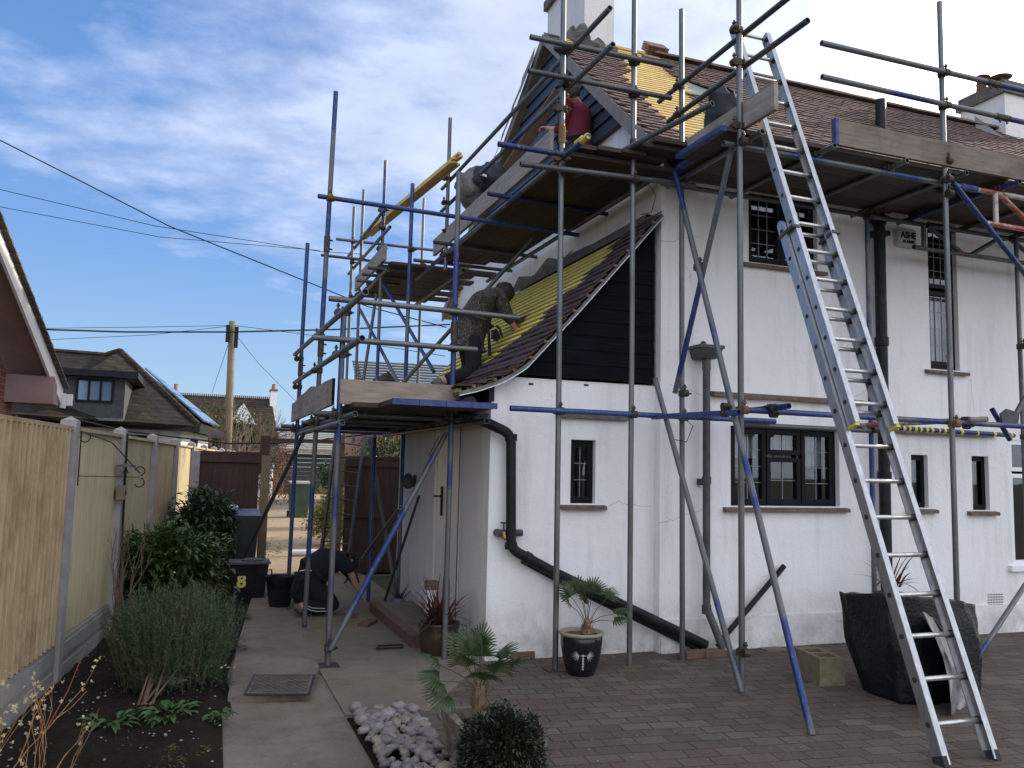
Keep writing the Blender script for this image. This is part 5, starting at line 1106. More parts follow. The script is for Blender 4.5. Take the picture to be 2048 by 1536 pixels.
# bungalow
bg_=thing('bungalow','dark tiled bungalow with a black dormer and solar panels','bungalow',(-.3,20.5,0))
C_=gy(397,852,20.3); D_=gy(447,867,25.0); Lp=gy(30,828,18.0); Ap=gy(240,703,22.6); 
E_=V(Lp.x-.5,Lp.y+7.5,Lp.z); Lf=Lp+V(-3.5,-.7,0)
mb=MB()
def roofpoly(mb,pts,t=.08):
    pts=[Vector(p) for p in pts]; n=(pts[1]-pts[0]).cross(pts[2]-pts[0]).normalized(); n=n if n.z>0 else -n; mb.prism(pts,n*-t)
R1=gy(215,712,22.9); R2=gy(112,706,22.6); R3=R2+V(-4,-.8,0)
roofpoly(mb,[Lp,C_,Ap]); roofpoly(mb,[C_,D_,Ap]); roofpoly(mb,[Lf,Lp,R1,R3]); roofpoly(mb,[Ap,D_,E_]); roofpoly(mb,[Lp,Ap,R1]); build('roof',mb,'grey_roof',bg_)
mb=MB(); 
for a,b in ((C_,Ap),(Ap,R1+V(0,0,.02)),(R1,R3)): mb.path([a+V(0,0,.02),a.lerp(b,.5)+V(0,0,.02),b+V(0,0,.02)],.07,6)
build('ridge_tiles',mb,'brown_tile',bg_)
mb=MB(); bd=(C_-Lp); mb.prism([Lf+V(0,-.03,-.14),C_+V(.02,-.03,-.14),C_+V(.02,-.03,.0),Lf+V(0,-.03,.0)],(0,.05,0)); mb.prism([C_+V(.03,0,-.14),D_+V(.03,0,-.14),D_+V(.03,0,0),C_+V(.03,0,0)],(-.05,0,0)); build('fascia',mb,'black_paint',bg_)
mb=MB(); i_=V(-.35,.35,0); w0=Lf+V(0,.5,-.1); w1=C_+i_+V(0,.1,-.1); w2=D_+V(-.4,-.3,-.1); mb.prism([V(w0.x,w0.y,-.1),V(w1.x,w1.y,-.1),V(w2.x,w2.y,-.1),V(w0.x,w2.y,-.1)],(0,0,2.45)); build('wall',mb,'render_wall',bg_)
mb=MB(); 
for f0,f1 in ((.30,.62),(.66,.80),(.83,.90)): a=w0.lerp(w1,f0); b=w0.lerp(w1,f1); mb.prism([V(a.x,a.y-.03,.9),V(b.x,b.y-.03,.9),V(b.x,b.y-.03,2.2),V(a.x,a.y-.03,2.2)],(0,.02,0))
a=w1.lerp(w2,.30); b=w1.lerp(w2,.55); mb.prism([V(a.x+.02,a.y,.9),V(b.x+.02,b.y,.9),V(b.x+.02,b.y,2.2),V(a.x+.02,a.y,2.2)],(-.015,0,0)); build('window',mb,'room_dark',bg_)
# dormer
dY=19.0; a=gy(120,835,dY); b=gy(246,838,dY); c=gy(246,757,dY); zt=c.z; db=MB(); db.box((a.x,dY,a.z),(b.x,dY+2.6,zt)); dm=build('dormer',db,'dark_slate_clad',bg_)
mb=MB(); e=gy(122,741,dY-.25); f=gy(276,748,dY-.2); mb.box((a.x-.12,dY-.22,zt),(b.x+.25,dY+2.8,zt+.13)); build('flat_roof',mb,'black_paint',dm)
mb=MB(); w0_=gy(150,803,dY); w1_=gy(229,760,dY); xa,xb,za,zb=w0_.x,w1_.x,w0_.z,w1_.z; fw=.045
mb.box((xa,dY-.03,za),(xb,dY-.002,za+fw)); mb.box((xa,dY-.03,zb-fw),(xb,dY-.002,zb))
for i in range(4): x=xa+(xb-xa-fw)*i/3; mb.box((x,dY-.031,za+fw),(x+fw,dY-.002,zb-fw))
wf=build('window_frame',mb,'window_frame',dm); mb=MB(); mb.quad((xa,dY-.01,za),(xb,dY-.01,za),(xb,dY-.01,zb),(xa,dY-.01,zb)); build('pane',mb,'solar_glass',wf)
mb=MB(); mb.box((a.x,dY-.05,a.z-.03),(b.x,dY-.01,a.z+.02)); build('apron_flashing',mb,'lead_flashing',dm)
# solar array on the right slope
n_=(D_-C_).cross(Ap-C_).normalized(); n_=n_ if n_.z>0 else -n_
sp=thing('solar_panel','pale blue reflecting solar panels on the bungalow side roof','solar panel',tuple(C_.lerp(Ap,.3)))
P_=lambda u,v_: C_.lerp(D_,u).lerp(Ap,v_)+n_*.12
k=0
for v0,v1,u0,u1 in ((.05,.22,.22,.90),(.235,.40,.22,.88),(.415,.58,.22,.86),(.595,.74,.25,.84)):
    mb=MB(); mb.prism([P_(u0,v0),P_(u1,v0),P_(u1,v1),P_(u0,v1)],-n_*.04); build('panel',mb,'solar_glass',sp)
# telegraph pole and cables
pb=gy(455,900,26); pt=gy(465,643,26); pole=thing('telegraph_pole','wooden telegraph pole standing between the bungalow and the bare tree','telegraph pole',(pb.x+.03,26,0))
mb=MB(); bse=V(pb.x+(pb.x-pt.x)*.55,26,-.1); mb.tube(bse,pt,.125,.10,n=14); build('post',mb,'telegraph_wood',pole,smooth=True)
mb=MB(); q=gy(463,668,25.85); mb.box((q.x-.16,25.75,q.z-.25),(q.x-.05,25.88,q.z+.25)); mb.box((q.x+.08,25.78,q.z-.40),(q.x+.19,25.9,q.z+.22)); build('junction_box',mb,'black_paint',pole)
def cable(label,pts,Y,r,sag=0,name='overhead_cable',grp=None):
    P3=[gy(*p,Y if not isinstance(Y,(list,tuple)) else Y[i]) for i,p in enumerate(pts)]; out=[]
    for a,b in zip(P3,P3[1:]):
        for i in range(8): t_=i/8; out.append(a.lerp(b,t_)-V(0,0,sag*4*t_*(1-t_)))
    out.append(P3[-1]); mb=MB(); mb.path(out,r,5); return tag(build(name,mb,'cable_black'),label,'cable',grp)
cable('thick black overhead cable sloping down from the top left to the scaffold',[(-60,250),(340,453),(640,574),(735,613),(893,655)],15,.011)
cable('upper of two thin overhead wires at mid left',[(-30,372),(310,452),(640,503),(720,508)],22,.009,.0); cable('lower of two thin overhead wires at mid left',[(-30,408),(320,474),(640,501)],24,.009)
cable('thick level black cable crossing the telegraph pole',[(-40,655),(250,664),(463,664),(670,659),(900,649)],17,.016)
cable('thin wire from the telegraph pole to the left, upper one',[(60,657),(300,654),(461,651)],26,.008); cable('thin wire from the telegraph pole to the left, lower one',[(60,681),(300,670),(461,652)],26,.008)
cable('thin wire dropping left from the telegraph pole towards the bungalow',[(461,675),(424,785)],[26,30],.008); cable('thin wire dropping right from the telegraph pole',[(470,668),(520,730),(594,805)],[26,28,30],.008); cable('thin wire from the telegraph pole towards the lean-to',[(470,651),(650,674),(890,712)],[26,22,18],.008)
cable('low black cable sagging behind the scaffold',[(150,838),(250,862),(460,887),(600,885),(740,868),(880,840)],13.6,.013)
# far house
fh=thing('far_house','distant dark roofed house with a white chimney beyond the hedge','house',tuple(V(1,45,0)))
f1=gy(352,789,45); f2=gy(542,798,45); mb=MB(); roofpoly(mb,[f1,f2,V(f2.x+.2,41,2.6),V(f1.x-.5,41,2.6)]); build('roof',mb,'brown_tile',fh)
mb=MB(); mb.box((f1.x,42,0),(f2.x,48,2.6)); mb.add([V(f2.x+.02,41.6,2.4),V(f2.x+.02,48.5,2.4),V(f2.x+.02,45,f2.z-.1)],[(0,1,2)]); build('wall',mb,'chimney_render',fh)
mb=MB(); 
for i in range(46): x=f1.x+(f2.x-f1.x)*i/46; mb.tube(V(x,45,f1.z+(f2.z-f1.z)*i/46+.02),V(x+.06,45,f1.z+(f2.z-f1.z)*i/46+.02),.10,n=6)
build('ridge_tiles',mb,'brick_dull',fh)
w_=gy(547,783,44.6); mb=MB(); mb.box((w_.x-.16,44.3,0),(w_.x+.16,44.9,w_.z)); c_h=build('chimney',mb,'render_wall',fh); mb=MB(); mb.box((w_.x-.19,44.25,w_.z),(w_.x+.19,44.95,w_.z+.09)); build('chimney_cap',mb,'mortar',c_h); mb=MB(); mb.lathe((w_.x,44.6,w_.z+.09),[(.11,0),(.09,.25),(.11,.28)],10); build('chimney_pot',mb,'terracotta',c_h)
w_=gy(351,785,45); mb=MB(); mb.box((w_.x-.2,44.8,w_.z-.6),(w_.x+.12,45.3,w_.z)); c_h=build('chimney',mb,'red_brick',fh); mb=MB(); mb.lathe((w_.x,45,w_.z),[(.11,0),(.09,.38),(.11,.42)],10); build('chimney_pot',mb,'terracotta',c_h)
g_=gy(487,822,40); mb=MB(); mb.add([g_+V(-.75,0,-.5),g_+V(.6,0,-.6),g_+V(0,0,.35),g_+V(-.75,3,-.5),g_+V(.6,3,-.6),g_+V(0,3,.35)],[(0,1,2),(5,4,3),(0,2,5,3),(1,4,5,2)]); build('small_gable',mb,'chimney_render',fh)
# roof seen over the low platform
th_=thing('tiled_roof_house','house with a lichened brown tiled roof seen over the low platform','house',(8,36,0)); t1=gy(704,722,38); t2=gy(900,729,38)
mb=MB(); t2b=t2+V(3,0,0); N2=22
for i in range(N2):
    a0,a1=i/N2,(i+1)/N2; e0=V(t1.x-.1,33.5,3.2); e1=V(t2b.x,33.5,3.2); A_=e0.lerp(t1,a0); B_=e1.lerp(t2b,a0); C2=e1.lerp(t2b,a1); D2=e0.lerp(t1,a1); n=(B_-A_).cross(D2-A_).normalized()
    mb.prism([A_+n*.10,B_+n*.10,C2+n*.02,D2+n*.02],n*-.05)
build('roof',mb,'mossy_tile',th_); mb=MB(); mb.box((t1.x+.3,34,0),(t2b.x,41,3.15)); mb.add([V(t1.x+.29,33.8,3.1),V(t1.x+.29,42,3.1),V(t1.x+.29,38,t1.z-.1)],[(0,2,1)]); build('wall',mb,'red_brick',th_)
g_=gy(778,745,33); mb=MB(); mb.add([g_+V(-.62,0,-.75),g_+V(.62,0,-.75),g_+V(0,0,.05),g_+V(-.62,3,-.75),g_+V(.62,3,-.75),g_+V(0,3,.05)],[(0,1,2),(0,2,5,3),(1,4,5,2)]); build('small_gable',mb,'brown_tile',th_)
# garage
ga=thing('garage','garage with brick piers, dark door and ribbed brown roof at the end of the drive','garage',(5.5,48,0))
x0=gy(549,950,48).x; x1=x0+5.6
mb=MB()
for a,b in ((x0,x0+.55),(x1-.5,x1)): mb.box((a,48,0),(b,48.5,2.25))
build('brick_pier',mb,'red_brick',ga); mb=MB()
for i in range(9): mb.box((x0+.56,48.12+.02*(i%2),.02+i*.245),(x1-.51,48.2,.02+i*.245+.23))
build('door',mb,'garage_door',ga); mb=MB(); 
for i in range(11): a0,a1=i/11,(i+1)/11; mb.prism([V(x0-.3,47.6+4.5*a0,2.3+1.35*a0+.07),V(x1+.3,47.6+4.5*a0,2.3+1.35*a0+.07),V(x1+.3,47.6+4.5*a1,2.3+1.35*a1),V(x0-.3,47.6+4.5*a1,2.3+1.35*a1)],(0,0,-.05))
mb.box((x0-.3,47.55,2.22),(x1+.3,47.62,2.45)); build('roof',mb,'garage_cladding',ga)
mb=MB(); mb.box((x0+.03,47.9,.02),(x0+.55,47.99,2.2)); 
# trees
random.seed(11)
def clump_tree(name,label,base,h,rad,n,mat,leafs=.16,cat='tree',trunk=True,grp=None,shape=1.0):
    th=thing(name,label,cat,tuple(base),grp); c=Vector(base)+V(0,0,h-rad[2]); mb=MB(); cl=[]
    for i in range(90):
        d=rdir(-.9,1); k=random.uniform(.35,1)*(1+.3*noise.noise(d*2+c)); cl.append((c+V(d.x*rad[0],d.y*rad[1],d.z*rad[2])*k,d))
    for i in range(n):
        p,d=random.choice(cl); q=p+V(random.gauss(0,.14*rad[0]),random.gauss(0,.14*rad[1]),random.gauss(0,.14*rad[2]))
        if q.z<0.1: continue
        leaf(mb,q,(d+rdir()).normalized(),V(0,0,1),leafs*random.uniform(.6,1.3),leafs*.45)
    build('crown',mb,mat,th); tm=MB(); tm.path([Vector(base),Vector(base).lerp(c,.6),c],.12*h/4,7,r1=.04)
    for i in range(8): p,d=random.choice(cl); tm.path([c.lerp(Vector(base),.3),c.lerp(p,.6),p],.05,5,r1=.01)
    build('trunk',tm,'bark',th); return th
for i,(x,y,h,rx,lab) in enumerate(((400,36,3.6,1.5,'dark green conifer hedge bush left of the telegraph pole'),(440,35,3.7,1.2,'green hedge bush just left of the telegraph pole'),(505,35,3.5,1.3,'green hedge bush right of the telegraph pole'))):
    p=gy(x,900,y); clump_tree('hedge_bush',lab,V(p.x,y,0),h,(rx,1.2,1.5),2300,'leaf_hedge',.16,'bush',grp=None)
clump_tree('evergreen_tree','evergreen tree behind the brown fence panel right of the gateway',V(4.6,19.5,0),2.75,(1.3,1.1,1.1),2600,'leaf_dark',.12); clump_tree('evergreen_shrub','dark green shrub between the wheelie bin and the gate ladder',V(3.75,22.5,0),2.1,(.8,.7,.95),3600,'leaf_dark',.11,'shrub')
clump_tree('variegated_shrub','yellow and green variegated shrub beside the drive beyond the gateway',V(2.72,17.6,0),1.15,(.58,.55,.60),5200,'leaf_variegated',.075,'shrub')
bt_=thing('bare_tree','leafless tree with pale branches beside the telegraph pole','tree',tuple(V(gy(490,900,27).x,27,0))); mb=MB(); b0=V(gy(490,900,27).x,27,0)
for i in range(7): tree_branches(mb,b0+V(random.gauss(0,.1),0,.9),(V(0,0,1)+rdir()*.75).normalized(),1.0,.045,4,.6,None,3,.0)
mb.path([b0,b0+V(.02,0,.5),b0+V(0,0,1.0)],.09,8,r1=.06); build('branches',mb,'twig',bt_)
b1=V(gy(487,900,26.8).x,26.8,0); bt2=thing('birch_tree','small pale stemmed birch in front of the bare tree','tree',tuple(b1)); mb=MB()
for i in range(5): tree_branches(mb,b1+V(0,0,.9),(V(0,0,1)+rdir()*.5).normalized(),.75,.035,3,.45,None,2,.2)
mb.path([b1,b1+V(.03,0,.5),b1+V(0,0,1.0)],.06,8,r1=.045); build('branches',mb,'bark',bt2)
h3=thing('clipped_hedge','brown winter hedge low beyond the fence end','hedge',tuple(gy(520,900,30)*1)); mb=MB()
for i in range(2600):
    x=random.uniform(.6,3.2); z=random.uniform(.3,2.15+.2*noise.noise(V(x*2,0,0))); leaf(mb,V(x,random.uniform(30,30.8),z),rdir(),V(0,0,1),.10,.04)
build('foliage',mb,'twig',h3)

# ================================================================ PAVING DETAILS
mh=thing('manhole_cover','square patterned steel manhole cover set in the raised concrete slab','manhole cover',tuple(gz(565,1370,.05)))
c4=[gz(487,1391,.053),gz(620,1391,.053),gz(632,1350,.053),gz(507,1350,.053)]
mb=MB(); mb.prism(c4,(0,0,.006)); build('frame',mb,'cast_iron',mh); mb=MB()
bl=lambda u,v_: (c4[0].lerp(c4[1],u)).lerp(c4[3].lerp(c4[2],u),v_)
mb.prism([bl(.04,.05),bl(.96,.05),bl(.96,.95),bl(.04,.95)],(0,0,.009)); build('lid',mb,'cover_steel',mh); mb=MB()
for i in range(15):
    for j in range(12):
        if 6<=i<=8 and 4<=j<=7: continue
        p=bl(.07+.86*(i+.5)/15,.08+.84*(j+.5)/12)+V(0,0,.009); d=V(.011,.009,0) if (i+j)%2 else V(.011,-.009,0); mb.beam(p-d,p+d,.007,.004)
build('tread_pattern',mb,'coupler_steel',mh)
sheet_=MB(); 
# brick edging between path and paving
mb=MB(); 
for i in range(15): y=4.05+i*.107; x=1.53; mb.box((1.43,y,-.02),(1.545,y+.100,.018+random.uniform(0,.006)))
build('brick_edging',mb,'edging_brick',kind='structure')
mb=MB(); mb.prism([(1.0,4.0,-.02),(1.42,4.0,-.02),(1.42,5.66,-.02),(1.0,5.66,-.02)],(0,0,.035)); build('cobble_bed',mb,'soil',kind='structure')
# cobbles: one of each stone shape, then copies
protos=[]
for k in range(6):
    mb=MB(); mb.ell((0,0,0),(.044,.026+.002*k,.019+.0016*k),14,9,amp=.45,seed=k*3.7+1); me_o=build('cobble',mb,'cobble_%d'%(k%5),smooth=True); protos.append(me_o)
    tag(me_o,'smooth grey, pink or buff rounded cobble lying in the square cobble patch','cobble','cobbles in the square patch beside the path')
pts=[]; tries=0
while len(pts)<125 and tries<20000:
    tries+=1; x=random.uniform(1.03,1.39); y=random.uniform(4.42,5.62)
    if all(math.hypot(x-a,y-b)>.056 for a,b in pts): pts.append((x,y))
for i,(x,y) in enumerate(pts):
    o=protos[i] if i<6 else protos[i%6].copy()
    if i>=6: COL.objects.link(o); o.data=random.choice(protos).data
    sc_=random.choice((.7,.85,1.0,1.1,1.2))*random.uniform(.92,1.08); o.location=(x,y,.038+random.uniform(-.006,.014)); o.rotation_euler=(random.gauss(0,.25),random.gauss(0,.25),random.uniform(0,6.28)); o.scale=(sc_,sc_*random.uniform(.85,1.15),sc_)
# steps and bricks
mb=MB(); mb.box((2.0,7.62,0.0),(2.385,9.6,.115)); st_=build('step',mb,'concrete_slab',lean,'low brick edged step along the side wall'); mb=MB()
for i in range(9): mb.box((1.90,7.62+i*.222,.0),(1.998,7.62+i*.222+.214,.118))
build('step_edge',mb,'brick_dull',st_)
def brick(label,c,rz,s=(.215,.1025,.065),mat='brick_dull'):
    mb=MB(); rm=Matrix.Rotation(R(rz),3,'Z'); a=V(s[0]/2,0,0); 
    pts_=[Vector(c)+rm@V(x*s[0]/2,y*s[1]/2,0) for x,y in ((-1,-1),(1,-1),(1,1),(-1,1))]; mb.prism(pts_,(0,0,s[2])); o=build('brick',mb,mat); bv=o.modifiers.new('b','BEVEL'); bv.width=.006; bv.segments=2; return tag(o,label,'brick')
q=gz(1050,1322,.0); brick('dark brick lying at the foot of the lean-to front wall',q+V(0,.08,0),12)
q=gz(735,1252,.0); brick('dull brick lying on the path near the step',q,60,(.30,.12,.05)); q=gz(700,1235,.02); brick('small broken brick beside the standard foot',q,20,(.12,.10,.05))
q=gz(1395,1318,0); brick('left brick of the drain surround',q+V(-.02,.05,0),8); q=gz(1428,1318,0); brick('right brick of the drain surround',q+V(.05,.08,0),-4); q=gz(1546,1300,0); mb=MB(); mb.box(q+V(-.1,-.05,0),q+V(.12,.08,.012)); tag(build('paving_flag',mb,'concrete_slab'),'small pale flag lying against the front wall','paving slab')
q=gz(780,1296,.02); mb=MB(); 
for a,b in (((-.13,-.05),(.10,-.05)),((.10,-.05),(.13,.07)),((.13,.07),(-.10,.07)),((-.10,.07),(-.13,-.05))): mb.beam(q+V(a[0],a[1],.01),q+V(b[0],b[1],.01),.012,.012)
tag(build('metal_frame',mb,'black_paint'),'small black rectangular metal frame lying beside the step','frame')
# hollow concrete block
blk=MB(); bw,bl_,bh=.215,.42,.215; ang=R(-16); B0=gz(1640,1373,0); rm=Matrix.Rotation(-R(12),3,'Z')
def bp(x,y,z): return B0+rm@V(x,y,z)
def bbox(x0,x1,y0,y1,z0,z1):
    vs=[bp(x,y,z) for z in (z0,z1) for x,y in ((x0,y0),(x1,y0),(x1,y1),(x0,y1))]; blk.add(vs,[(0,3,2,1),(4,5,6,7),(0,1,5,4),(1,2,6,5),(2,3,7,6),(3,0,4,7)])
w1=.04
bbox(0,bw,0,.05,0,bh); bbox(0,bw,bl_-.05,bl_,0,bh); bbox(0,w1,.0501,bl_-.0501,0,bh); bbox(bw-w1,bw,.0501,bl_-.0501,0,bh); bbox(w1+.0005,bw-w1-.0005,.185,.235,0,bh); bbox(w1+.0005,bw-w1-.0005,.0501,bl_-.0501,0,.06)
o=tag(build('concrete_block',blk,'block_ochre'),'hollow ochre concrete block with two holes standing on the paving','concrete block')
# black builder's bag
def sup(a,n=3.2): c,s_=math.cos(a),math.sin(a); return (abs(c)**(2/n)*(1 if c>0 else -1),abs(s_)**(2/n)*(1 if s_>0 else -1))
bag=thing('builders_bag','big black plastic builders bag sagging open beside the ladder foot','bag',(4.95,5.05,0)); mb=MB(); nu,nv=64,30
cx,cy=5.27,5.22
for j in range(nv+1):
    t_=j/nv; z=.73*t_
    for i in range(nu):
        a=2*math.pi*i/nu; x,y=sup(a,5.5); sw=.385+.055*min(1,t_*2.0)-.01*t_; wr=.048*noise.noise(V(x*1.6,y*1.6,z*2.2))+.020*noise.noise(V(x*5,y*5,z*3+x*3+5))+.008*noise.noise(V(x*14,y*14,z*9)); zz=z*(1-.10*max(0,x)*t_-.05*y*t_)+.03*t_*max(0,-x)
        mb.v.append(V(cx+x*(sw+wr)+.05*(1-t_),cy+y*(sw*.72+wr)-.05*(1-t_),max(.002,zz+.02*noise.noise(V(x*3,y*3,1))*t_)))
for j in range(nv):
    for i in range(nu): k=(i+1)%nu; mb.f.append([j*nu+i,j*nu+k,(j+1)*nu+k,(j+1)*nu+i]); mb.m.append(0)
mb.f.append([i for i in range(nu)][::-1]); mb.m.append(0)
o=build('sack',mb,'polythene',bag,smooth=True); so_=o.modifiers.new('s','SOLIDIFY'); so_.thickness=.004
mb=MB(); n=26
for j in range(n+1):
    for i in range(n+1):
        u,v_=i/n,j/n; p=V(5.02,4.60,0).lerp(V(5.72,4.98,0),u); z=.70*v_*(1-.30*u)+.02*noise.noise(V(u*5,v_*5,0)); off=.09*noise.noise(V(u*3,v_*3.2,2))+.05*noise.noise(V(u*8,v_*7,4)); mb.v.append(V(p.x+off+.05*v_-.12*v_*v_,p.y-.10*math.sin(v_*2.2)+off+.25*v_,max(.004,z)))
for j in range(n):
    for i in range(n): a=j*(n+1)+i; mb.f.append([a,a+1,a+n+2,a+n+1]); mb.m.append(0)
o=build('loose_sheet',mb,['polythene_grey'],bag,'torn grey inner lining hanging out of the black bag',smooth=True); so_=o.modifiers.new('s','SOLIDIFY'); so_.thickness=.003
mb=MB(); mb.add([V(cx+.30,4.74,.0),V(5.62,4.95,.0),V(5.70,5.3,.60),V(cx+.33,4.9,.80)],[(0,1,2,3)]); 
mb=MB(); mb.box((cx-.22,cy-.10,.45),(cx-.02,cy+.10,.72)); mb.box((cx-.32,cy+.02,.4),(cx-.23,cy+.2,.73)); build('cardboard',mb,'card_yellow',bag)

# ================================================================ POTS AND PALMS
def fan(mb,sm,base,tip,R_,n=17,spread=2.9,droop=.25):
    d=(tip-base).normalized(); mid=base.lerp(tip,.5)+V(0,0,.02); sm.path([base,mid,tip],.0035,5,r1=.0022)
    side=d.cross(V(0,0,1)); side=side.normalized() if side.length>.05 else V(1,0,0); up=side.cross(d)
    tilt=random.uniform(-.5,.5); side=(side*math.cos(tilt)+up*math.sin(tilt)).normalized(); nn=side.cross(d).normalized()
    for i in range(n):
        a=(i/(n-1)-.5)*spread; dd=(d*math.cos(a)+side*math.sin(a)); L_=R_*random.uniform(.88,1.05)*(1-.18*abs(a)/1.3); w_=L_*.052; s_=dd.cross(nn).normalized()
        p0=tip; p1=tip+dd*L_*.45+nn*.012; p2=tip+dd*L_*.8-V(0,0,droop*L_*.10); p3=tip+dd*L_-V(0,0,droop*L_*.28)
        mb.add([p0,p1+s_*w_+nn*.006,p1,p1-s_*w_+nn*.006,p2+s_*w_*.75,p2,p2-s_*w_*.75,p3],[(0,1,2),(0,2,3),(1,4,5,2),(2,5,6,3),(4,7,5),(5,7,6)])
def palm(parent,c,h,fr,R_):
    tm=MB(); tm.lathe(c,[(.045,0),(.055,.02),(.038,h*.5),(.030,h),(.015,h+.03)],10); 
    for i in range(40):
        a=random.uniform(0,6.28); z=random.uniform(0,h); p=Vector(c)+V(.04*math.cos(a),.04*math.sin(a),z); tm.add([p,p+V(.012*math.sin(a),-.012*math.cos(a),.0),p+V(.03*math.cos(a),.03*math.sin(a),.05)],[(0,1,2)])
    build('trunk',tm,'palm_trunk',parent); sm=MB(); top=Vector(c)+V(0,0,h)
    for (az,el,L_) in fr:
        mb=MB(); s1=MB(); d=V(math.cos(R(az))*math.cos(R(el)),math.sin(R(az))*math.cos(R(el)),math.sin(R(el))); fan(mb,s1,top-V(0,0,.02),top+d*L_,R_*random.uniform(.9,1.1)); f=build('frond',mb,'leaf_palm',parent); build('leaf_stalk',s1,'leaf_palm',f)
pa=thing('potted_palm','small fan palm in a black glazed pot with a pale palm tree motif','potted plant',(3.02,6.40,0)); pc=V(3.02,6.40,0)
prof=[(.105,0),(.118,.02),(.150,.12),(.170,.24),(.172,.30),(.165,.315)]
mb=MB(); mb.lathe(pc,prof,36); o=build('pot',mb,'glaze_black',pa,smooth=True); mb=MB(); mb.lathe(pc,[(.166,.310),(.182,.315),(.188,.332),(.180,.342),(.158,.340),(.150,.30)],36); build('rim',mb,'glaze_rim',pa,smooth=True); mb=MB(); mb.lathe(pc,[(.0,.296),(.155,.298)],24); build('compost',mb,'soil',pa)
mb=MB()   # motif applied on the pot face
def on_pot(u,z):
    r=(.118+(.150-.118)*(z-.02)/.10 if z<.12 else .150+(.170-.150)*(z-.12)/.12)/math.cos(math.pi/36); a0=math.atan2(-pc.y,-pc.x)+.10+u/ r; return V(pc.x+(r+.004)*math.cos(a0),pc.y+(r+.004)*math.sin(a0),z)
def strip(a,b,w_):
    (u0,z0),(u1,z1)=a,b; L_=math.hypot(u1-u0,z1-z0); nx,nz=-(z1-z0)/L_*w_,(u1-u0)/L_*w_; mb.quad(on_pot(u0-nx,z0-nz),on_pot(u1-nx*.2,z1-nz*.2),on_pot(u1+nx*.2,z1+nz*.2),on_pot(u0+nx,z0+nz)); mb.f[-1]=mb.f[-1]
for i in range(6): mb.quad(on_pot(-.007,.06+i*.022),on_pot(.007,.06+i*.022),on_pot(.006,.078+i*.022),on_pot(-.006,.078+i*.022))
for sgn in (-1,1):
    for a in (-10,8,26,44,62,-35,-60,-80): strip((sgn*.035,.175),(sgn*(.035+.055*math.cos(R(a))),.175+.045*math.sin(R(a))),.004)
    strip((0,.18),(sgn*.036,.175),.003)
build('palm_motif',mb,'pot_motif',pa)
random.seed(33); palm(pa,pc+V(.06,.02,.30),.11,[(175,42,.22),(200,75,.16),(100,62,.26),(60,55,.25),(10,42,.26),(-10,15,.24),(-35,5,.22),(30,72,.24),(150,55,.24)],.17)
# stone trough with palm
tA,tB,tC=gz(893,1400,.30),gz(928,1486,.30),gz(1010,1398,.30); tr=thing('stone_trough','weathered stone trough planted with a fan palm','planter',(tA.x,tA.y,0))
x0,x1,y0,y1=1.36,1.75,4.08,4.72; mb=MB(); T_=.045
def frus(xa,xb,ya,yb,z0,z1,k=.03): mb.add([(xa+k,ya+k,z0),(xb-k,ya+k,z0),(xb-k,yb-k,z0),(xa+k,yb-k,z0),(xa,ya,z1),(xb,ya,z1),(xb,yb,z1),(xa,yb,z1)],[(0,3,2,1),(0,1,5,4),(1,2,6,5),(2,3,7,6),(3,0,4,7)])
frus(x0,x1,y0,y1,0,.30); mb.add([(x0,y0,.30),(x1,y0,.30),(x1,y1,.30),(x0,y1,.30),(x0+T_,y0+T_,.30),(x1-T_,y0+T_,.30),(x1-T_,y1-T_,.30),(x0+T_,y1-T_,.30),(x0+T_,y0+T_,.20),(x1-T_,y0+T_,.20),(x1-T_,y1-T_,.20),(x0+T_,y1-T_,.20)],[(0,1,5,4),(1,2,6,5),(2,3,7,6),(3,0,4,7),(4,5,9,8),(5,6,10,9),(6,7,11,10),(7,4,8,11),(8,9,10,11)])
o=build('trough',mb,'stone_trough',tr); sb=o.modifiers.new('s','SUBSURF'); sb.subdivision_type='SIMPLE'; sb.levels=3; sb.render_levels=3; tx=bpy.data.textures.new('t','CLOUDS'); tx.noise_scale=.05; dp=o.modifiers.new('d','DISPLACE'); dp.texture=tx; dp.strength=.018; dp.texture_coords='LOCAL'
mb=MB(); mb.box((x0+.05,y0+.05,.2),(x1-.05,y1-.05,.245)); build('compost',mb,'soil',tr)
pq=gy(958,1402,4.55); pc=V(pq.x,4.55,.245); random.seed(12); palm(tr,pc,.20,[(185,12,.24),(170,28,.26),(150,55,.22),(120,68,.20),(75,70,.16),(95,50,.24),(20,40,.20),(5,25,.22),(-20,50,.16),(-60,40,.14),(215,45,.18),(60,78,.22),(-100,30,.12),(195,-5,.20)],.155)
# dense shrub in front of the trough
random.seed(3); bs_=gz(992,1540,0); shrub('box_shrub','dense dark rounded shrub with small glossy leaves in front of the stone trough','shrub',(1.50,4.10,.24),(.215,.20,.21),9500,.030,.018,'leaf_bush',base=(1.50,4.10,.02),clumps=520,inner=.45,jit=.07,updir=.2,droop=.4)
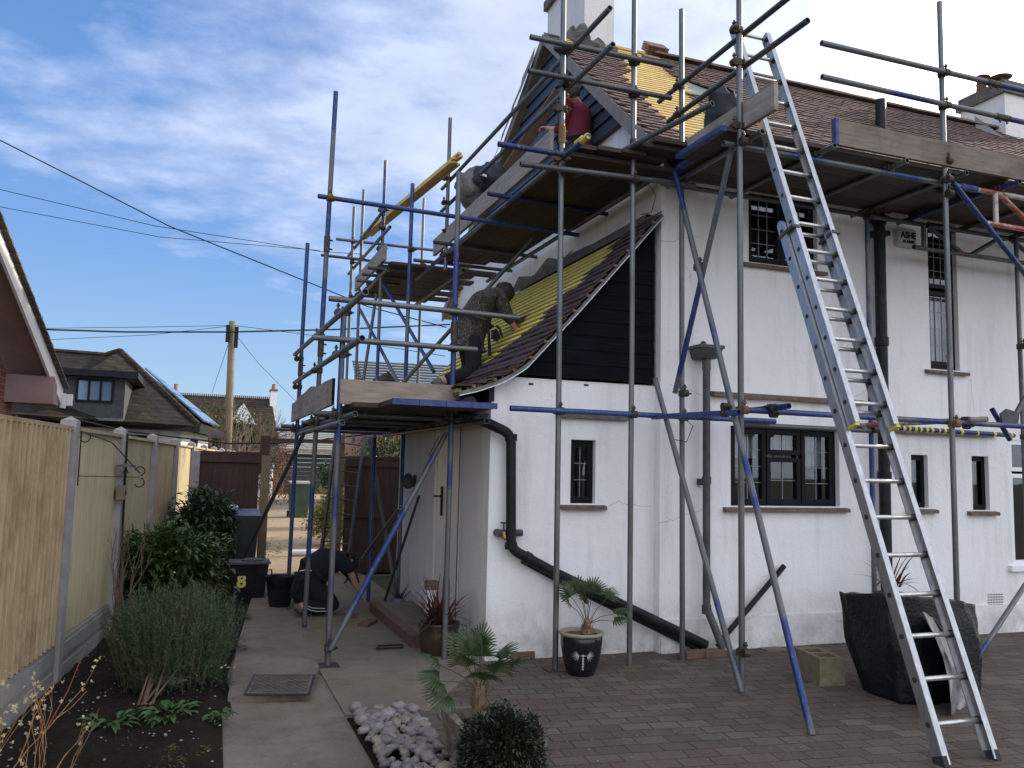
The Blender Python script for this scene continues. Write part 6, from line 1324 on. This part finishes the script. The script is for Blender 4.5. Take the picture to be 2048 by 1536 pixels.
# bronze phormium pots
def strap(mb,c,az,el,L_,w_,dr):
    d=V(math.cos(az)*math.cos(el),math.sin(az)*math.cos(el),math.sin(el)); p=Vector(c); pr=None; s_=V(-math.sin(az),math.cos(az),0); n=7
    for i in range(n+1):
        ww=w_*(1-(i/n)**2.2)+.0008; a,b=p-s_*ww,p+s_*ww
        if pr: mb.quad(pr[0],pr[1],b,a)
        pr=(a,b); p=p+d*L_/n; d=(d+V(0,0,-dr/n)).normalized()
def phormium(parent,c,n,L_,mat='leaf_bronze'):
    mb=MB()
    for i in range(n): strap(mb,Vector(c)+V(random.gauss(0,.03),random.gauss(0,.03),0),random.uniform(0,6.28),random.uniform(.35,1.5),L_*random.uniform(.5,1.15),.011,random.uniform(.3,1.9))
    build('leaves',mb,mat,parent)
random.seed(8)
pb_=thing('potted_phormium','red-bronze strappy plant in a brown ribbed pot by the side step','potted plant',(2.08,7.36,0)); pc=V(2.08,7.36,0)
mb=MB(); mb.lathe(pc,[(.13,0),(.15,.03),(.17,.14),(.175,.20),(.168,.22),(.182,.245),(.185,.27),(.19,.285),(.165,.288),(.160,.25)],26); build('pot',mb,'glaze_brown',pb_,smooth=True); mb=MB(); mb.lathe(pc,[(0,.25),(.162,.252)],20); build('compost',mb,'soil',pb_); phormium(pb_,pc+V(0,0,.25),130,.44)
pd=thing('small_pot','small dark blue glazed pot with thin leaves at the foot of the standard','potted plant',tuple(gz(795,1225,.0))); q=gz(795,1222,0); mb=MB(); mb.lathe(q,[(.05,0),(.09,.05),(.10,.10),(.07,.14),(.075,.15),(.06,.145)],18); build('pot',mb,'plastic_bluegrey',pd,smooth=True); phormium(pd,q+V(0,0,.13),16,.26)
pe=thing('phormium_plant','red strappy plant showing behind the black builders bag','plant',(6.25,6.35,0)); phormium(pe,V(6.25,6.35,.62),34,.46); mb=MB(); mb.lathe((6.25,6.35,0),[(.13,0),(.18,.5),(.19,.56),(.16,.55)],18); build('pot',mb,'glaze_brown',pe)
q=gx(862,1168,2.2); mb=MB(); mb.box(q+V(-.05,-.06,-.05),q+V(.06,.06,.03)); o=tag(build('wooden_block',mb,'bark'),'small wooden block standing behind the bronze plant','block')
mb=MB(); mb.box(q+V(-.05,-.05,-.30),q+V(.05,.05,-.051)); tag(build('stone_stand',mb,'render_wall'),'small white stand under the wooden block','stand')

# ================================================================ BINS AND BUCKETS
bk=thing('rubber_bucket','black flexible bucket beside the kneeling man','bucket',(.93,10.35,0)); q=gz(559,1212,.05); mb=MB(); mb.lathe(q,[(.115,0),(.12,.01),(.165,.33),(.172,.335),(.160,.33),(.150,.20)],22); build('tub',mb,'black_plastic',bk,smooth=True)
mb=MB(); mb.path([q+V(-.15,-.03,.33),q+V(-.17,-.03,.40),q+V(-.11,-.03,.41),q+V(-.10,-.03,.33)],.010,6); build('handle',mb,'black_plastic',bk)
q=gz(482,1195,.03); b8=thing('recycling_box','black recycling box with a yellow number 8','bin',tuple(q)); mb=MB(); q=V(.66,10.75,.03)
mb.add([q+V(-.19,-.14,0),q+V(.16,-.14,0),q+V(.16,.14,0),q+V(-.19,.14,0),q+V(-.23,-.18,.42),q+V(.20,-.18,.42),q+V(.20,.18,.42),q+V(-.23,.18,.42)],[(0,3,2,1),(4,5,6,7),(0,1,5,4),(1,2,6,5),(2,3,7,6),(3,0,4,7)]); build('body',mb,'black_plastic',b8)
mb=MB(); mb.box(q+V(-.25,-.20,.421),q+V(.22,.20,.445)); mb.ell(q+V(.02,0,.45),(.14,.12,.03),10,5); build('lid',mb,'grey_iron',b8)
q8=gy(483,1164,10.57); text('8',.20,V(q8.x,10.585,q8.z),rot,'number_yellow',b8,name='number',bold=.008)
def wheelie(label,c,w_,dpt,h,mat,lid,z0=0.02):
    t=thing('wheelie_bin',label,'bin',c); c=Vector(c); mb=MB(); mb.add([c+V(-w_*.40,-dpt*.4,z0),c+V(w_*.40,-dpt*.4,z0),c+V(w_*.40,dpt*.4,z0),c+V(-w_*.40,dpt*.4,z0),c+V(-w_/2,-dpt/2,h*.93),c+V(w_/2,-dpt/2,h*.93),c+V(w_/2,dpt/2,h*.93),c+V(-w_/2,dpt/2,h*.93)],[(0,3,2,1),(4,5,6,7),(0,1,5,4),(1,2,6,5),(2,3,7,6),(3,0,4,7)]); mb.box(c+V(-w_/2-.015,-dpt/2-.015,h*.88),c+V(w_/2+.015,dpt/2+.015,h*.925)); build('body',mb,mat,t)
    mb=MB(); mb.add([c+V(-w_/2-.02,-dpt/2-.03,h*.931),c+V(w_/2+.02,-dpt/2-.03,h*.931),c+V(w_/2+.02,dpt/2+.02,h*.931),c+V(-w_/2-.02,dpt/2+.02,h*.931),c+V(-w_/2,-dpt/2,h*.975),c+V(w_/2,-dpt/2,h*.975),c+V(w_/2,dpt/2,h),c+V(-w_/2,dpt/2,h)],[(0,3,2,1),(4,5,6,7),(0,1,5,4),(1,2,6,5),(2,3,7,6),(3,0,4,7)]); build('lid',mb,lid,t)
    for s_ in (-1,1): mb=MB(); mb.tube(c+V(s_*w_*.42,dpt*.42,.10),c+V(s_*w_*.50,dpt*.42,.10),.10,n=16); build('wheel',mb,'rubber_dark',t)
    return t
wheelie('dark green wheelie bin with a blue-grey lid by the brown gate panel',(.60,12.35,0),.46,.5,1.0,'plastic_darkgreen','plastic_bluegrey'); wheelie('green wheelie bin standing in the drive beyond the gateway',(2.98,26.9,0),.62,.7,1.12,'plastic_green','concrete_base')
mb=MB(); mb.ell((.47,12.3,1.03),(.09,.08,.045),12,7,amp=.4,seed=4); tag(build('plastic_bag',mb,'pvc_white',smooth=True),'white bundle on the lid of the dark green wheelie bin','bag')
mb=MB(); a=gz(572,1104,.03); b=gz(662,1104,.03); mb.tube(V(a.x,15.6,.07),V(a.x+.95,15.6,.07),.055,n=16,hollow=True); tag(build('plastic_pipe',mb,'pvc_white'),'short white plastic pipe lying on the drive behind the kneeling man','pipe')

# ================================================================ THINGS ON THE SCAFFOLD AND ROOF
bun=thing('batten_bundle','bundle of long yellow roofing battens lying along the far guard rails','timber',tuple(gy(730,474,13.6))); P0=gy(733,474,13.4); P1=gx(916,322,2.78)
for k,(du,dv_) in enumerate(((0,0),(.055,.0),(.0,.032),(.055,.034),(.02,.066),(-.05,.01))):
    u=(P1-P0).normalized(); s_=u.cross(V(0,0,1)).normalized(); mb=MB(); o1=s_*du+V(0,0,dv_); mb.beam(P0+o1+u*random.uniform(-.1,.1),P1+o1+s_*random.uniform(-.02,.02)+u*random.uniform(-.15,.1),.048,.027); build('batten',mb,'yellow_batten',bun)
mb=MB(); a=gx(982,390,3.15); b=gx(1118,184,3.80); mb.beam(a,b,.03,.15,up=(1,0,.3)); tag(build('timber_plank',mb,'plank_brown'),'long brown plank leaning up against the blue-grey gable boards','plank')
def sackthing(name,label,cat,c,r,mat,amp=.45,seed=1,rot=None):
    mb=MB(); mb.ell(c,r,22,16,amp=amp,seed=seed,rot=rot); return tag(build(name,mb,mat,smooth=True),label,cat)
q=gy(948,372,9.5); sackthing('rubble_sack','grey rubble sack slumped behind the upper side toe board','sack',V(q.x,q.y,q.z-.03),(.20,.22,.25),'canvas_grey',seed=3)
q=gy(978,352,9.35); sackthing('dark_sack','black sack behind the upper side toe board next to the grey one','sack',V(q.x+.02,q.y,q.z-.05),(.24,.24,.19),'bag_dark',.3,seed=6)
hm=thing('claw_hammer','hammer hooked on the front of the grey rubble sack','hammer',tuple(gy(965,360,9.2))); a=gy(958,385,9.15); b=gy(969,350,9.15); mb=MB(); mb.path([a,b],.014,6); build('handle',mb,'black_paint',hm); mb=MB(); mb.beam(b+V(-.05,0,0),b+V(.06,0,-.02),.028,.028); build('head',mb,'aluminium',hm)
q=gy(922,372,9.7); mb=MB(); mb.lathe(q+V(0,0,-.06),[(.0,0),(.05,.0),(.06,.05),(.055,.09),(0,.10)],10); tag(build('yellow_tub',mb,'tape_yellow'),'small yellow tub hanging beside the grey rubble sack','tub')
q=gy(1443,232,6.15); sackthing('dark_bag','dark blue-black bag slumped on the front platform','bag',V(q.x,q.y,q.z+.0),(.14,.16,.24),'bag_dark',.35,seed=9)
q=gy(1452,196,6.2); mb=MB(); mb.path([q+V(-.1,0,.02),q+V(-.02,-.02,.09),q+V(.06,-.02,.06),q+V(.12,-.02,-.08)],.014,6); mb.path([q+V(.05,-.03,.04),q+V(.08,-.04,-.12),q+V(.02,-.05,-.2)],.009,5); tag(build('bag_strap',mb,'black_plastic'),'coiled black strap lying over the dark bag','strap')
def stack(label,c,n,rz,w_=.165,d=.265):
    t=thing('tile_stack',label,'roof tiles',tuple(c)); rm=Matrix.Rotation(R(rz),3,'Z')
    for i in range(n):
        mb=MB(); j=V(random.gauss(0,.004),random.gauss(0,.004),0); mb.prism([Vector(c)+j+rm@V(x*w_/2,y*d/2,.018*i) for x,y in ((-1,-1),(1,-1),(1,1),(-1,1))],(0,0,.013)); build('tile',mb,'clay_tile_dark' ,t)
    return t
q=gx(886,765,2.12); stack('tall stack of red clay tiles on the low platform beside the roofer',V(2.05,9.05,2.19),20,8); stack('second tile stack on the low platform farther back',V(1.92,9.55,2.19),15,-6)
q=gpl(1318,112,Ppl+NS*.05,NS); mb=MB(); 
for i in range(4): mb.prism([q+V(-.19,0,0)+NS*(.03*i),q+V(.12,0,-.0)+NS*(.03*i),q+V(.12,0,0)+US*.22+NS*(.03*i),q+V(-.19,0,0)+US*.22+NS*(.03*i)],NS*.022)
tag(build('ridge_tile_pile',mb,'brick_dull'),'little pile of red tiles left on the ridge above the yellow battens','roof tiles')
q=gpl(1288,118,Ppl+NS*.05,NS); mb=MB(); mb.prism([q,q+V(.25,0,0),q+V(.25,0,0)+US*.1,q+US*.1],NS*.04); tag(build('loose_tile',mb,'clay_tile'),'loose dark tile lying across the yellow battens near the ridge','roof tile')
mb=MB(); a=gz(1275,300,4.56); mb.box((3.62,6.30,4.565),(3.95,6.50,4.60)); tag(build('offcut_board',mb,'board_x'),'short board offcut lying across the corner of the upper deck','board')
# tiles held by the bending roofer
q=gy(1048,636,8.55); ht=thing('held_tiles','handful of dark clay tiles held by the bending roofer','roof tiles',tuple(q)); 
for i in range(4): mb=MB(); mb.prism([q+V(-.08+.01*i,0,-.07+.018*i),q+V(.09+.02*i,0,.01+.018*i),q+V(.09+.02*i,.2,.02+.018*i),q+V(-.08+.01*i,.2,-.06+.018*i)],(-.004,0,.013)); build('tile',mb,'clay_tile_dark',ht)

# ================================================================ PEOPLE
def skin(name,nodes,edges,mat,parent,lv=2,label=None,root=None):
    me=bpy.data.meshes.new(name); keys=list(nodes); me.from_pydata([tuple(nodes[k][0]) for k in keys],[(keys.index(a),keys.index(b)) for a,b in edges],[]); o=bpy.data.objects.new(name,me); COL.objects.link(o)
    sk=o.modifiers.new('s','SKIN'); sk.use_smooth_shade=True
    for i,k in enumerate(keys):
        r=nodes[k][1]; r=r if isinstance(r,(tuple,list)) else (r,r); me.skin_vertices[0].data[i].radius=r; me.skin_vertices[0].data[i].use_root=(k==(root or keys[0]))
    ss=o.modifiers.new('u','SUBSURF'); ss.levels=lv; ss.render_levels=lv
    dg=bpy.context.evaluated_depsgraph_get(); m2=bpy.data.meshes.new_from_object(o.evaluated_get(dg)); bpy.data.objects.remove(o)
    mb=MB(); mb.add([v.co.copy() for v in m2.vertices],[tuple(p.vertices) for p in m2.polygons]); return build(name,mb,mat,parent,label,smooth=True)
def hand(nodes,edges,key,wrist,d,palmn,r=.009):
    d=d.normalized(); s_=d.cross(palmn).normalized(); pc_=wrist+d*.05; nodes[key+'p']=(pc_,(.034,.020)); edges.append((key,key+'p'))
    for i,(o_,L_) in enumerate(((-.028,.070),(-.010,.078),(.009,.073),(.027,.058))):
        a=pc_+d*.035+s_*o_; b=a+(d*.8-palmn*.45).normalized()*L_*.5; c=b+(d*.4-palmn*.9).normalized()*L_*.5
        nodes[key+'a%d'%i]=(a,r); nodes[key+'b%d'%i]=(b,r*.95); nodes[key+'c%d'%i]=(c,r*.8); edges+= [(key+'p',key+'a%d'%i),(key+'a%d'%i,key+'b%d'%i),(key+'b%d'%i,key+'c%d'%i)]
    a=pc_-d*.01-s_*.04; b=a+(d*.8-s_*.3-palmn*.3).normalized()*.045; nodes[key+'t0']=(a,r*1.1); nodes[key+'t1']=(b,r*.85); edges+=[(key+'p',key+'t0'),(key+'t0',key+'t1')]
def head_nodes(nd,ed,neck,c,face,r=.088):
    up=(c-nd[neck][0]).normalized(); face=(face-up*face.dot(up)).normalized()
    nd['hd']=(c,(r*.86,r)); nd['crown']=(c+up*.065-face*.01,(r*.74,r*.86)); nd['jaw']=(c-up*.055+face*.035,(r*.55,r*.55)); nd['nose']=(c-up*.010+face*.105,(.014,.014)); ed+= [(neck,'hd'),(hd:='hd','crown'),('hd','jaw'),('hd','nose')]
    return up,face
def head_parts(parent,c,up,face,r=.088,seed=1,length=.0,hair='hair_dark'):
    side=up.cross(face).normalized(); rm=Matrix((side,face,up)).transposed(); mb=MB(); nu,nv=22,14
    vs=[]; fs=[]
    for j in range(nv+1):
        ph=math.pi*.74*j/nv
        for i in range(nu):
            a=2*math.pi*i/nu; f=math.sin(a); k=ph*(1.0-.38*max(0,f))+(.0)
            p=V(math.sin(k)*math.cos(a)*r*1.07,math.sin(k)*math.sin(a)*r*1.20-.016,math.cos(k)*r*1.26+.028); p*=1+.16*noise.noise(p*42+V(seed,0,0)); vs.append(c+rm@p)
    for j in range(nv):
        for i in range(nu): k=(i+1)%nu; fs.append((j*nu+i,(j+1)*nu+i,(j+1)*nu+k,j*nu+k))
    mb.add(vs,fs); build('hair',mb,hair,parent,smooth=True)
    for s_ in (-1,1): mb=MB(); mb.ell(c+side*s_*r*.93-up*.005-face*.005,(.012,.018,.028),8,6,rot=rm); build('ear',mb,'skin',parent,smooth=True)
    mb=MB()
    for s_ in (-1,1): mb.ell(c+side*s_*.032+face*r*.93+up*.012,(.012,.006,.007),6,5,rot=rm)
    mb.ell(c+face*r*.80-up*.050,(.022,.006,.005),6,4,rot=rm); build('face_features',mb,'hair_dark',parent)
# --- man in the red jumper on the upper platform
pr=thing('person','person in a dark red jumper standing on the upper platform by the gable','person',(3.5,8.4,4.52))
Y0=8.42; hc=gy(1141,190,Y0); sh=gy(1150,212,Y0); ch_=gy(1156,236,Y0); pe_=gy(1154,290,Y0); fc=V(-.62,.78,-.15).normalized(); sd_=V(.78,.62,0)
nd={'pel':(pe_,(.15,.12)),'ch':(ch_,(.19,.135)),'nk0':(sh+V(0,0,.0),(.12,.09)),'nk':(sh.lerp(hc,.55),.055)}; ed=[('pel','ch'),('ch','nk0'),('nk0','nk')]
up,fa=head_nodes(nd,ed,'nk',hc,fc)
hl=gy(1092,256,Y0+.25); sl_=sh-sd_*.17+V(0,0,-.04); el=gy(1122,262,Y0+.05); sr=sh+sd_*.14+V(0,0,-.05); er=sr+V(.0,.05,-.28); hr=gy(1128,262,Y0+.15)
nd.update({'sl':(sl_,.062),'el':(el,.045),'wl':(hl.lerp(el,.22),.030),'sr':(sr,.062),'er':(er,.045),'wr':(hr,.030)}); ed+=[('nk0','sl'),('sl','el'),('el','wl'),('nk0','sr'),('sr','er'),('er','wr')]
hand(nd,ed,'wl',nd['wl'][0],hl-el,V(0,0,1)); hand(nd,ed,'wr',nd['wr'][0],hr-er,V(0,0,1))
for s_,k in ((-1,'l'),(1,'r')):
    h_=pe_+sd_*s_*.09+V(0,0,-.06); kn=h_+V(-.05,.06,-.36)+sd_*s_*.02; an=V(kn.x+.02,kn.y-.05,4.60); nd.update({'h'+k:(h_,.085),'k'+k:(kn,.06),'a'+k:(an,.042),'t'+k:(an+V(-.12,.12,-.04),.035)}); ed+=[('pel','h'+k),('h'+k,'k'+k),('k'+k,'a'+k),('a'+k,'t'+k)]
def grow(keys,add): return {k:(nd[k][0],tuple(x+add for x in (nd[k][1] if isinstance(nd[k][1],(tuple,list)) else (nd[k][1],)*2))) for k in keys}
def subs(keys): return [(a,b) for a,b in ed if a in keys and b in keys]
build_body=skin('body',nd,ed,'skin',pr)
K=['pel','ch','nk0','sl','el','sr','er']; g=grow(K,.026); g['nk0']=(nd['nk0'][0],(.155,.12)); g['nk1']=(nd['nk0'][0].lerp(nd['nk'][0],.8),(.072,.072)); g['pel']=(pe_,(.185,.155)); g['lo']=(pe_+V(0,0,-.13),(.175,.15)); g['fl']=(nd['el'][0].lerp(nd['wl'][0],.55),.048); skin('jumper',g,subs(K)+[('el','fl'),('pel','lo'),('nk0','nk1')],'cloth_red',pr)
K=['pel','hl','kl','al','hr','kr','ar']; skin('trousers',grow(K,.016),subs(K),'cloth_navy',pr); K=['al','tl']; skin('boot',grow(K,.02),subs(K),'boot_grey',pr); K=['ar','tr']; skin('boot',grow(K,.02),subs(K),'boot_grey',pr)
head_parts(pr,hc,up,fa,seed=2)
# --- roofer in patterned jacket bending over the lean-to roof
p2=thing('person','person in a patterned jacket and dark trousers bending over the lean-to battens','person',(2.3,8.8,2.3))
Yb=8.60; hc=gy(1003,586,Yb-.05); sh=gy(985,584,Yb); ch_=gy(966,606,Yb); wa=gy(950,640,Yb+.02); pe_=gy(940,668,Yb+.05); fc=V(.45,.35,-.9).normalized()
nd={'pel':(pe_,(.155,.14)),'wa':(wa,(.155,.13)),'ch':(ch_,(.195,.15)),'nk0':(sh,(.13,.10)),'nk':(sh.lerp(hc,.45),.06)}; ed=[('pel','wa'),('wa','ch'),('ch','nk0'),('nk0','nk')]
up,fa=head_nodes(nd,ed,'nk',hc,fc)
sA=sh+V(.02,-.16,-.06); eA=gy(1012,626,Yb-.16); wA=gy(1029,654,Yb-.10); sB=sh+V(.05,.17,-.04); eB=gy(1016,634,Yb+.25); wB=gy(1040,648,Yb+.22)
nd.update({'sA':(sA,.07),'eA':(eA,.052),'wA':(wA,.034),'sB':(sB,.07),'eB':(eB,.05),'wB':(wB,.032)}); ed+=[('nk0','sA'),('sA','eA'),('eA','wA'),('nk0','sB'),('sB','eB'),('eB','wB')]
hand(nd,ed,'wA',wA,V(.5,.3,-.5),V(-.3,0,1).normalized(),.010); hand(nd,ed,'wB',wB,V(.6,0,-.4),V(0,0,1),.010)
for k,yo in (('l',-.11),('r',.13)):
    h_=pe_+V(0,yo,-.08); kn=gy(948 if k=='l' else 940,742,Yb+yo); kn.y=Yb+yo; an=gy(886 if k=='l' else 895,762,Yb+yo+.02); to=an+V(-.12,0,-.07); nd.update({'h'+k:(h_,(.09,.09)),'k'+k:(kn,.075),'a'+k:(an,.05),'t'+k:(to,.04)}); ed+=[('pel','h'+k),('h'+k,'k'+k),('k'+k,'a'+k),('a'+k,'t'+k)]
skin('body',nd,ed,'skin',p2)
K=['pel','wa','ch','nk0','sA','eA','sB','eB']; g=grow(K,.024); g['pel']=(pe_,(.19,.175)); g['wa']=(wa,(.185,.16)); g['nk0']=(sh,(.16,.13)); g['nk1']=(sh.lerp(nd['nk'][0],.8),(.078,.078)); g['tail']=(pe_+V(-.02,0,-.10),(.165,.155)); g['fA']=(eA.lerp(wA,.75),.048); g['fB']=(eB.lerp(wB,.7),.046); skin('jacket',g,subs(K)+[('eA','fA'),('eB','fB'),('pel','tail'),('nk0','nk1')],'cloth_camo',p2)
K=['pel','hl','kl','al','hr','kr','ar']; g=grow(K,.018); g['pel']=(pe_,(.14,.12)); skin('trousers',g,subs(K),'cloth_black',p2)
for k in 'lr': K=['a'+k,'t'+k]; skin('boot',grow(K,.022),subs(K),'boot_grey',p2)
head_parts(p2,hc,up,fa,seed=5,r=.092)
gl_=gy(987,660,Yb-.2); mb=MB()
for (dx,dz,l) in ((-.03,0,.10),(-.01,0,.12),(.012,.0,.12),(.03,.01,.09),(.05,.05,.07)): mb.path([gl_+V(dx*.5,0,dz),gl_+V(dx+.02,0,-.03+dz),gl_+V(dx*1.4+.03,0,-l)],.013,6)
mb.path([gl_+V(-.06,0,.06),gl_+V(-.05,0,-.1),gl_+V(-.035,0,-.28)],.012,5,r1=.022); build('hanging_glove',mb,'cloth_black',p2)
# --- man in black kneeling on the path
p3=thing('person','person in black clothes kneeling crouched on the path behind blue standards','person',(1.3,9.6,.03))
Yk=9.55; pe_=gy(618,1162,Yk); wa=gy(632,1138,Yk-.02); ch_=gy(655,1122,Yk-.05); sh=gy(676,1116,Yk-.05); hc=gy(694,1124,Yk+.02); fc=V(.6,.2,-1).normalized()
nd={'pel':(pe_,(.13,.12)),'wa':(wa,(.165,.15)),'ch':(ch_,(.185,.16)),'nk0':(sh,(.12,.10)),'nk':(sh.lerp(hc,.45),.055)}; ed=[('pel','wa'),('wa','ch'),('ch','nk0'),('nk0','nk')]
up,fa=head_nodes(nd,ed,'nk',hc,fc)
sA=sh+V(.0,-.17,-.02); eA=gy(700,1140,Yk-.22); wA=gy(712,1172,Yk-.15); sB=sh+V(.02,.16,-.03); eB=sB+V(.16,.03,-.16); wB=eB+V(.10,-.04,-.20)
nd.update({'sA':(sA,.065),'eA':(eA,.046),'wA':(wA,.032),'sB':(sB,.065),'eB':(eB,.046),'wB':(wB,.032)}); ed+=[('nk0','sA'),('sA','eA'),('eA','wA'),('nk0','sB'),('sB','eB'),('eB','wB')]
hand(nd,ed,'wA',wA,V(.4,0,-.6),V(-.4,0,.6).normalized()); hand(nd,ed,'wB',wB,V(.3,0,-.6),V(-.4,0,.6).normalized())
for k,yo in (('l',-.12),('r',.13)):
    h_=pe_+V(-.02,yo,-.03); kn=V(pe_.x+.30,Yk+yo,.12); an=V(pe_.x-.08,Yk+yo,.13); to=V(pe_.x-.15,Yk+yo-.02,.07); nd.update({'h'+k:(h_,(.115,.115)),'k'+k:(kn,.08),'a'+k:(an,.055),'t'+k:(to,.045)}); ed+=[('pel','h'+k),('h'+k,'k'+k),('k'+k,'a'+k),('a'+k,'t'+k)]
skin('body',nd,ed,'skin',p3)
K=['pel','wa','ch','nk0','sA','eA','sB','eB']; g=grow(K,.024); g['pel']=(pe_,(.19,.18)); g['tail2']=(pe_+(pe_-wa).normalized()*.21+V(0,0,-.08),(.05,.05)); g['wa']=(wa,(.20,.185)); g['tail']=(pe_+(pe_-wa).normalized()*.16+V(0,0,-.04),(.13,.12)); g['nk0']=(sh,(.15,.13)); g['nk1']=(sh.lerp(nd['nk'][0],.7),(.075,.075)); g['fA']=(eA.lerp(wA,.1),.055); g['fB']=(eB.lerp(wB,.7),.045); skin('hooded_top',g,subs(K)+[('eA','fA'),('eB','fB'),('pel','tail'),('tail','tail2'),('nk0','nk1')],'cloth_black',p3)
K=['pel','hl','kl','al','hr','kr','ar']; g=grow(K,.020); g['pel']=(pe_,(.13,.12)); skin('trousers',g,subs(K),'cloth_black',p3)
for k in 'lr': K=['a'+k,'t'+k]; skin('boot',grow(K,.026),subs(K),'boot_grey',p3)
head_parts(p3,hc,up,fa,seed=7)
mb=MB(); c=pe_+V(-.06,-.21,.02)
mb.path([gy(599,1142,Yk-.17),gy(612,1140,Yk-.20),gy(624,1141,Yk-.20)],.006,5); build('pale_trim',mb,'cloth_stripe',p3)
mb=MB(); mb.path([gy(612,1215,Yk-.21),gy(622,1221,Yk-.22),gy(636,1223,Yk-.22),gy(652,1222,Yk-.20)],.005,5); mb.path([gy(613,1211,Yk-.215),gy(624,1216,Yk-.225),gy(650,1217,Yk-.21)],.004,5); build('leg_stripe',mb,'cloth_stripe',p3)

q=gy(1596,1000,7.12); mb=MB(); mb.ell(q,(.035,.03,.05),10,8); mb.ell(q+V(0,0,-.06),(.05,.04,.02),10,6); tag(build('window_ornament',mb,'pvc_white',smooth=True),'small white rounded ornament inside the wide ground floor window','ornament')

def crack(pts,Y,par):
    mb=MB(); out=[]; P3=[gy(*p,Y) for p in pts]
    for a,b in zip(P3,P3[1:]):
        for i in range(5): out.append(a.lerp(b,i/5)+V(0,0,random.gauss(0,.006)))
    out.append(P3[-1]); mb.path(out,.0016,4,r1=.0009); build('hairline_crack',mb,'brick_dull',par)
crack([(1218,1012),(1236,1003),(1258,1010),(1300,1012)],LY,lean); crack([(1318,1045),(1345,1040),(1372,1030),(1405,1017)],HY0,house); crack([(1320,482),(1346,483),(1366,476),(1395,474)],HY0,house); crack([(1340,772),(1368,776),(1410,792)],HY0,house); crack([(1700,800),(1722,786),(1738,776)],HY0,house); crack([(1942,760),(1944,790),(1950,825)],HY0,house)
